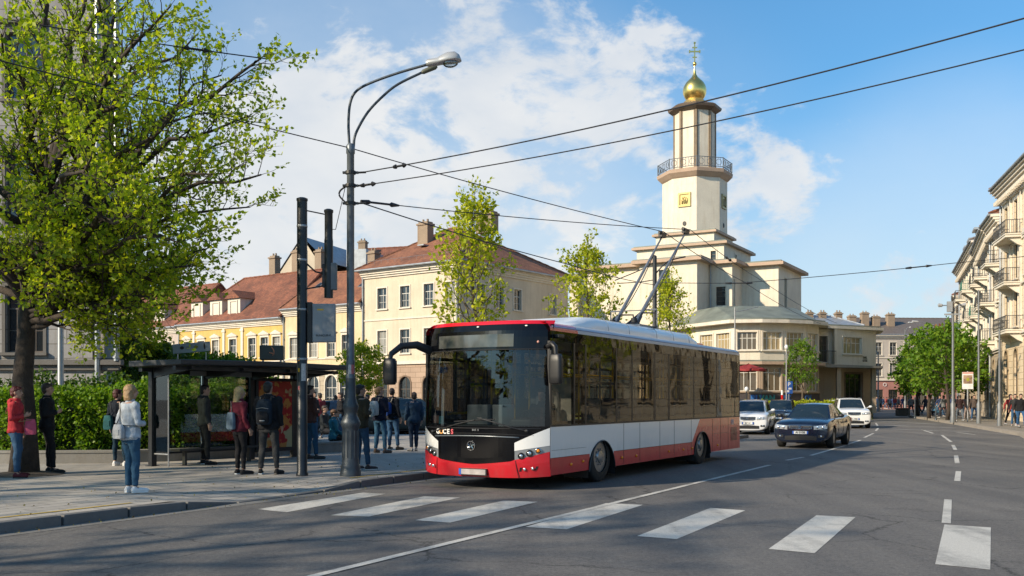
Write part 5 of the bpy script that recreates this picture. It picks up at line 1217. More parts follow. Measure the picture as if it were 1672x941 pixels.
# mirrors: long horn arm on the kerb side, short arm on the road side
g = MB(); g.tube([(2.22, -1.16, 2.5), (2.5, -1.28, 2.60), (2.78, -1.42, 2.57), (2.98, -1.5, 2.42), (3.02, -1.5, 2.3)], [.085, .075, .062, .052, .045], 10, fx=.8); ar_ = g.build('mirror_arm', M_dark, bus, smooth=60)
def mirror_head(c, sx, sy, sz, par, tw=0):
    g = MB(); g.M = Matrix.Translation(c) @ Matrix.Rotation(tw, 4, 'Z'); rr_ = []
    for z, k in ((-1, .72), (-.92, .9), (-.5, 1), (.5, 1), (.92, .88), (1, .65)): rr_.append([(sx * k * math.copysign(abs(math.cos(t)) ** .5, math.cos(t)), sy * k * math.copysign(abs(math.sin(t)) ** .5, math.sin(t)), z * sz) for t in [2 * math.pi * (j + .5) / 16 for j in range(16)]])
    g.loft(rr_); return g.build('mirror', M_dark, par, smooth=60)
m1 = mirror_head((3.02, -1.5, 2.1), .085, .115, .24, ar_, .1)
g = MB(); g.box(2.928, 2.933, -1.59, -1.41, 1.9, 2.3); g.build('mirror_glass', M_chrome, m1)
g = MB(); g.tube([(2.2, 1.30, 2.52), (2.26, 1.42, 2.56), (2.27, 1.48, 2.5), (2.27, 1.49, 2.36)], [.05, .05, .045, .04], 8); g.tube([(2.15, 1.33, 1.9), (2.15, 1.34, 2.5)], .03, 6); a2 = g.build('mirror_arm', M_dark, bus, smooth=60)
m2 = mirror_head((2.27, 1.49, 2.12), .07, .125, .26, a2, -.1)
g = MB(); g.box(1.78, 2.0, HWb + .0, HWb + .09, 2.68, 2.74); g.build('side_camera', M_dark, bus, bevel=.01)
# interior
g = MB(); g.box(XR + .3, 1.6, -1.2, 1.2, .38, .42); g.build('cabin_floor', M_grey, bus)
g = MB(); g.box(XR + .1, 1.9, -1.15, 1.15, 2.74, 2.78); g.build('ceiling_lining', mat('ceiling_lining', (.4, .4, .4), .6), bus)
for x in (-1.0, -1.9, -2.8, -4.2, -5.1, -6.0, -6.9, -7.8, -8.6):
    for y in (.82, -.82):
        if y < 0 and x in (-2.8, -4.2, -6.9): continue
        g = MB()
        for dy in (-.22, .22):
            g.loft([[(x + a, y + dy + b * .2, z) for a, b in ((-.04, -1), (.04, -1), (.04, 1), (-.04, 1))] for z, a_ in ((.85, 0), (1.3, 0), (1.62, 0))]); g.box(x - .05, x + .40, y + dy - .2, y + dy + .2, .8, .88)
        g.box(x + .1, x + .2, y - .05, y + .05, .42, .8); g.build('seat', M_seat, bus, bevel=.02)
for x in (1.2, .3, -1.4, -2.6, -3.7, -4.7, -5.7, -6.6, -7.6):
    for y in (.38, -.45): g = MB(); g.tube([(x, y, .42), (x, y, 2.7)], .02, 7); g.build('handrail', M_yellow, bus, smooth=180)
for y in (.38, -.45): g = MB(); g.tube([(1.2, y, 2.1), (-8.2, y, 2.1)], .018, 7); g.build('handrail', M_yellow, bus, smooth=180)
g = MB(); g.tube([(1.75, -1.1, 1.32), (1.6, -.5, 1.36), (1.4, -.45, 1.2)], .026, 7); g.tube([(1.4, -.45, .5), (1.4, -.45, 1.36)], .026, 7); g.build('handrail', M_yellow, bus, smooth=180)
g = MB(); g.box(.98, 1.02, .28, 1.22, .42, 2.0); g.box(1.0, 1.35, .25, .29, .42, 1.25); g.build('cab_partition', mat('cab_partition', (.3, .3, .29), .5), bus)
g = MB(); g.box(1.5, 2.0, -.5, -.05, .42, 1.5); g.box(1.45, 1.9, -.02, .2, .42, 1.5); g.build('cab_partition', mat('pale_panel', (.55, .56, .56), .5), bus, bevel=.02)
g = MB(); g.box(1.75, 2.3, -1.1, 1.15, .95, 1.14); g.box(1.6, 1.9, .35, 1.05, 1.0, 1.24); g.build('dashboard', mat('dashboard', (.05, .055, .055), .5), bus, bevel=.04)
g = MB(); g.M = Matrix.Translation((1.55, .68, 1.3)) @ Matrix.Rotation(R(-25), 4, 'Y'); g.tube([(.23 * math.cos(t), .23 * math.sin(t), 0) for t in [2 * math.pi * k / 24 for k in range(25)]], .016, 6); g.tube([(0, 0, -.25), (0, 0, 0)], .03, 6); g.tube([(-.22, 0, 0), (.22, 0, 0)], .014, 5); g.build('steering_wheel', M_dark, bus)
g = MB(); g.box(.98, 1.1, .45, .92, .9, 1.75); g.box(1.05, 1.5, .45, .92, .78, .92); g.build('driver_seat', mat('grey_upholstery', (.32, .33, .34), .7), bus, bevel=.04)
g = MB(); g.box(2.32, 2.34, -1.02, -.9, 1.16, 1.3); g.build('sticker', mat('pink_sticker', (.6, .35, .3), .5), bus); g = MB(); g.box(2.345, 2.36, -.88, -.78, 1.15, 1.29); g.build('sticker', mat('cyan_sticker', (.1, .4, .5), .5), bus)
link('fleet_number', text_mesh('101', .2, M_white, .002), bus, (-8.35, HWb + .006, .98), rot=(R(90), 0, R(180)))
from mathutils.bvhtree import BVHTree
# ================================================================= CARS (local x forward, y left, z up; origin on the ground between the axles)
def patch(g, c00, c10, c11, c01, nu=8, nv=6, u0=0, u1=1, v0=0, v1=1, off=0, bulge=0, mi=0):
    c00, c10, c11, c01 = map(Vector, (c00, c10, c11, c01)); nrm = (c10 - c00).cross(c01 - c00).normalized(); vs = []
    for j in range(nv + 1):
        for i in range(nu + 1):
            u = u0 + (u1 - u0) * i / nu; v = v0 + (v1 - v0) * j / nv
            p = c00.lerp(c10, u).lerp(c01.lerp(c11, u), v); vs.append(p + nrm * (off + bulge * 4 * u * (1 - u) * (.4 + 2.4 * v * (1 - v))))
    fs = [(j * (nu + 1) + i, j * (nu + 1) + i + 1, (j + 1) * (nu + 1) + i + 1, (j + 1) * (nu + 1) + i) for j in range(nv) for i in range(nu)]
    g.add(vs, fs, mi)
KIND = dict(
    sedan=dict(L=4.85, W=1.84, H=1.45, wb=2.8, r=.335, fo=.92, hood=[(0, .62, .60), (.06, .70, .74), (.25, .76, .86), (.8, .84, .98), (1.25, .9, 1.0)], belt=.97, ws=(1.28, 2.0), rear=(3.35, 4.15), tail=1.06, roof_w=.56),
    hatch=dict(L=4.35, W=1.80, H=1.56, wb=2.62, r=.33, fo=.86, hood=[(0, .66, .66), (.06, .74, .80), (.25, .80, .92), (.7, .90, 1.02), (1.05, .98, 1.03)], belt=1.02, ws=(1.02, 1.78), rear=(3.75, 4.2), tail=1.1, roof_w=.60),
    suv=dict(L=4.45, W=1.86, H=1.66, wb=2.65, r=.36, fo=.88, hood=[(0, .72, .72), (.06, .82, .86), (.25, .90, 1.0), (.75, 1.0, 1.09), (1.1, 1.06, 1.1)], belt=1.1, ws=(1.08, 1.8), rear=(3.85, 4.3), tail=1.18, roof_w=.62))
def make_car(name, label, loc, heading, kind, paint_c, group=None, plate='', rim=None, trimc=None):
    K_ = KIND[kind]; Lc, Wc, H, wbs, r, fo = K_['L'], K_['W'], K_['H'], K_['wb'], K_['r'], K_['fo']; hw = Wc / 2
    root = thing(name, label, 'car', loc, heading, group); X = lambda d: wbs / 2 + fo - d     # d = distance back from the nose
    pm = mat('car_paint_%d_%d_%d' % tuple(int(c * 1000) for c in paint_c), paint_c, .25, .15 if max(paint_c) < .3 else 0, .04, 1, 0, 60, .8)
    # body tub: closed loft of rings (nose to tail), smoothed, wheel arches cut
    st = []
    be = K_['belt']; ta = K_['tail']; wr0, wr1 = K_['rear']
    h0 = K_['belt']
    zs_top = [(0.0, h0 - .27), (.035, h0 - .20), (.12, h0 - .13), (.35, h0 - .07), (.8, h0 - .015), (K_['ws'][0] + .05, h0 + .015), (K_['ws'][1] + .3, be + .02), (2.6, be + .02), (wr0, be + .03), (min(wr1, Lc - .35), ta), (Lc - .12, ta - .02), (Lc, ta - .14)]
    for d, zt in zs_top:
        e = 1.0
        if d < .01: e = .80
        elif d < .05: e = .91
        elif d < .2: e = .965
        elif d < .4: e = .99
        if d > Lc - .05: e = .88
        elif d > Lc - .3: e = .95
        zb = .18 + (.05 if d < .03 or d > Lc - .05 else 0); w = hw * e; zsill = max(zb + .08, .34); zm = zb + (zt - zb) * .58
        half = [(0, zb), (w * .8, zb), (w * .965, zsill), (w, zm - .06), (w * .995, zm + .10), (w * .95, zt - .055), (w * .86, zt - .01), (w * .4, zt + .025), (0, zt + .03)]
        ring = half + [(-y, z) for y, z in half[-2:0:-1]]; st.append([(X(d), y, z) for y, z in ring])
    g = MB(); g.loft(st, 0, True); src = g.mesh('body_src', pm)
    bm = bmesh.new(); bm.from_mesh(src); bmesh.ops.recalc_face_normals(bm, faces=bm.faces); bm.to_mesh(src); bm.free()
    sub = modmesh(src, [('SUBSURF', dict(levels=2, render_levels=2))])
    cut = MB()
    for ax in (wbs / 2, -wbs / 2):
        for s in (1, -1):
            cut.M = Matrix.Translation((ax, s * (hw - .1), r + .015)) @ Matrix.Rotation(R(90), 4, 'X'); cut.lathe([(r + .065, -.22), (r + .065, .22)], 0, 0, 32)
    cm = cut.mesh('cut', M_dark); bmm = bmesh.new(); bmm.from_mesh(cm); bmesh.ops.recalc_face_normals(bmm, faces=bmm.faces); bmm.to_mesh(cm); bmm.free()
    co_ = bpy.data.objects.new('cut', cm); col.objects.link(co_)
    body = modmesh(sub, [('BOOLEAN', dict(operation='DIFFERENCE', object=co_, solver='EXACT'))]); bpy.data.objects.remove(co_)
    body.name = 'body'; body.materials.clear(); body.materials.append(pm); body.materials.append(M_dark)
    for p in body.polygons:
        c = p.center
        p.material_index = 0; p.use_smooth = True
        for ax in (wbs / 2, -wbs / 2):
            if abs(abs(c.y) - (hw - .1)) < .23 and abs(math.hypot(c.x - ax, c.z - r - .015) - r - .065) < .012 and abs(p.normal.y) < .3: p.material_index = 1
            if math.hypot(c.x - ax, c.z - r - .015) < r + .05 and abs(abs(c.y) - (hw - .32)) < .02: p.material_index = 1
    body.set_sharp_from_angle(angle=R(38)); bo = link('body', body, root)
    # cabin: painted shell, then panes a few mm proud of it
    d0, d1 = K_['ws']; yb = hw * .86; yt = K_['roof_w'] * 1.0; zb = be - .01; zt = H - .04
    A = [(X(d0), yb * .93, zb), (X(d0), -yb * .93, zb)]; 
    FL, FR = Vector((X(d0), yb * .92, zb)), Vector((X(d0), -yb * .92, zb)); RL, RR = Vector((X(wr1), yb * .86, ta - .03)), Vector((X(wr1), -yb * .86, ta - .03))
    fl, fr = Vector((X(d1), yt * .95, zt)), Vector((X(d1), -yt * .95, zt)); rl_, rr_ = Vector((X(wr0), yt * .9, zt - .03)), Vector((X(wr0), -yt * .9, zt - .03)); md = (d1 + wr0) / 2
    ml, mr = Vector((X(md), yt, H - .0)), Vector((X(md), -yt, H - .0)); BL, BR = Vector((X(md), yb * 1.0, zb)), Vector((X(md), -yb * 1.0, zb))
    g = MB(); patch(g, FR, FL, fl, fr, bulge=.03)
    patch(g, FL, BL, ml, fl, bulge=.02); patch(g, BL, RL, rl_, ml, bulge=.02); patch(g, BR, FR, fr, mr, bulge=.02); patch(g, RR, BR, mr, rr_, bulge=.02); patch(g, RL, RR, rr_, rl_, bulge=.03)
    patch(g, fr, fl, ml, mr, bulge=.04, nv=4); patch(g, mr, ml, rl_, rr_, bulge=.04, nv=4)
    g.build('cabin', pm, root, smooth=30)
    gd = mat('glazing_dark', (.012, .02, .024), .04, 0, .1, 2, 0, 60, .3, .8)
    g = MB(); patch(g, FR, FL, fl, fr, u0=.05, u1=.95, v0=.03, v1=.93, off=.006, bulge=.03); ws = g.build('windscreen', gd, root, smooth=60)
    g = MB(); patch(g, RL, RR, rr_, rl_, u0=.08, u1=.92, v0=.1, v1=.88, off=.006, bulge=.03); g.build('rear_window', gd, root, smooth=60)
    for (a, b, c, d, u0, u1) in ((FL, BL, ml, fl, .24, .97), (BL, RL, rl_, ml, .03, .74), (BR, FR, fr, mr, .03, .76), (RR, BR, mr, rr_, .26, .97)):
        g = MB(); patch(g, a, b, c, d, u0=u0, u1=u1, v0=.08, v1=.86, off=.006, bulge=.02); g.build('side_window', gd, root, smooth=60)
    if kind != 'sedan':
        for s in (1, -1):
            g = MB(); g.tube([(X(d1 + .15), s * yt * .93, H - .0), (X(md), s * yt * .97, H + .03), (X(wr0 - .1), s * yt * .9, H - .02)], .02, 6); g.build('roof_rail', M_dark, root)
    # front end
    zh = be - .17; xn = X(0)
    bmb = bmesh.new(); bmb.from_mesh(sub); bvh = BVHTree.FromBMesh(bmb); bmb.free()
    def nose(y, z, k=0.0):
        hit = bvh.ray_cast(Vector((X(-2), y, z)), Vector((-1, 0, 0)), 4)[0]
        return (hit.x if hit is not None else X(.25)) + k
    def fpatch(name, y0, y1, zf0, zf1, m, off=.012, par=root, n=8, bev=0):
        g = MB(); rows = []
        for j in range(3): rows.append([(nose(y0 + (y1 - y0) * i / n, zf0(i / n) + (zf1(i / n) - zf0(i / n)) * j / 2, off), y0 + (y1 - y0) * i / n, zf0(i / n) + (zf1(i / n) - zf0(i / n)) * j / 2) for i in range(n + 1)])
        # front plate with sides so that it stands proud of the nose
        back = [[(x - .12, y, z) for x, y, z in rw] for rw in rows]
        for j in range(2):
            for i in range(n): g.quad(rows[j][i], rows[j][i + 1], rows[j + 1][i + 1], rows[j + 1][i])
        for i in range(n): g.quad(rows[2][i], rows[2][i + 1], back[2][i + 1], back[2][i]); g.quad(back[0][i], back[0][i + 1], rows[0][i + 1], rows[0][i])
        for i in (0, n): g.poly([rows[0][i], rows[1][i], rows[2][i], back[2][i], back[0][i]])
        return g.build(name, m, par, recalc=True)
    gz0, gz1 = zh - .19, zh - .05; W_ = .36 if kind == 'sedan' else .33
    gr = fpatch('grille', -W_, W_, lambda t: gz0 + .04 * abs(2 * t - 1), lambda t: gz1, M_dark, .018)
    g = MB(); pts = [(-W_, gz1), (W_, gz1), (W_ * .96, gz0 + .03), (W_ * .6, gz0), (-W_ * .6, gz0), (-W_ * .96, gz0 + .03), (-W_, gz1)]; g.tube([(nose(y, z, .022), y, z) for y, z in pts], .011, 5)
    for k in range(3): zz = gz0 + .03 + k * .035; g.tube([(nose(y, zz, .02), y, zz) for y in (-W_ * .9, -W_ * .4, 0, W_ * .4, W_ * .9)], .004, 4)
    g.build('grille_trim', M_chrome, gr)
    g = MB(); zc = (gz0 + gz1) / 2 + .005; g.tube([(nose(0, zc, .034), .06 * math.cos(t), zc + .045 * math.sin(t)) for t in [2 * math.pi * k / 16 for k in range(17)]], .009, 5); g.tube([(nose(0, zc, .034), -.03, zc + .02), (nose(0, zc, .034), -.01, zc - .02), (nose(0, zc, .034), .035, zc - .015)], .008, 5); g.build('badge', M_chrome, gr)
    for s in (1, -1):
        hl = fpatch('headlight', s * (W_ + .06) if s > 0 else -(hw * .90), hw * .90 if s > 0 else -(W_ + .06), (lambda t: zh - .19 + .04 * (t if s > 0 else 1 - t)), (lambda t: zh - .07 + .055 * (t if s > 0 else 1 - t)), mat('headlamp_glass', (.42, .44, .46), .08, .35, .3, 12), .012)
        for yy in (W_ + .18, W_ + .34):
            g = MB(); g.ell((nose(s * yy, zh - .12, .012), s * yy, zh - .115), (.02, .055, .045), 12, 6); g.build('lens', M_lamp, hl, smooth=180)
        fg = fpatch('fog_lamp', s * .55 if s > 0 else -.74, .74 if s > 0 else -.55, lambda t: .36, lambda t: .44, M_dark, .012); g = MB(); g.ell((nose(s * .65, .4, .012), s * .65, .4), (.015, .035, .03), 10, 6); g.build('lens', M_lamp, fg, smooth=180)
    fpatch('air_intake', -.50, .50, lambda t: .27, lambda t: .40 + .03 * math.sin(math.pi * t), M_dark, .012)
    g = MB(); xp = nose(0, .5, .03); g.box(xp - .03, xp, -.26, .26, .465, .575); g.box(xp, xp + .003, -.25, .25, .472, .568, 1); g.box(xp + .001, xp + .005, .205, .25, .472, .568, 2) ; g.box(xp + .003, xp + .0045, -.25, -.205, .472, .568, 2); pt = g.build('number_plate', [M_dark, M_white, mat('plate_blue', (.02, .1, .45), .4)], root)
    if plate: link('lettering', text_mesh(plate, .095, M_dark, .001, bold=.002), pt, (xp + .006, 0, .52), rot=(R(90), 0, R(90)))
    for s in (1, -1):
        g = MB(); g.tube([(X(d0 + .35), s * (hw * .86), be + .02), (X(d0 + .33), s * (hw + .05), be + .06)], .025, 6); g.ell((X(d0 + .32), s * (hw + .09), be + .08), (.06, .10, .068), 12, 8); g.build('mirror', pm if kind != 'sedan' else M_dark, root, smooth=60)
        g = MB()
        for d in (md - .02, d0 + .42, wr0 + .05): g.tube([(X(d), s * (hw * 1.001 - .0), .36), (X(d), s * (hw + .0), .6), (X(d + .02), s * (hw * .975), be - .07)], .006, 4)
        for d in (md - .2, wr0 - .12): g.box(X(d) - .09, X(d) + .09, min(s * (hw - .01), s * (hw + .02)), max(s * (hw - .01), s * (hw + .02)), be - .17, be - .135)
        g.build('door_seams', M_dark, root)
        g = MB(); g.box(X(Lc - .02), X(Lc - .16), min(s * (hw * .55), s * hw * .93), max(s * (hw * .55), s * hw * .93), ta - .28, ta - .12); g.build('tail_light', mat('red_lens', (.5, .01, .01), .2), root, bevel=.02)
        for ax in (wbs / 2, -wbs / 2): wheel(root, ax, s * (hw - .125), s, r, .22, False, rimm=rim)
    g = MB(); g.box(X(Lc - .1), X(.3), -hw * .75, hw * .75, .17, .26); g.build('underbody', M_dark, root)
    g = MB(); xr_ = X(Lc) - .004; g.box(xr_ - .012, xr_ + .03, -.26, .26, .6, .71); g.build('number_plate', M_white, root)
    return root
def car_at(px, py, head, *a, off=0, **k):
    p = gp(px, py); return make_car(*a[:2], (p.x, p.y, 0), head, *a[2:], **k)
hd = lambda dx, dy: math.atan2(dy, dx)
make_car('sedan', 'dark blue sedan with blue striped plate driving behind the bus', (10.45, 33.2, 0), hd(-.47, -.88), 'sedan', (.006, .012, .03), plate='AI 0108')
make_car('hatchback', 'silver white hatchback half hidden by the rear of the bus', (xat(1231, 45), 45.2, 0), hd(-.34, -.94), 'hatch', (.66, .67, .69), plate='BC 41')
make_car('compact_suv', 'white compact car with roof rails driving behind the dark sedan', (xat(1392, 54), 54.5, 0), hd(-.22, -.97), 'suv', (.72, .72, .71), plate='AC 7306')
make_car('hatchback', 'white hatchback directly behind the white compact car with roof rails', (xat(1366, 66), 66, 0), hd(-.25, -.97), 'hatch', (.68, .68, .68))
make_car('hatchback', 'dark grey hatchback seen between the silver car and the sedan', (xat(1276, 57), 57, 0), hd(-.36, -.93), 'hatch', (.03, .035, .045))
make_car('parked_car', 'olive grey hatchback parked across the square left of the bus front', (xat(668, 43.5), 43.8, 0), hd(.9, .25), 'suv', (.09, .095, .085))
make_car('parked_car', 'dark green car parked behind the lamp post across the square', (xat(607, 44.5), 45.5, 0), hd(-.95, .1), 'sedan', (.03, .05, .035))
make_car('parked_car', 'silver car parked farthest left across the square', (xat(540, 47), 47.5, 0), hd(-.95, .2), 'hatch', (.3, .32, .34))
# ================================================================= STREET FURNITURE
# ---- tall lamp post with two curved arms
LP = Vector((-3.1, 18.44, 0)); lp = thing('street_lamp', 'tall grey lamp post with fluted base and two curved arms beside the bus front', 'street lamp', LP)
g = MB(); g.lathe([(.20, .13), (.20, .22), (.19, .24), (.185, .3), (.178, .33), (.165, .36), (.165, .42), (.155, .46), (.15, 1.02), (.165, 1.06), (.19, 1.12), (.185, 1.17), (.15, 1.24), (.125, 1.30), (.125, 1.36), (.15, 1.42), (.155, 1.47), (.125, 1.55), (.105, 1.62), (.092, 2.0)], 0, 0, 28); g.build('base', M_pole, lp, smooth=35)
g = MB()
for k in range(14): a = 2 * math.pi * k / 14; g.tube([(.155 * math.cos(a), .155 * math.sin(a), .48), (.151 * math.cos(a), .151 * math.sin(a), 1.0)], .012, 5)
g.build('flutes', M_pole, lp)
g = MB(); g.lathe([(.092, 2.0), (.094, 2.03), (.084, 2.06), (.082, 2.3), (.084, 2.32), (.074, 2.36), (.070, 6.3), (.084, 6.32), (.084, 6.46), (.06, 6.5)], 0, 0, 22); g.build('pole', mat('grey_pole', (.13, .15, .17), .4, .4, .2, 3), lp, smooth=35)
def sp_(pts, n=5):
    """smooth a control polyline"""
    P = [Vector(p) for p in pts]; out = []
    for i in range(len(P) - 1):
        a, b, c, d = P[max(0, i - 1)], P[i], P[i + 1], P[min(len(P) - 1, i + 2)]
        for k in range(n): t = k / n; out.append(.5 * ((2 * b) + (c - a) * t + (2 * a - 5 * b + 4 * c - d) * t * t + (3 * b - a - 3 * c + d) * t ** 3))
    return out + [P[-1]]
g = MB(); g.tube(sp_([(-.02, 0, 6.45), (-.04, 0, 6.9), (.0, -.03, 7.28), (.12, -.05, 7.5), (.4, -.1, 7.64), (.95, -.2, 7.80), (1.5, -.3, 7.92)]), .026, 8); g.build('arm', M_pole, lp, smooth=180)
g = MB(); g.tube(sp_([(.06, 0, 6.45), (.1, 0, 6.7), (.32, .05, 7.12), (.62, .1, 7.46), (.9, .15, 7.70), (1.35, .2, 7.94)]), .026, 8); g.build('arm', M_pole, lp, smooth=180)
g = MB(); d = Vector((1.6, .2, .75)).normalized(); g.tube([(1.33, .2, 7.93), (1.38, .205, 7.955), (1.6, .24, 8.06), (1.64, .245, 8.08)], [.02, .045, .05, .03], 10); g.build('spot_lamp', mat('olive_lamp', (.10, .10, .06), .5), lp, smooth=40)
hd_ = MB(); hd_.M = Matrix.Translation((1.48, -.3, 7.92)) @ Matrix.Rotation(R(-6), 4, 'Y'); rs = []
for x, w, zt, zb_ in ((0, .05, .05, -.045), (.04, .075, .075, -.065), (.22, .085, .085, -.06), (.28, .10, .12, -.05), (.42, .14, .17, -.04), (.56, .145, .165, -.035), (.64, .10, .10, -.035), (.67, .03, .0, -.03)):
    rs.append([(x, w * math.cos(t), (zt if math.sin(t) > 0 else -zb_) * math.sin(t) + .02) for t in [2 * math.pi * k / 16 for k in range(16)]])
hd_.loft(rs); h_ = hd_.build('lamp_head', mat('lamp_shell', (.42, .42, .41), .35, .3), lp, smooth=50)
g = MB(); g.M = Matrix.Translation((1.48, -.3, 7.92)) @ Matrix.Rotation(R(-6), 4, 'Y'); g.ell((.46, 0, -.02), (.15, .11, .085), 16, 8); g.build('lamp_glass', glassmat('lamp_bowl', (.8, .82, .8), .1), h_, smooth=180)
for z in (5.95, 5.70, 5.36):
    g = MB(); g.lathe([(.1, z - .03), (.1, z + .03)], 0, 0, 14); g.box(-.15, .15, -.03, .03, z - .02, z + .02); g.tube([(.13, 0, z), (.3, -.03, z)], .02, 6); g.build('clamp', M_dark, lp)
g = MB(); g.tube(sp_([(-.1, 0, 5.68), (-.2, 0, 5.6), (-.21, 0, 5.5), (-.1, 0, 5.38)]), .018, 6); g.build('cable', M_wire, lp)
g = MB(); n = 8
for k in range(n):
    a0, a1 = -1.9 + k * .16, -1.9 + (k + 1) * .16; g.quad(*[(.0905 * math.cos(a), .0905 * math.sin(a), z) for a, z in ((a0, 2.08), (a1, 2.08), (a1, 2.26), (a0, 2.26))], mi=0 if k < 4 else 1)
g.build('sticker', [mat('white_sticker', (.5, .48, .46), .6, 0, .3, 30), mat('red_sticker', (.45, .12, .12), .6, 0, .4, 30)], lp)

# ---- black post with hanging signal and white sign box
SP = Vector((-4.03, 18.44, 0)); s_ = thing('signal_post', 'thick black post carrying a white sign box and a hanging signal', 'signal post', SP)
g = MB(); g.lathe([(.115, .13), (.115, .17), (.098, .2), (.098, 5.4), (.108, 5.41), (.108, 5.45), (.06, 5.47)], 0, 0, 24); g.build('pole', M_black, s_, smooth=35)
for z in (4.25, 3.3, 2.35, 4.9): g = MB(); g.lathe([(.102, z), (.104, z + .01), (.104, z + .03), (.102, z + .04)], 0, 0, 20); g.build('band', M_steel, s_)
g = MB(); g.lathe([(.085, 3.55), (.085, 4.65), (.078, 4.7), (.078, 5.18), (.09, 5.2), (.09, 5.24), (.05, 5.26)], .50, .05, 20); hs = g.build('hanging_tube', M_black, s_, smooth=35)
g = MB(); g.box(.38, .45, .0, .1, 3.75, 4.2); g.box(.55, .66, -.02, .1, 3.7, 4.22, 1); g.build('signal_back', [M_dark, mat('grey_box', (.13, .14, .15), .5)], hs, bevel=.012)
g = MB(); g.tube([(.09, 0, 5.22), (.42, .05, 5.16)], .013, 6); g.tube([(.09, 0, 4.2), (.25, .02, 4.05), (.4, .05, 4.02)], .018, 6); g.tube([(.09, 0, 3.72), (.4, .05, 3.78)], .015, 6); g.build('bracket', M_dark, s_)
g = MB(); g.box(.105, .2, -.06, .08, 2.68, 3.46); sb = g.build('sign_frame', M_dark, s_, bevel=.012)
g = MB(); g.box(.2, .64, -.05, .07, 2.69, 3.43); g.build('sign_box', mat('pale_sign', (.28, .29, .3), .5, 0, .12, 3), s_, bevel=.02)
link('lettering', text_mesh('BUNICUR-K', .055, M_dark, .002), s_, (.42, -.054, 2.82), rot=(R(90), 0, 0)); g = MB(); g.box(.3, .42, -.054, -.05, 3.30, 3.33); g.build('mark', M_yellow, s_)
g = MB(); n = 4
for k in range(n):
    a0, a1 = -1.5 + k * .22, -1.5 + (k + 1) * .22; g.quad(*[(.1005 * math.cos(a), .1005 * math.sin(a), z) for a, z in ((a0, 1.95), (a1, 1.95), (a1, 2.28), (a0, 2.28))], mi=0)
g.build('notice', mat('notice_paper', (.5, .48, .46), .6, 0, .3, 40), s_)
for z, c in ((2.33, M_amber), (1.78, mat('red_sticker', (.45, .12, .12))), (2.12, M_yellow)): g = MB(); g.quad(*[(.101 * math.cos(a), .101 * math.sin(a), zz) for a, zz in ((-2.2, z), (-1.85, z), (-1.85, z + .07), (-2.2, z + .07))]); g.build('sticker', c, s_)

# ---- bus shelter
SH = Vector((-7.9, 21.1, 0)); sh_ = thing('bus_shelter', 'black framed bus shelter with flat roof, glass panes and red advert panel', 'bus shelter', SH, math.atan2(.826, .564))
Lh = 4.12
g = MB(); g.loft([[(x, -1.55, z0 + .02), (x, .28, z0), (x, .28, z0 + .13), (x, -1.55, z0 + .13)] for x, z0 in ((-.4, 2.30), (2, 2.33), (4.45, 2.31))]); g.build('roof', mat('shelter_roof', (.028, .03, .034), .45), sh_, bevel=.015)
g = MB(); g.box(-.36, 4.4, -1.3, -1.2, 2.22, 2.30); g.box(-.3, 4.35, -.06, .06, 2.20, 2.29); 
for x in (0, 1.37, 2.75, Lh): g.add([(x - .035, -1.4, 2.3), (x + .035, -1.4, 2.3), (x - .035, .0, 2.3), (x + .035, .0, 2.3), (x - .035, -.05, 2.06), (x + .035, -.05, 2.06), (x - .035, -1.4, 2.24), (x + .035, -1.4, 2.24)], [(0, 2, 4, 6), (1, 7, 5, 3), (6, 4, 5, 7), (0, 6, 7, 1), (2, 3, 5, 4)])
g.build('beam', M_black, sh_)
for x in (0, 1.37, 2.75, Lh): g = MB(); g.box(x - .065, x + .065, -.065, .065, .13, 2.3); g.box(x - .11, x + .11, -.11, .11, .13, .145); g.build('post', M_black, sh_, bevel=.008)
for a, b in ((.07, 1.30), (1.44, 2.68)):
    g = MB(); g.box(a, b, -.006, .006, .42, 2.16); g.build('glass_pane', G_clear, sh_)
    for z_ in (.38, 2.16): g = MB(); g.box(a, b, -.02, .02, z_, z_ + .04); g.build('pane_rail', M_black, sh_)
g = MB(); g.box(-.006, .006, -.55, -.07, .42, 2.16); g.build('glass_pane', glassmat('frosted_edge', (.6, .66, .64), .05, .02), sh_); g = MB(); g.tube([(0, -.07, .40), (0, -.565, .40)], .018, 6); g.tube([(0, -.565, .13), (0, -.565, 2.17), (0, -.07, 2.17)], .018, 6); g.build('pane_rail', M_steel, sh_)
g = MB(); g.box(2.83, 4.04, -.1, .1, .3, 2.12); ad = g.build('advert_case', M_black, sh_, bevel=.01)
pm_, nt_, b_ = _new('red_poster'); c_ = mixc(nt_, ramp(nt_, noise(nt_, coords(nt_), 3.2, 3), .52, .56), (.38, .03, .03), (.5, .22, .06)); c_ = mixc(nt_, ramp(nt_, noise(nt_, coords(nt_), 2.1, 2), .60, .63), c_, (.45, .4, .22)); L(nt_, c_, b_.inputs['Base Color']); b_.inputs['Roughness'].default_value = .2
g = MB(); g.box(2.9, 3.97, -.108, -.104, .4, 2.04); po = g.build('poster', pm_, ad)
g = MB(); g.box(.9, 2.66, -.13, -.1, 2.13, 2.24); g.build('name_board', mat('name_board', (.22, .23, .23), .5), sh_); link('lettering', text_mesh('IL OTENOF', .09, M_dark, .001), sh_, (1.8, -.134, 2.185), rot=(R(90), 0, 0))
g = MB(); g.box(.25, 2.6, -.62, -.28, .46, .50); 
for x in (.5, 2.3): g.box(x - .03, x + .03, -.5, -.4, .13, .46)
g.build('bench', mat('bench_slats', (.05, .045, .04), .5), sh_, bevel=.008)
g = MB(); g.box(1.0, 1.3, -.60, -.3, .5, .56)
bx = thing('sign_box', 'dark green box sign with orange curved emblem on the shelter roof', 'sign', (xat(444, 22.2), 22.2, 0), R(8))
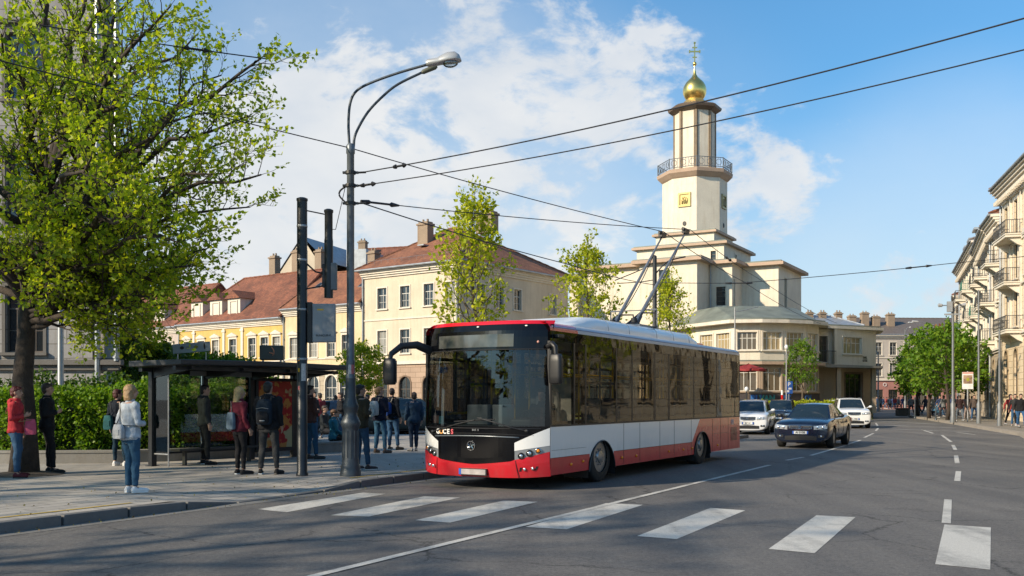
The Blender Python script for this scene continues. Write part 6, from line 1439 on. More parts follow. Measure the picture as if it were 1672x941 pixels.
g = MB(); g.box(-.27, .27, -.1, .1, 2.50, 2.84); bb = g.build('case', mat('dark_green_case', (.022, .04, .042), .35), bx, bevel=.02); 
for x in (-.2, .2): g = MB(); g.box(x - .02, x + .02, -.03, .03, 2.43, 2.52); g.build('foot', M_steel, bx)
g = MB(); g.tube(sp_([(-.05, -.105, 2.67), (.0, -.108, 2.66), (.04, -.108, 2.65)]), .014, 6); g.tube(sp_([(.0, -.108, 2.8), (.05, -.108, 2.73), (.055, -.108, 2.65), (.02, -.108, 2.6)]), [.006] + [.012] * 14 + [.006], 6); g.build('emblem', mat('copper_emblem', (.6, .25, .14), .5), bb)
bn = thing('sign_board', 'pale tilted sign board with small painted symbols on the shelter roof left end', 'sign', (xat(313, 21), 21, 0), R(6))
g = MB(); g.M = Matrix.Translation((0, 0, 2.725)) @ Matrix.Rotation(R(-5), 4, 'Y'); g.box(-.40, .40, -.025, .025, -.105, .105); 
bo_ = g.build('board', mat('pale_blue_board', (.32, .38, .42), .5, 0, .15, 6), bn, bevel=.01)
for k, (x, c) in enumerate(((-.2, M_dark), (-.08, M_grey), (.1, mat('olive_print', (.3, .28, .03), .5)), (.28, M_dark))):
    g = MB(); g.M = Matrix.Translation((0, 0, 2.725)) @ Matrix.Rotation(R(-5), 4, 'Y'); g.ell((x, -.026, .01), (.045 if k != 3 else .02, .002, .035 if k != 3 else .07), 10, 6); g.build('symbol', c, bo_)
for x in (-.3, .3): g = MB(); g.tube([(x, .03, 2.42), (x, .03, 2.66 - x * .09)], .012, 5); g.build('support', M_steel, bn)

# ---- grey lamp column near the stone building
q = thing('street_lamp', 'plain grey column in front of the stone building hedge', 'street lamp', (xat(99, 26.5), 26.5, 0)); g = MB(); g.lathe([(.11, .13), (.1, .5), (.085, .55), (.07, 7.2)], 0, 0, 14); g.build('pole', M_steel, q, smooth=35)
g = MB(); g.tube(sp_([(0, 0, 7.2), (0, -.3, 7.5), (0, -1.2, 7.7)]), .03, 7); g.build('arm', M_steel, q)
# ---- trolley support pole behind the bus
q = thing('support_pole', 'dark thin trolley wire pole rising behind the bus roof', 'pole', (5.5, 37, 0)); g = MB(); g.lathe([(.13, 0), (.12, .4), (.095, .45), (.08, 7.1), (.02, 7.15)], 0, 0, 14); g.build('pole', M_black, q, smooth=35)
g = MB(); g.tube(sp_([(0, 0, 6.9), (-.5, 0, 6.6), (-1.6, -.6, 6.1)]), .02, 6); g.tube(sp_([(0, 0, 6.2), (-.6, -.1, 6.1), (-1.5, -.5, 6.0)]), .018, 6); g.tube(sp_([(0, 0, 6.4), (.5, 0, 6.9), (1.2, .1, 7.1)]), .03, 6); g.build('bracket', M_black, q)
# ---- wires
def wire(name, label, pts, r=.014, sag=.15, fit=(), group=None):
    q = thing(name, label, 'wire', (0, 0, 0), 0, group); P = []
    for a, b in zip(pts[:-1], pts[1:]):
        a, b = Vector(a), Vector(b); n = 14
        for k in range(n): t = k / n; P.append(a.lerp(b, t) - Vector((0, 0, sag * 4 * t * (1 - t) * (b - a).length / 20)))
    P.append(Vector(pts[-1])); g = MB(); g.tube(P, r, 5); g.build('strand', M_wire, q)
    for (t, ln) in fit:
        i = int(t * (len(P) - 2)); a = P[i]; d = (P[i + 1] - P[i]).normalized(); g = MB(); g.tube([a, a + d * ln * .2, a + d * ln * .25, a + d * ln * .75, a + d * ln * .8, a + d * ln], [.03, .045, .022, .022, .05, .02], 8); g.build('insulator', M_dark, q)
    return q
PT = (-3.1, 18.44)
wire('span_wire', 'upper span wire from the lamp post up to the top right', [(PT[0] + .2, PT[1], 5.95), (6.6, 12.35, 6.5), (13.0, 8.4, 7.0)], .0125, .25, [(.04, .3)])
wire('span_wire', 'lower span wire from the lamp post up to the right edge', [(PT[0] + .2, PT[1], 5.70), (6.74, 12.65, 6.2), (13.0, 8.4, 6.7)], .011, .25, [(.03, .35)])
wire('contact_wire', 'long wire slanting from the tree past the lamp post top to the left trolley pole', [(-14, 7.2, 6.9), (PT[0], PT[1], 6.42), (4.05, 25.6, 6.06), (8.5, 35.4, 5.95), (18, 56, 6.0)], .011, .12)
wire('contact_wire', 'wire from the middle clamp of the lamp post to the right trolley pole', [(PT[0] + .2, PT[1], 5.40), (4.75, 25.6, 6.12), (9.1, 35.2, 5.98), (18.8, 55.6, 6.0)], .010, .12, [(.012, .9), (.5, .8)])
wire('feeder_wire', 'wire dropping from the lamp post behind the bus to the dark pole', [(PT[0] + .2, PT[1], 5.37), (1.5, 26.8, 5.38), (5.5, 37, 6.0)], .013, .1)
wire('span_wire', 'distant span wire crossing the street in front of the church', [(5.5, 37, 6.1), (8.45, 36, 5.95), (15.9, 34.6, 6.5), (25.6, 33, 7.4)], .013, .1, [(.3, 1.0), (.62, .9)])
wire('span_wire', 'wire with dark clamp ending among the tree leaves at top left', [(-14.5, 14, 8.6), (xat(440, 18), 18, zat(97, 18))], .012, .3, [(.93, .45)])
wire('guy_wire', 'thin guy wire dropping left from the lamp post', [(PT[0] - .1, PT[1], 5.68), (xat(548, 19), 19, zat(375, 19)), (xat(537, 18.6), 18.6, 4.9)], .007, .05)
q = thing('support_pole', 'steel trolley pole beyond the right edge of the view', 'pole', (13.05, 8.4, 0)); g = MB(); g.lathe([(.14, .13), (.13, .6), (.1, .62), (.085, 7.6)], 0, 0, 14); g.build('pole', M_steel, q, smooth=35); g = MB(); g.box(-.16, .1, -.04, .04, 6.66, 6.74); g.box(-.16, .1, -.04, .04, 6.96, 7.04); g.build('clamp', M_dark, q)

# ---- right pavement furniture
def lamp_post(px, Y, hgt, label, arms=((-1, .7),), r=.09, sign=False):
    q = thing('street_lamp', label, 'street lamp', (xat(px, Y), Y, 0), R(-16)); g = MB(); g.lathe([(r * 2.2, .13), (r * 2, .5), (r * 1.6, .6), (r * 1.9, 1.3), (r * 1.2, 1.4), (r, 1.5), (r * .75, hgt)], 0, 0, 14); g.build('pole', mat('dull_steel', (.16, .17, .175), .5, .3), q, smooth=35)
    for (sx, dz) in arms:
        g = MB(); g.tube(sp_([(0, 0, hgt - .6), (sx * .5, 0, hgt + dz * .2), (sx * 1.5, 0, hgt + dz * .6)]), .035, 6); a = g.build('arm', M_steel, q)
        g = MB(); g.tube([(sx * 1.45, 0, hgt + dz * .58), (sx * 1.6, 0, hgt + dz * .62), (sx * 2.1, 0, hgt + dz * .7), (sx * 2.2, 0, hgt + dz * .68)], [.04, .1, .12, .05], 8); g.build('lamp_head', mat('lamp_shell', (.42, .42, .41)), a)
    return q
q = lamp_post(1556, 60.5, 7.4, 'tallest steel lamp post on the right pavement with lamps at its head', ((-.4, .2), (.35, .2)), .085)
g = MB(); g.box(-.5, .5, -.05, .05, 6.9, 7.0); g.box(-.35, -.05, -.2, .1, 7.1, 7.75); g.build('head_box', M_grey, q)
lamp_post(1598, 58, 8.2, 'slim steel post standing between the trees and the ochre house', (), .065)
q = lamp_post(1632, 52.5, 5.4, 'thin steel post with dark base near the pavement walkers', (), .065)
lamp_post(1524, 105, 9.8, 'far curved street lamp left of the white houses', ((-1, .5),)); lamp_post(1512, 125, 11.2, 'farthest curved street lamp over the road end', ((-1, .6),))
lamp_post(1478, 118, 10.2, 'single street lamp in front of the pale end house', ((.3, .3),)); lamp_post(1434, 110, 7, 'lamp post at the road bend by the canopy corner', ((-.4, .3),))
q = thing('poster_sign', 'framed poster sign with red top on a post among the right trees', 'sign', (xat(1580, 62), 62, 0), R(-14)); g = MB(); g.tube([(0, 0, .1), (0, 0, 3.4)], .05, 8); g.build('post', M_steel, q)
g = MB(); g.box(-.32, .32, -.06, .06, 2.25, 3.35); pn = g.build('panel', M_white, q); g = MB(); g.box(-.27, .27, -.068, -.062, 2.6, 3.15); pp = g.build('poster', mat('ochre_poster', (.3, .2, .13), .5, 0, .6, 5), pn); g = MB(); g.box(-.32, .32, -.068, -.061, 3.22, 3.35); g.build('header', mat('pink_sticker', (.6, .35, .3)), pn); g = MB(); g.ell((0, -.07, 2.87), (.10, .01, .12), 10, 6); g.build('symbol', mat('olive_print', (.3, .28, .03)), pn)
for i, (px, Y, hh, lab) in enumerate(((1528, 67, 1.0, 'low steel bollard left of the tall lamp post'), (1494, 74, 1.6, 'slender bollard post under the left street tree'), (1484, 80, 1.3, 'bollard at the far end of the right kerb'))):
    q = thing('bollard', lab, 'bollard', (xat(px, Y), Y, .13)); g = MB(); g.lathe([(.09, 0), (.08, .1), (.05, .14), (.05, hh - .1), (.08, hh - .06), (.07, hh), (.02, hh + .03)], 0, 0, 12); g.build('post', M_pole, q, smooth=35)
q = thing('stone_block', 'dark stone block at the tip of the right pavement', 'stone block', (xat(1474, 84), 84, .13)); g = MB(); g.box(-.5, .5, -.4, .4, 0, .62); g.box(-.55, .55, -.45, .45, .62, .7); g.build('block', mat('dark_stone', (.07, .065, .06), .8), q, bevel=.04)
# ---- before the church
q = thing('parking_sign', 'blue parking sign on a thin pole by the church lawn', 'sign', (xat(1288, 62), 62, 0), R(8)); g = MB(); g.tube([(0, 0, 0), (0, 0, 2.9)], .035, 8); g.build('post', M_steel, q); g = MB(); g.box(-.24, .24, -.05, -.035, 1.95, 2.75); pn = g.build('plate', mat('sign_blue', (.02, .1, .4), .4), q)
link('lettering', text_mesh('P', .34, M_white, .001, bold=.01), pn, (0, -.052, 2.55), rot=(R(90), 0, 0)); g = MB(); g.box(-.16, .0, -.054, -.051, 2.05, 2.18); g.box(-.05, .16, -.054, -.051, 2.22, 2.34); g.build('symbol', M_white, pn)
q = thing('street_lamp', 'short old lamp post left of the blue parking sign', 'street lamp', (xat(1284, 60), 60, 0)); g = MB(); g.lathe([(.1, 0), (.06, .5), (.045, .6), (.04, 4.7)], 0, 0, 10); g.build('pole', M_steel, q); g = MB(); g.ell((0, 0, 4.85), (.12, .12, .16), 10, 6); g.build('lantern', M_white, q)
q = thing('street_lamp', 'globe lamp post nearest the rear of the bus on the lawn', 'street lamp', (xat(1219, 63), 63, 0)); g = MB(); g.lathe([(.12, .3), (.07, .8), (.05, 2.1)], 0, 0, 10); g.build('pole', M_black, q); g = MB(); g.ell((0, 0, 2.25), (.14, .14, .17), 12, 8); g.build('lantern', M_white, q)
q = thing('street_lamp', 'tall thin lamp pole before the corner of the curved cream wing', 'street lamp', (xat(1200, 66), 66, 0)); g = MB(); g.lathe([(.1, 0), (.06, 1), (.045, 7.9)], 0, 0, 10); g.build('pole', M_steel, q); g = MB(); g.tube(sp_([(0, 0, 7.6), (.6, 0, 7.7), (1.6, 0, 7.95)]), .03, 6); g.build('arm', M_steel, q)
q = thing('parasol', 'dark red cafe parasol above the terrace beside the bus rear', 'parasol', (xat(1222, 68), 68, 1.2)); g = MB(); g.tube([(0, 0, 0), (0, 0, 2.95)], .035, 8); g.build('pole', M_bark2, q)
g = MB(); rs = [[(r_ * math.cos(a), r_ * math.sin(a), z + (.0 if k % 2 else .05)) for k, a in enumerate([2 * math.pi * j / 16 for j in range(16)])] for r_, z in ((1.25, 2.35), (1.22, 2.5), (.6, 2.68), (.05, 2.85))]; g.loft(rs, 0, False); g.build('canopy', mat('dark_red_canvas', (.25, .02, .02), .8), q)
q = thing('parasol', 'second dark red parasol half hidden behind the bus rear', 'parasol', (xat(1198, 69.5), 69.5, 1.2)); g = MB(); g.tube([(0, 0, 0), (0, 0, 2.95)], .035, 8); g.build('pole', M_bark2, q); g = MB(); g.loft(rs, 0, False); g.build('canopy', MATS['dark_red_canvas'], q)
q = thing('marker_post', 'red and white striped post beside the church steps', 'post', (xat(1277, 63.5), 63.5, 0)); g = MB()
for k in range(5): g.lathe([(.07, .6 + k * .32), (.07, .92 + k * .32)], 0, 0, 10, k % 2)
g.lathe([(.09, 0), (.05, .6)], 0, 0, 10, 1); g.build('post', [M_white, mat('red_lens', (.5, .01, .01))], q)
# ================================================================= PEOPLE (local: facing +y, right hand at +x, feet at z = 0)
PM = {}
def cloth(name, c, rough=.85):
    return mat(name, c, rough, 0, .18, 9, .35, 220, 0, .25)
def hm(c): return mat('hair_%d_%d' % (int(c[0] * 1000), int(c[1] * 1000)), c, .5, 0, .35, 40, .4, 130)
ARMS = dict(down=((.245, -.03, 1.14), (.255, .05, .90), (0, .12, -1)), slack=((.25, -.05, 1.15), (.235, .08, .92), (.0, .25, -1)), phone=((.235, -.05, 1.15), (.12, .17, 1.19), (-.55, .45, .3)), fold=((.25, .0, 1.14), (.06, .2, 1.12), (-1, .15, .05)),
            pocket=((.285, -.07, 1.16), (.2, .05, .97), (-.2, .35, -1)), lift=((.25, .06, 1.2), (.13, .24, 1.38), (-.1, .2, 1)), strap=((.26, .02, 1.18), (.15, .17, 1.26), (-.2, .1, 1)), lap=((.23, .05, 1.16), (.12, .30, .98), (-.3, 1, -.1)), swingf=((.24, .08, 1.16), (.22, .26, .98), (0, .6, -1)), swingb=((.24, -.16, 1.16), (.25, -.20, .92), (0, -.1, -1)))
def person(name_label, loc, facing, arms=('down', 'down'), legs='stand', top=(.02, .02, .02), pants=(.03, .05, .1), shoes=(.5, .5, .5), hair=(.03, .02, .01), hairstyle='short', h=1.75, fem=False, head=0, fine=True, vox=.012, hood=False, coat=0, skin=None, group=None, collar=None, z=.13, wide=1.0):
    """head = turn of the head in degrees; coat = extra jacket length"""
    root = thing('person', name_label, 'person', (loc[0], loc[1], z), R(facing), group); S = h / 1.75; rng = random.Random(hash(name_label) % 9999 if False else sum(map(ord, name_label)))
    skin = skin or M_skin; sit = legs == 'sit'
    hipz = .92; drop = 0
    legp = {'stand': ((.10, 0, .0), (.10, .0, .0)), 'relax': ((.11, .03, 0), (.13, .10, .0)), 'wide': ((.15, 0, 0), (.16, .03, 0)), 'walk': ((.09, .30, .02), (.09, -.30, .06)), 'close': ((.075, 0, 0), (.08, .035, 0)), 'sit': ((.11, .45, 0), (.11, .42, 0))}[legs]
    if sit: hipz = .50; drop = .42
    Z = lambda z_: z_ - drop if z_ > .8 else z_
    hw = .095 if not fem else .10
    J = []
    for s, (fxo, fy, fz) in zip((-1, 1), legp):
        hip = Vector((s * hw, 0, hipz)); an = Vector((s * fxo, fy, .085 + fz)); kn = (hip + an) / 2 + Vector((0, .035 if abs(fy) < .2 else (.09 if fy > 0 else .02), .02))
        if sit: kn = Vector((s * .12, .43, .50)); an = Vector((s * .12, .44 + .03 * s, .085))
        toe = an + Vector((s * .04, .15, -.055 if fz < .05 else -.07)); J.append((hip, kn, an, toe))
    tw = 1.0 if not fem else .92; tw *= wide * 1.06
    def torso(g, e, z0=.84, neck=True, zt=1.50):
        secs = [(.80, .13, .10, 0), (.86, .165, .118, -.005), (.93, .172 if not fem else .178, .122, -.008), (1.0, .160 if not fem else .158, .112, -.002), (1.08, .150 if not fem else .135, .102, .005), (1.18, .158 if not fem else .140, .105, .0), (1.28, .172 if not fem else .155, .112, -.004), (1.36, .182 if not fem else .162, .112, -.008), (1.42, .178 if not fem else .155, .100, -.012), (1.455, .135, .085, -.012), (1.485, .085, .07, -.006)]
        rs = []
        for z_, rx, ry, cy in secs:
            if z_ < z0 - .001 or z_ > zt: continue
            rs.append([((rx * tw + e) * math.cos(t), cy + (ry + e) * math.sin(t), Z(z_) if z_ > .8 else z_ - drop) for t in [2 * math.pi * k / 16 for k in range(16)]])
        g.loft(rs)
    def arm(g, s, pose, e, to=1.0, e2=None):
        el, wr, hd__ = ARMS[pose]; sh = Vector((s * .185 * tw, -.01, Z(1.405))); el = Vector((s * el[0] * (.95 if fem else 1.0), el[1], Z(el[2]))); wr = Vector((s * wr[0], wr[1], Z(wr[2]))); k = .9 if fem else 1; w2 = el.lerp(wr, to)
        g.ell(sh, (.062 + e, .062 + e, .062 + e), 10, 8); g.tube([sh, sh.lerp(el, .5), el], [.055 * k + e, .047 * k + e, .040 * k + e], 10); g.ell(el, (.040 * k + e,) * 3, 8, 6); g.tube([el, el.lerp(w2, .35), w2], [.040 * k + e, .037 * k + e, (.026 + (.011 if to < 1 or e else 0)) * k + e * .7], 10)
        return wr, Vector((s * hd__[0], hd__[1], hd__[2])).normalized(), (wr - el).normalized()
    def legs_(g, e, ank=.0):
        for (hip, kn, an, toe) in J:
            a2 = an + (kn - an).normalized() * ank
            g.ell(hip + Vector((0, 0, -.01)), (.088 + e, .095 + e, .1), 10, 8); g.tube([hip, hip.lerp(kn, .35), hip.lerp(kn, .8), kn], [.088 + e, .081 + e, .058 + e, .054 + e], 12); g.ell(kn, (.054 + e,) * 3, 10, 8)
            back_ = Vector((0, -.012, 0)); g.tube([kn, kn.lerp(an, .3) + back_, kn.lerp(an, .7), a2], [.052 + e, .054 + e, .040 + e, .034 + e * 1.3], 12)
    # --- the body: one continuous skin surface
    b = MB(); torso(b, -.006, .80); legs_(b, -.006); hc = Vector((0, .012, Z(1.635)))
    b.tube([(0, -.012, Z(1.44)), (0, .0, Z(1.56)), (0, .01, Z(1.6))], [.058, .052, .05], 12)
    Hh = Matrix.Translation(hc) @ Matrix.Rotation(R(head), 4, 'Z'); hb = MB(); hb.M = Hh
    hb.ell((0, -.008, .022), (.074, .094, .096), 16, 12); hb.ell((0, .022, -.035), (.056, .068, .078), 14, 10); hb.ell((0, .05, -.085), (.028, .03, .026), 10, 8)      # skull, jaw, chin
    hb.tube([(0, .086, .03), (0, .105, -.004), (0, .11, -.018)], [.009, .012, .015], 8); hb.ell((0, .098, -.02), (.018, .014, .012), 8, 6); hb.ell((0, .088, -.052), (.022, .012, .011), 8, 6)
    for s in (-1, 1): hb.ell((s * .075, -.005, -.005), (.010, .020, .031), 8, 6); hb.ell((s * .03, .078, .036), (.022, .012, .010), 8, 6)
    b.v, b.f, b.m = b.v + hb.v, b.f + [tuple(i + len(b.v) for i in f) for f in hb.f], b.m + hb.m
    for s, pose in zip((-1, 1), arms):
        wr, hdir, fdir = arm(b, s, pose, -.004 if fine else 0); d = (fdir * .5 + hdir * .8).normalized(); side = Vector((0, 1, 0)) if pose not in ('phone', 'fold', 'lap', 'lift', 'strap') else Vector((0, .2, 1)); side = (side - d * side.dot(d)).normalized(); pn = d.cross(side).normalized() * s
        pc = wr + d * .05; b.tube([wr - d * .01, wr + d * .03, wr + d * .085], [.026, .036, .037], 10, fx=.62)
        if fine:
            curl = pn * .35 * (-1)
            for k, (o_, ln) in enumerate(((-.028, .062), (-.0095, .076), (.0095, .082), (.028, .072))):
                a = wr + d * .085 + side * o_; m1_ = a + (d + curl * .3).normalized() * ln * .5; m2_ = m1_ + (d * .75 + curl * 1.6).normalized() * ln * .5; b.tube([a - d * .02, m1_, m2_], [.0105, .0098, .0085], 6)
            a = wr + d * .03 + side * .03; b.tube([a, a + (side * .8 + d * .9).normalized() * .035, a + (side * .4 + d * 1.1).normalized() * .068], [.013, .011, .009], 6)
        else: b.ell(wr + d * .12, (.03, .03, .045), 8, 6)
    for (hip, kn, an, toe) in J: b.tube([an, an.lerp(toe, .5) + Vector((0, 0, -.01)), toe], [.036, .034, .028], 8)
    vb = .0095 if fine else vox
    def mk(g, nm, m, v, amp=.0, fq=12, par=root, sm=2):
        me = remesh(g, v, m, nm, amp, fq, sm, rng.random() * 50); o = link(nm, me, par); return o
    bo = mk(b, 'body', skin, vb, sm=1)
    # --- clothes
    t = MB(); torso(t, .010, .80, zt=1.05); legs_(t, .012 if not (fem and pants[0] < .02) else .006, .035); mk(t, 'trousers', cloth('cloth_%d_%d_%d' % tuple(int(c * 1000) for c in pants), pants), vox, .011, 10)
    j = MB(); 
    if coat: 
        rs = [[((.19 * tw + .01) * math.cos(q), -.005 + .15 * math.sin(q), Z(.92) - coat + zz) for q in [2 * math.pi * k / 16 for k in range(16)]] for zz in (0, coat * .5, coat + .02)]; j.loft(rs)
    torso(j, .027, .86, zt=1.47)
    for s, pose in zip((-1, 1), arms): arm(j, s, pose, .016, .93)
    if hood: j.ell((0, -.085, Z(1.46)), (.115, .07, .075), 12, 8); j.lathe([(.105, Z(1.42)), (.098, Z(1.50)), (.085, Z(1.53))], 0, -.008, 14)
    else: j.lathe([(.098, Z(1.42)), (.082, Z(1.50)), (.074, Z(1.525))], 0, -.004, 14)
    jo = mk(j, 'jacket', cloth('cloth_%d_%d_%d' % tuple(int(c * 1000) for c in top), top), vox, .015, 9)
    if fine:   # hem and cuffs
        g = MB(); z0 = Z(.885) - coat; g.lathe([(1, 0), (1, .03)], 0, 0, 20); g.v = [(x * (.172 * tw + .033), y * .152 - .006, z0 + z_ * 1.0) for x, y, z_ in g.v]; g.build('hem', cloth('cloth_%d_%d_%d' % tuple(int(c * 700) for c in top), tuple(c * .7 for c in top)), jo, smooth=60)
    sc_ = cloth('shoe_%d_%d' % (int(shoes[0] * 1000), int(shoes[2] * 1000)), shoes, .6)
    for (hip, kn, an, toe) in J:
        g = MB(); f = (toe - an); f.z = 0; f.normalize(); hl_ = an - f * .055; hl_.z = an.z - .045; q = Vector((toe.x, toe.y, toe.z + .0)); q = q + f * .03; base = an.z - .085
        g.tube([hl_ + Vector((0, 0, .0)), an + Vector((0, 0, -.035)) + f * .02, q + Vector((0, 0, .012))], [.040, .046, .034], 10); g.ell(an + Vector((0, 0, -.01)), (.042, .048, .045), 10, 8); g.ell(q + Vector((0, 0, .008)), (.040, .045, .028), 10, 6)
        so_ = mk(g, 'shoe', sc_, vox)
        g = MB(); w_ = [(-.055, .030), (-.03, .038), (.05, .040), (.12, .044), (.17, .042), (.205, .026)]; side = Vector((-f.y, f.x, 0)); a0 = Vector((an.x, an.y, 0)); P = [a0 + f * x + side * y for x, y in w_] + [a0 + f * x - side * y for x, y in w_[::-1]]; g.prism([(p.x, p.y) for p in P][::-1], max(0.0, base), max(0.0, base) + .024); g.build('sole', M_white if max(shoes) > .3 or rng.random() < .4 else M_dark, so_, bevel=.006)
    # --- hair
    g = MB(); g.M = Hh
    if hairstyle == 'short': g.ell((0, -.024, .040), (.084, .098, .094), 14, 10); g.ell((0, -.052, -.015), (.077, .062, .085), 12, 8); g.ell((0, .045, .088), (.06, .05, .033), 12, 8)
    elif hairstyle == 'bob': g.ell((0, -.02, .035), (.092, .104, .10), 14, 10); g.loft([[(r_ * math.cos(q), -.035 + r2 * math.sin(q), z_) for q in [2 * math.pi * k / 14 for k in range(14)]] for z_, r_, r2 in ((.05, .088, .08), (-.03, .094, .084), (-.09, .096, .082), (-.135, .085, .07))])
    elif hairstyle == 'long': g.ell((0, -.02, .035), (.090, .102, .10), 14, 10); g.loft([[(r_ * math.cos(q), -.045 + cy + r2 * math.sin(q), z_) for q in [2 * math.pi * k / 14 for k in range(14)]] for z_, r_, r2, cy in ((.05, .086, .075, 0), (-.06, .092, .075, -.005), (-.16, .098, .055, -.035), (-.28, .085, .035, -.06), (-.36, .05, .02, -.06))])
    elif hairstyle == 'tail': g.ell((0, -.022, .036), (.083, .097, .094), 14, 10); g.ell((0, -.04, -.01), (.076, .065, .07), 12, 8); g.tube([(0, -.11, .04), (0, -.15, -.02), (0, -.145, -.14)], [.02, .032, .012], 8)
    elif hairstyle == 'cap': g.ell((0, -.01, .045), (.09, .107, .085), 14, 10); g.ell((0, .10, .045), (.06, .06, .012), 12, 6); g.ell((0, -.05, -.02), (.075, .06, .06), 10, 8)
    # trim hair away from the face
    mk(g, 'hair', hm(hair), .010 if fine else .016, .006, 26)
    if fine:
        for s in (-1, 1): g = MB(); g.M = Hh; g.ell((s * .031, .081, .022), (.0125, .008, .0075), 8, 6); g.build('eye', mat('eye', (.05, .035, .03), .2), root); g = MB(); g.M = Hh; g.tube([(s * .017, .088, .042), (s * .035, .086, .047), (s * .05, .074, .041)], .0035, 5); g.build('eyebrow', hm(tuple(c * .7 for c in hair)), root)
        g = MB(); g.M = Hh; g.tube([(-.02, .094, -.053), (0, .1, -.054), (.02, .094, -.053)], .0045, 6); g.build('lips', mat('lips', (.3, .11, .09), .45), root)
    root.scale = (S, S, S); return root
def wpt(p, x, y, z): return p.matrix_basis @ Vector((x, y, z))
def attach_bag(p, name, label, cat, build):
    q = thing(name, label, cat, p.location, p.rotation_euler.z); q.scale = p.scale; build(q); return q
def backpack(c, c2, strap=True, sx=.15, sz=.24):
    def f(q):
        g = MB(); R_ = []
        for z_, k in ((-1, .75), (-.85, .95), (-.2, 1), (.5, .96), (.85, .8), (1, .5)): R_.append([(sx * k * math.copysign(abs(math.cos(t)) ** .55, math.cos(t)), -.215 + .085 * k * math.copysign(abs(math.sin(t)) ** .55, math.sin(t)), 1.19 + z_ * sz) for t in [2 * math.pi * (j + .5) / 20 for j in range(20)]])
        g.loft(R_); g.build('bag', cloth('bag_%d' % int(c[2] * 10000), c), q, smooth=50)
        g = MB(); R_ = []
        for z_, k in ((-1, .8), (-.8, 1), (.6, 1), (1, .6)): R_.append([(sx * .78 * k * math.copysign(abs(math.cos(t)) ** .5, math.cos(t)), -.30 + .03 * k * math.copysign(abs(math.sin(t)) ** .5, math.sin(t)), 1.09 + z_ * .11) for t in [2 * math.pi * (j + .5) / 16 for j in range(16)]])
        g.loft(R_); g.build('front_pocket', cloth('bag_%d' % int(c2[2] * 10000), c2), q, smooth=50)
        g = MB(); g.tube([(-sx * .8, -.325, 1.25), (0, -.32, 1.27), (sx * .8, -.325, 1.25)], .006, 5); g.box(-.05, .05, -.335, -.33, 1.02, 1.035); g.build('zip', M_steel, q)
        for s in (-1, 1): g = MB(); g.tube([(s * .09, -.16, 1.36), (s * .11, -.12, 1.475), (s * .12, .0, 1.49), (s * .125, .1, 1.43), (s * .14, .145, 1.28), (s * .17, .08, 1.1), (s * .14, -.14, 1.02)], .014, 6, fx=1.6); g.build('strap', M_dark, q)
        g = MB(); g.tube([(-.03, -.2, 1.42), (0, -.2, 1.47), (.03, -.2, 1.42)], .009, 5); g.build('handle', M_dark, q)
    return f
def shoulder_bag(c, pos=(.12, -.17, 1.05), sz=(.12, .05, .12), strap_c=None, drop=None):
    def f(q):
        g = MB(); R_ = []; x0, y0, z0 = pos
        for z_, k in ((-1, .85), (-.8, 1), (.4, .95), (.9, .8), (1, .7)): R_.append([(x0 + sz[0] * k * math.copysign(abs(math.cos(t)) ** .5, math.cos(t)), y0 + sz[1] * k * math.copysign(abs(math.sin(t)) ** .5, math.sin(t)), z0 + z_ * sz[2]) for t in [2 * math.pi * (j + .5) / 20 for j in range(20)]])
        g.loft(R_); g.build('bag', cloth('bag_%d' % int(c[0] * 10000 + 1), c), q, smooth=50)
        g = MB(); g.box(x0 - sz[0] * .7, x0 + sz[0] * .7, y0 - sz[1] - .006, y0 - sz[1] + .004, z0 - sz[2] * .5, z0 + sz[2] * .25); g.build('flap', cloth('bag_%d' % int(c[0] * 8000 + 1), tuple(k * .85 for k in c)), q, bevel=.004)
        sgn = drop or -1; g = MB(); g.tube([(x0 - sz[0] * .6, y0, z0 + sz[2] * .9), (x0 * .4, -.17, 1.25), (sgn * .10, -.13, 1.47), (sgn * .12, -.01, 1.50), (sgn * .08, .12, 1.4), (.05, .165, 1.2), (.2, .08, 1.08), (x0 + sz[0] * .8, y0 + .02, z0 + sz[2] * .9)], .007, 5, fx=1.8); g.build('strap', strap_c or M_dark, q)
    return f
def at(px, fy): p = gp(px, fy, .13); return (p.x, p.y)
JE = (.035, .085, .16); JE2 = (.03, .07, .13); BLK = (.012, .012, .014)
W1 = person('woman in pale denim jacket, blue jeans and white trainers waiting near the kerb', at(213, 805), -40, ('pocket', 'fold'), 'close', (.42, .46, .50), (.03, .085, .15), (.75, .75, .75), (.30, .19, .09), 'bob', 1.69, True, -18)
attach_bag(W1, 'shoulder_bag', 'small pale grey bag on the back of the woman in the pale jacket', 'bag', shoulder_bag((.36, .38, .40), (-.02, -.19, 1.0), (.14, .05, .115)))
P1 = person('person in red hooded jacket holding a phone beside the tree trunk', at(26, 780), -72, ('down', 'phone'), 'wide', (.42, .035, .045), JE, (.10, .015, .02), (.10, .012, .012), 'short', 1.70, True, -10, hood=True, wide=1.08)
attach_bag(P1, 'shoulder_bag', 'pink bag hanging at the side of the person in red', 'bag', shoulder_bag((.5, .09, .16), (.10, .27, .98), (.05, .10, .15), cloth('tan_strap', (.35, .2, .1)), -1))
q = thing('phone', 'dark phone in the hand of the person in red', 'phone', P1.location, P1.rotation_euler.z); q.scale = P1.scale; g = MB(); g.M = Matrix.Translation((.045, .235, 1.245)) @ Matrix.Rotation(R(-35), 4, 'X'); g.box(-.037, .037, -.004, .004, -.07, .07); g.build('case', M_dark, q, bevel=.003)
P2 = person('man dressed all in black standing right behind the tree trunk', at(77, 773), -62, ('pocket', 'phone'), 'relax', BLK, BLK, (.02, .02, .02), (.05, .03, .02), 'short', 1.78, False, -10)
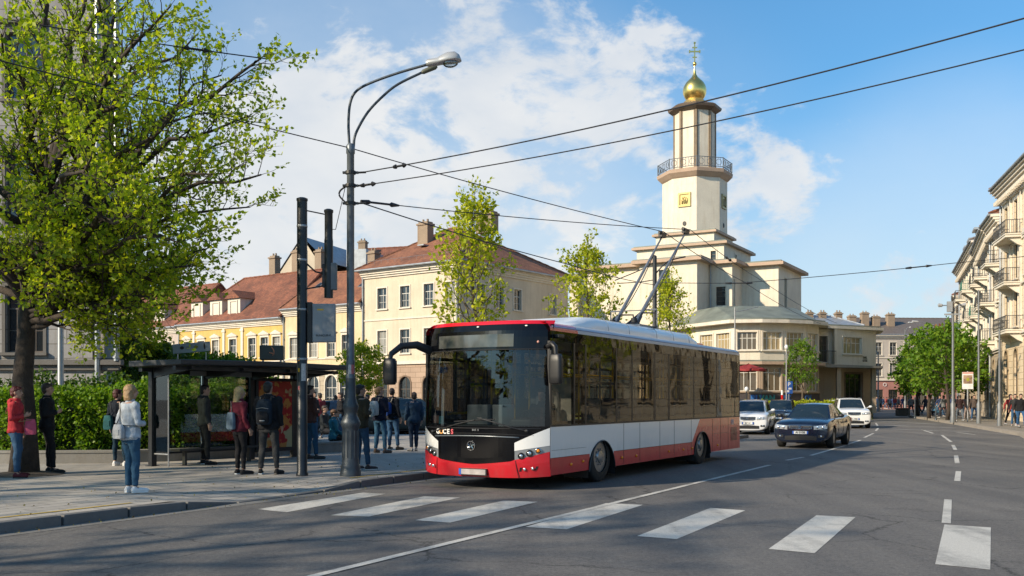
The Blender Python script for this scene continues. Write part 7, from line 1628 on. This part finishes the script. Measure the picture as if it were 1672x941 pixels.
P4 = person('person in dark coat with white trainers partly hidden behind the pale jacket woman', at(192, 761), -20, ('down', 'down'), 'relax', (.01, .015, .025), (.01, .03, .05), (.7, .7, .7), (.06, .01, .01), 'short', 1.68, True, -30)
attach_bag(P4, 'shoulder_bag', 'teal and black bag carried by the half hidden person at the hedge', 'bag', shoulder_bag((.02, .09, .10), (-.1, -.18, 1.0), (.12, .06, .16)))
P5 = person('man in black vest and grey hooded sweater in front of the shelter glass', at(334, 759), -62, ('slack', 'down'), 'walk' if False else 'wide', (.035, .037, .035), BLK, BLK, (.015, .01, .008), 'short', 1.78, False, -20, hood=True)
P7 = person('blonde long haired woman in maroon jacket and black leggings', at(391, 775), -42, ('down', 'slack'), 'close', (.10, .012, .025), BLK, BLK, (.5, .34, .15), 'long', 1.70, True, -15)
attach_bag(P7, 'shoulder_bag', 'slate blue bag on the back of the blonde woman', 'bag', shoulder_bag((.10, .15, .2), (-.02, -.18, 1.08), (.12, .05, .17)))
P8 = person('man in black jacket wearing a dark backpack, back turned, beside the black post', at(438, 775), -6, ('slack', 'slack'), 'wide', (.014, .015, .018), (.035, .037, .04), BLK, (.012, .009, .007), 'short', 1.80, False, -12, hood=True, wide=1.05)
attach_bag(P8, 'backpack', 'dark blue backpack on the man beside the black post', 'backpack', backpack((.012, .022, .035), (.008, .010, .014)))
P9 = person('man in brown hooded sweater and jeans right of the black post', at(506, 750), -48, ('down', 'fold'), 'relax', (.07, .035, .03), (.025, .08, .15), (.05, .05, .05), (.012, .009, .007), 'short', 1.80, False, -15, hood=True)
P10 = person('man in olive and black jacket and jeans directly behind the lamp post base', at(588, 768), -40, ('slack', 'phone'), 'relax', (.045, .04, .025), (.03, .075, .14), (.06, .05, .05), (.012, .009, .007), 'short', 1.76, False, -25)
P11 = person('fair haired person in navy top and jeans with a pale backpack', at(620, 740), -35, ('pocket', 'fold'), 'wide', (.012, .014, .03), (.035, .10, .17), (.12, .08, .06), (.22, .12, .05), 'short', 1.80, False, -30, wide=1.05)
attach_bag(P11, 'backpack', 'pale grey rucksack on the person in navy and jeans', 'backpack', backpack((.45, .44, .42), (.38, .38, .37), sx=.13, sz=.19))
P11b = person('companion in dark clothes standing close behind the person with pale rucksack', at(640, 735), -30, ('down', 'down'), 'relax', (.012, .014, .02), (.03, .08, .16), (.1, .07, .05), (.03, .015, .01), 'tail', 1.78, True, 20)
attach_bag(P11b, 'backpack', 'bright blue backpack on the companion in dark clothes', 'backpack', backpack((.01, .05, .22), (.01, .04, .18), sx=.12, sz=.17))
P12 = person('young person in denim blue jacket and dark trousers nearest the bus mirror', at(676, 737), 25, ('slack', 'down'), 'close', (.02, .045, .08), (.012, .025, .05), (.25, .25, .25), (.06, .03, .02), 'short', 1.66, False, 0)
P6 = person('person in dark top and bright blue jeans standing by the shelter bench', at(367, 738), 150, ('down', 'fold'), 'relax', (.015, .016, .022), (.03, .14, .28), (.4, .4, .4), (.04, .015, .015), 'short', 1.66, True, 20)
P13 = person('seated person in teal jacket and dark cap on the low wall', at(545, 736), -70, ('lap', 'lap'), 'sit', (.03, .16, .22), (.02, .02, .022), (.5, .4, .4), (.10, .05, .02), 'cap', 1.72, True, -10, z=.0)
dr = person('bus driver in dark jacket seated behind the steering wheel', tuple((bus.matrix_basis @ Vector((1.25, .68, 0))).xy), -210, ('lap', 'lap'), 'sit', (.03, .03, .04), BLK, BLK, (.03, .02, .012), 'short', 1.75, False, 0, fine=False, vox=.016, z=.46)
# lower resolution figures farther away; every one is its own object
tops = [(.25, .03, .03), (.02, .02, .025), (.16, .17, .18), (.03, .05, .12), (.09, .03, .05), (.35, .33, .3), (.02, .09, .14), (.06, .05, .03)]
def far(label, x, y, face, i, legs='stand', arms=('down', 'down'), z=.13, h=1.72, top=None, pants=None, hs='short', group=None, hair=(.03, .02, .015)):
    return person(label, (x, y), face, arms, legs, top or tops[i % 8], pants or (JE, BLK, (.03, .03, .035))[i % 3], (.3, .3, .3), hair, hs, h, i % 2 == 1, 0, False, .02, z=z, group=group)
for i, (px, Y, face, legs, top, pants, lab) in enumerate(((1650, 53, -165, 'walk', (.28, .04, .04), BLK, 'walker in brick red jacket, leftmost of the trio at the right edge'), (1657.5, 50, 165, 'walk', (.03, .03, .03), (.04, .11, .22), 'walker in black top and blue jeans, middle of the trio at the right edge'),
        (1667, 49, 170, 'walk', BLK, (.03, .09, .2), 'walker in black hoodie and jeans at the far right edge'), (1567.5, 62, 0, 'walk', (.035, .018, .018), (.1, .12, .14), 'walker in dark coat just right of the tall lamp post'), (1581, 64, 10, 'walk', BLK, (.25, .2, .18), 'walker in black with bare legs between the steel posts'),
        (1591, 63, 170, 'walk', (.08, .06, .05), (.04, .10, .2), 'walker in brown jacket beside the slim steel post'), (1530, 84, 90, 'sit', (.12, .3, .45), (.02, .02, .03), 'seated person in light blue under the right trees'))):
    far(lab, xat(px, Y), Y, face, i, legs, ('swingf', 'swingb') if legs == 'walk' else ('lap', 'lap'), .13 if legs == 'walk' else -.0, 1.74, top, pants)
rng = random.Random(21)
for i, (px, Y, top, lab) in enumerate(((512, 33, (.02, .02, .025), 'standing bystander in black near the brown hooded man'), (522, 36, (.2, .03, .04), 'bystander in dark red at the square seating'), (530, 31.5, (.02, .025, .03), 'seated bystander in black left of the teal jacket person'), (556, 34, (.015, .015, .018), 'bystander in black right behind the teal jacket person'),
        (565, 38, (.18, .07, .06), 'bystander in rust top behind the lamp post shaft'), (572, 33, (.02, .02, .02), 'seated bystander in black beside the lamp post shaft'), (548, 40, (.1, .14, .2), 'bystander in grey blue at the far side of the square'), (600, 39, (.03, .03, .03), 'bystander in charcoal beyond the olive jacket man'), (497, 38, (.3, .28, .1), 'bystander in mustard top behind the black post'))):
    st_ = 'sit' if 'seated' in lab else 'stand'; far(lab, xat(px, Y), Y, rng.uniform(-180, 180), i, st_, ('lap', 'lap') if st_ == 'sit' else ('fold', 'down'), .13 if st_ == 'stand' else 0.06, rng.uniform(1.62, 1.78), top)
proto = [far('small figures crowding the pavement before the pink shop front', xat(1420 + 4 * i, 145), 145, 30 * i, i, 'walk', ('swingf', 'swingb'), .2, 1.75, group='crowd before the pink shop front') for i in range(4)]
for i in range(16):
    c = copy_tree(proto[i % 4]); px = 1417 + i * 3.7 + rng.uniform(-1, 1); Y = rng.uniform(126, 148); c.location = (xat(px, Y), Y, .15); c.rotation_euler = (0, 0, rng.uniform(0, 6))
proto = [far('distant walkers on the pavement beneath the right trees', xat(1488 + 9 * i, 92), 92, 180 * i, i + 2, 'walk', ('swingf', 'swingb'), .13, 1.75, group='distant walkers under the right trees') for i in range(2)]
for i in range(9):
    c = copy_tree(proto[i % 2]); px = 1500 + i * 10.5 + rng.uniform(-3, 3); Y = rng.uniform(70, 98); c.location = (xat(px, Y), Y, .13); c.rotation_euler = (0, 0, rng.uniform(0, 6))
# ================================================================= LIGHT, SKY, CAMERA
SUN_EL = 27.0; sd = Vector((-.85, -.53)).normalized()
world = bpy.data.worlds.new('World'); sc.world = world; world.use_nodes = True; nt = world.node_tree; nt.nodes.clear()
wo = nt.nodes.new('ShaderNodeOutputWorld'); bg = nt.nodes.new('ShaderNodeBackground'); bg.inputs[1].default_value = .112
sky = nt.nodes.new('ShaderNodeTexSky'); sky.sky_type = 'NISHITA'; sky.sun_disc = False; sky.sun_elevation = R(SUN_EL)
sky.sun_rotation = math.atan2(sd.x, sd.y); sky.air_density = 1.0; sky.dust_density = .6; sky.ozone_density = 2.2
tc = nt.nodes.new('ShaderNodeTexCoord'); gen = tc.outputs['Generated']
def vdot(c):
    n = nt.nodes.new('ShaderNodeVectorMath'); n.operation = 'DOT_PRODUCT'; L(nt, gen, n.inputs[0]); n.inputs[1].default_value = Vector(c).normalized(); return n.outputs['Value']
def mth(op, a, b=None, c=None, clamp=False):
    n = nt.nodes.new('ShaderNodeMath'); n.operation = op; n.use_clamp = clamp
    for i, x in enumerate((a, b, c)):
        if x is None: continue
        if hasattr(x, 'links'): L(nt, x, n.inputs[i])
        else: n.inputs[i].default_value = x
    return n.outputs[0]
def pdir(px, py): return ((px - CX) / F, 1.0, (HZ - py) / F)
def blob(px, py, rad, amt):
    """smooth patch of extra cloud around a sky direction; rad in degrees"""
    n = nt.nodes.new('ShaderNodeMapRange'); n.interpolation_type = 'SMOOTHERSTEP'; L(nt, vdot(pdir(px, py)), n.inputs[0])
    n.inputs[1].default_value = math.cos(R(rad)); n.inputs[2].default_value = math.cos(R(rad * .25)); n.inputs[3].default_value = 0; n.inputs[4].default_value = amt; return n.outputs[0]
mp = nt.nodes.new('ShaderNodeMapping'); mp.inputs['Scale'].default_value = (1, 1, 1.7); mp.inputs['Location'].default_value = (3.1, 1.7, .4); L(nt, gen, mp.inputs[0])
def wn(sc_, det, rough, out=0, vec=None):
    n = N(nt, 'ShaderNodeTexNoise', Scale=sc_, Detail=det, Roughness=rough); L(nt, vec or mp.outputs[0], n.inputs['Vector']); return n.outputs[out]
warp = nt.nodes.new('ShaderNodeMixRGB'); warp.blend_type = 'ADD'; warp.inputs[0].default_value = .09; L(nt, mp.outputs[0], warp.inputs[1]); L(nt, wn(5, 3, .5, 1), warp.inputs[2])
base = wn(15, 11, .6, 0, warp.outputs[0]); big = wn(2.6, 3, .5)
b = mth('ADD', mth('MULTIPLY', base, .8), mth('MULTIPLY', big, .2))
for px, py, rad, amt in ((560, 320, 12, .075), (760, 350, 10, .06), (650, 210, 9, .055), (1000, 330, 7, .05), (900, 110, 8, .085), (1050, 160, 6, .075), (1270, 250, 6.0, .12), (1210, 310, 5, .10), (1170, 130, 4.5, .085), (1330, 290, 4, .06), (1540, 390, 7, .075), (500, 180, 6, .08), (580, 75, 2.5, .08), (740, 5, 4, .07), (300, 250, 12, .12), (-600, 300, 25, .12), (2600, 250, 20, .1)):
    b = mth('ADD', b, blob(px, py, rad, amt))
for px, py, rad, amt in ((1450, 90, 14, .16), (620, 20, 8, .05), (1330, 400, 6, .05), (250, -100, 14, .1)):
    b = mth('SUBTRACT', b, blob(px, py, rad, amt))
cov = nt.nodes.new('ShaderNodeMapRange'); cov.interpolation_type = 'SMOOTHSTEP'; L(nt, b, cov.inputs[0]); cov.inputs[1].default_value = .535; cov.inputs[2].default_value = .69
# self shading: denser parts greyer below, edges bright
sh2 = nt.nodes.new('ShaderNodeMapRange'); L(nt, wn(5.2, 5, .55, 0, warp.outputs[0]), sh2.inputs[0]); sh2.inputs[1].default_value = .35; sh2.inputs[2].default_value = .65
ccol = mixc(nt, sh2.outputs[0], (6.3, 6.7, 7.2), (8.3, 8.2, 8.0))
sepz = nt.nodes.new('ShaderNodeSeparateXYZ'); L(nt, gen, sepz.inputs[0]); gz = nt.nodes.new('ShaderNodeMapRange'); L(nt, sepz.outputs[2], gz.inputs[0]); gz.inputs[1].default_value = .15; gz.inputs[2].default_value = .45
skyc = mixc(nt, 1.0, sky.outputs[0], mixc(nt, gz.outputs[0], (.66, 1.16, 1.36), (.92, 1.56, 1.78)), 'MULTIPLY')
haze = nt.nodes.new('ShaderNodeMapRange'); sep = nt.nodes.new('ShaderNodeSeparateXYZ'); L(nt, gen, sep.inputs[0]); L(nt, sep.outputs[2], haze.inputs[0]); haze.inputs[1].default_value = .27; haze.inputs[2].default_value = -.02; haze.inputs[3].default_value = 0; haze.inputs[4].default_value = .95
skyc = mixc(nt, haze.outputs[0], skyc, (6.3, 6.9, 7.5))
covm = mth('MULTIPLY', cov.outputs[0], .88)
veil = mth('ADD', mth('ADD', blob(560, 420, 24, .42), blob(1000, 380, 16, .12)), mth('MULTIPLY', blob(1560, 400, 12, .3), 1.0))
veil = mth('MULTIPLY', veil, mth('ADD', wn(4.5, 6, .6), .35)); skyc = mixc(nt, veil, skyc, (7.3, 7.8, 8.3))
L(nt, mixc(nt, covm, skyc, ccol), bg.inputs[0]); L(nt, bg.outputs[0], wo.inputs[0])
sl = bpy.data.lights.new('sun', 'SUN'); sl.energy = 6.3; sl.angle = R(1.1); sl.color = (1, .84, .63); so = bpy.data.objects.new('sun', sl); col.objects.link(so)
dv = Vector((sd.x * math.cos(R(SUN_EL)), sd.y * math.cos(R(SUN_EL)), math.sin(R(SUN_EL)))); so.rotation_euler = dv.to_track_quat('Z', 'Y').to_euler()
cam = bpy.data.cameras.new('camera'); co = bpy.data.objects.new('camera', cam); col.objects.link(co); co.location = (0, 0, HC); co.rotation_euler = (R(90), 0, 0)
cam.sensor_width = 36; cam.lens = 36 * F / 1672; cam.shift_y = (HZ - 470.5) / 1672; cam.clip_end = 5000; cam.clip_start = .1; sc.camera = co
sc.view_settings.view_transform = 'Standard'; sc.view_settings.look = 'None'; sc.view_settings.exposure = 0; sc.view_settings.gamma = 1
sc.render.engine = 'CYCLES'; sc.cycles.use_denoising = True; sc.cycles.max_bounces = 8; sc.cycles.transparent_max_bounces = 16; sc.cycles.caustics_reflective = False; sc.cycles.caustics_refractive = False
sc.cycles.sample_clamp_indirect = 6
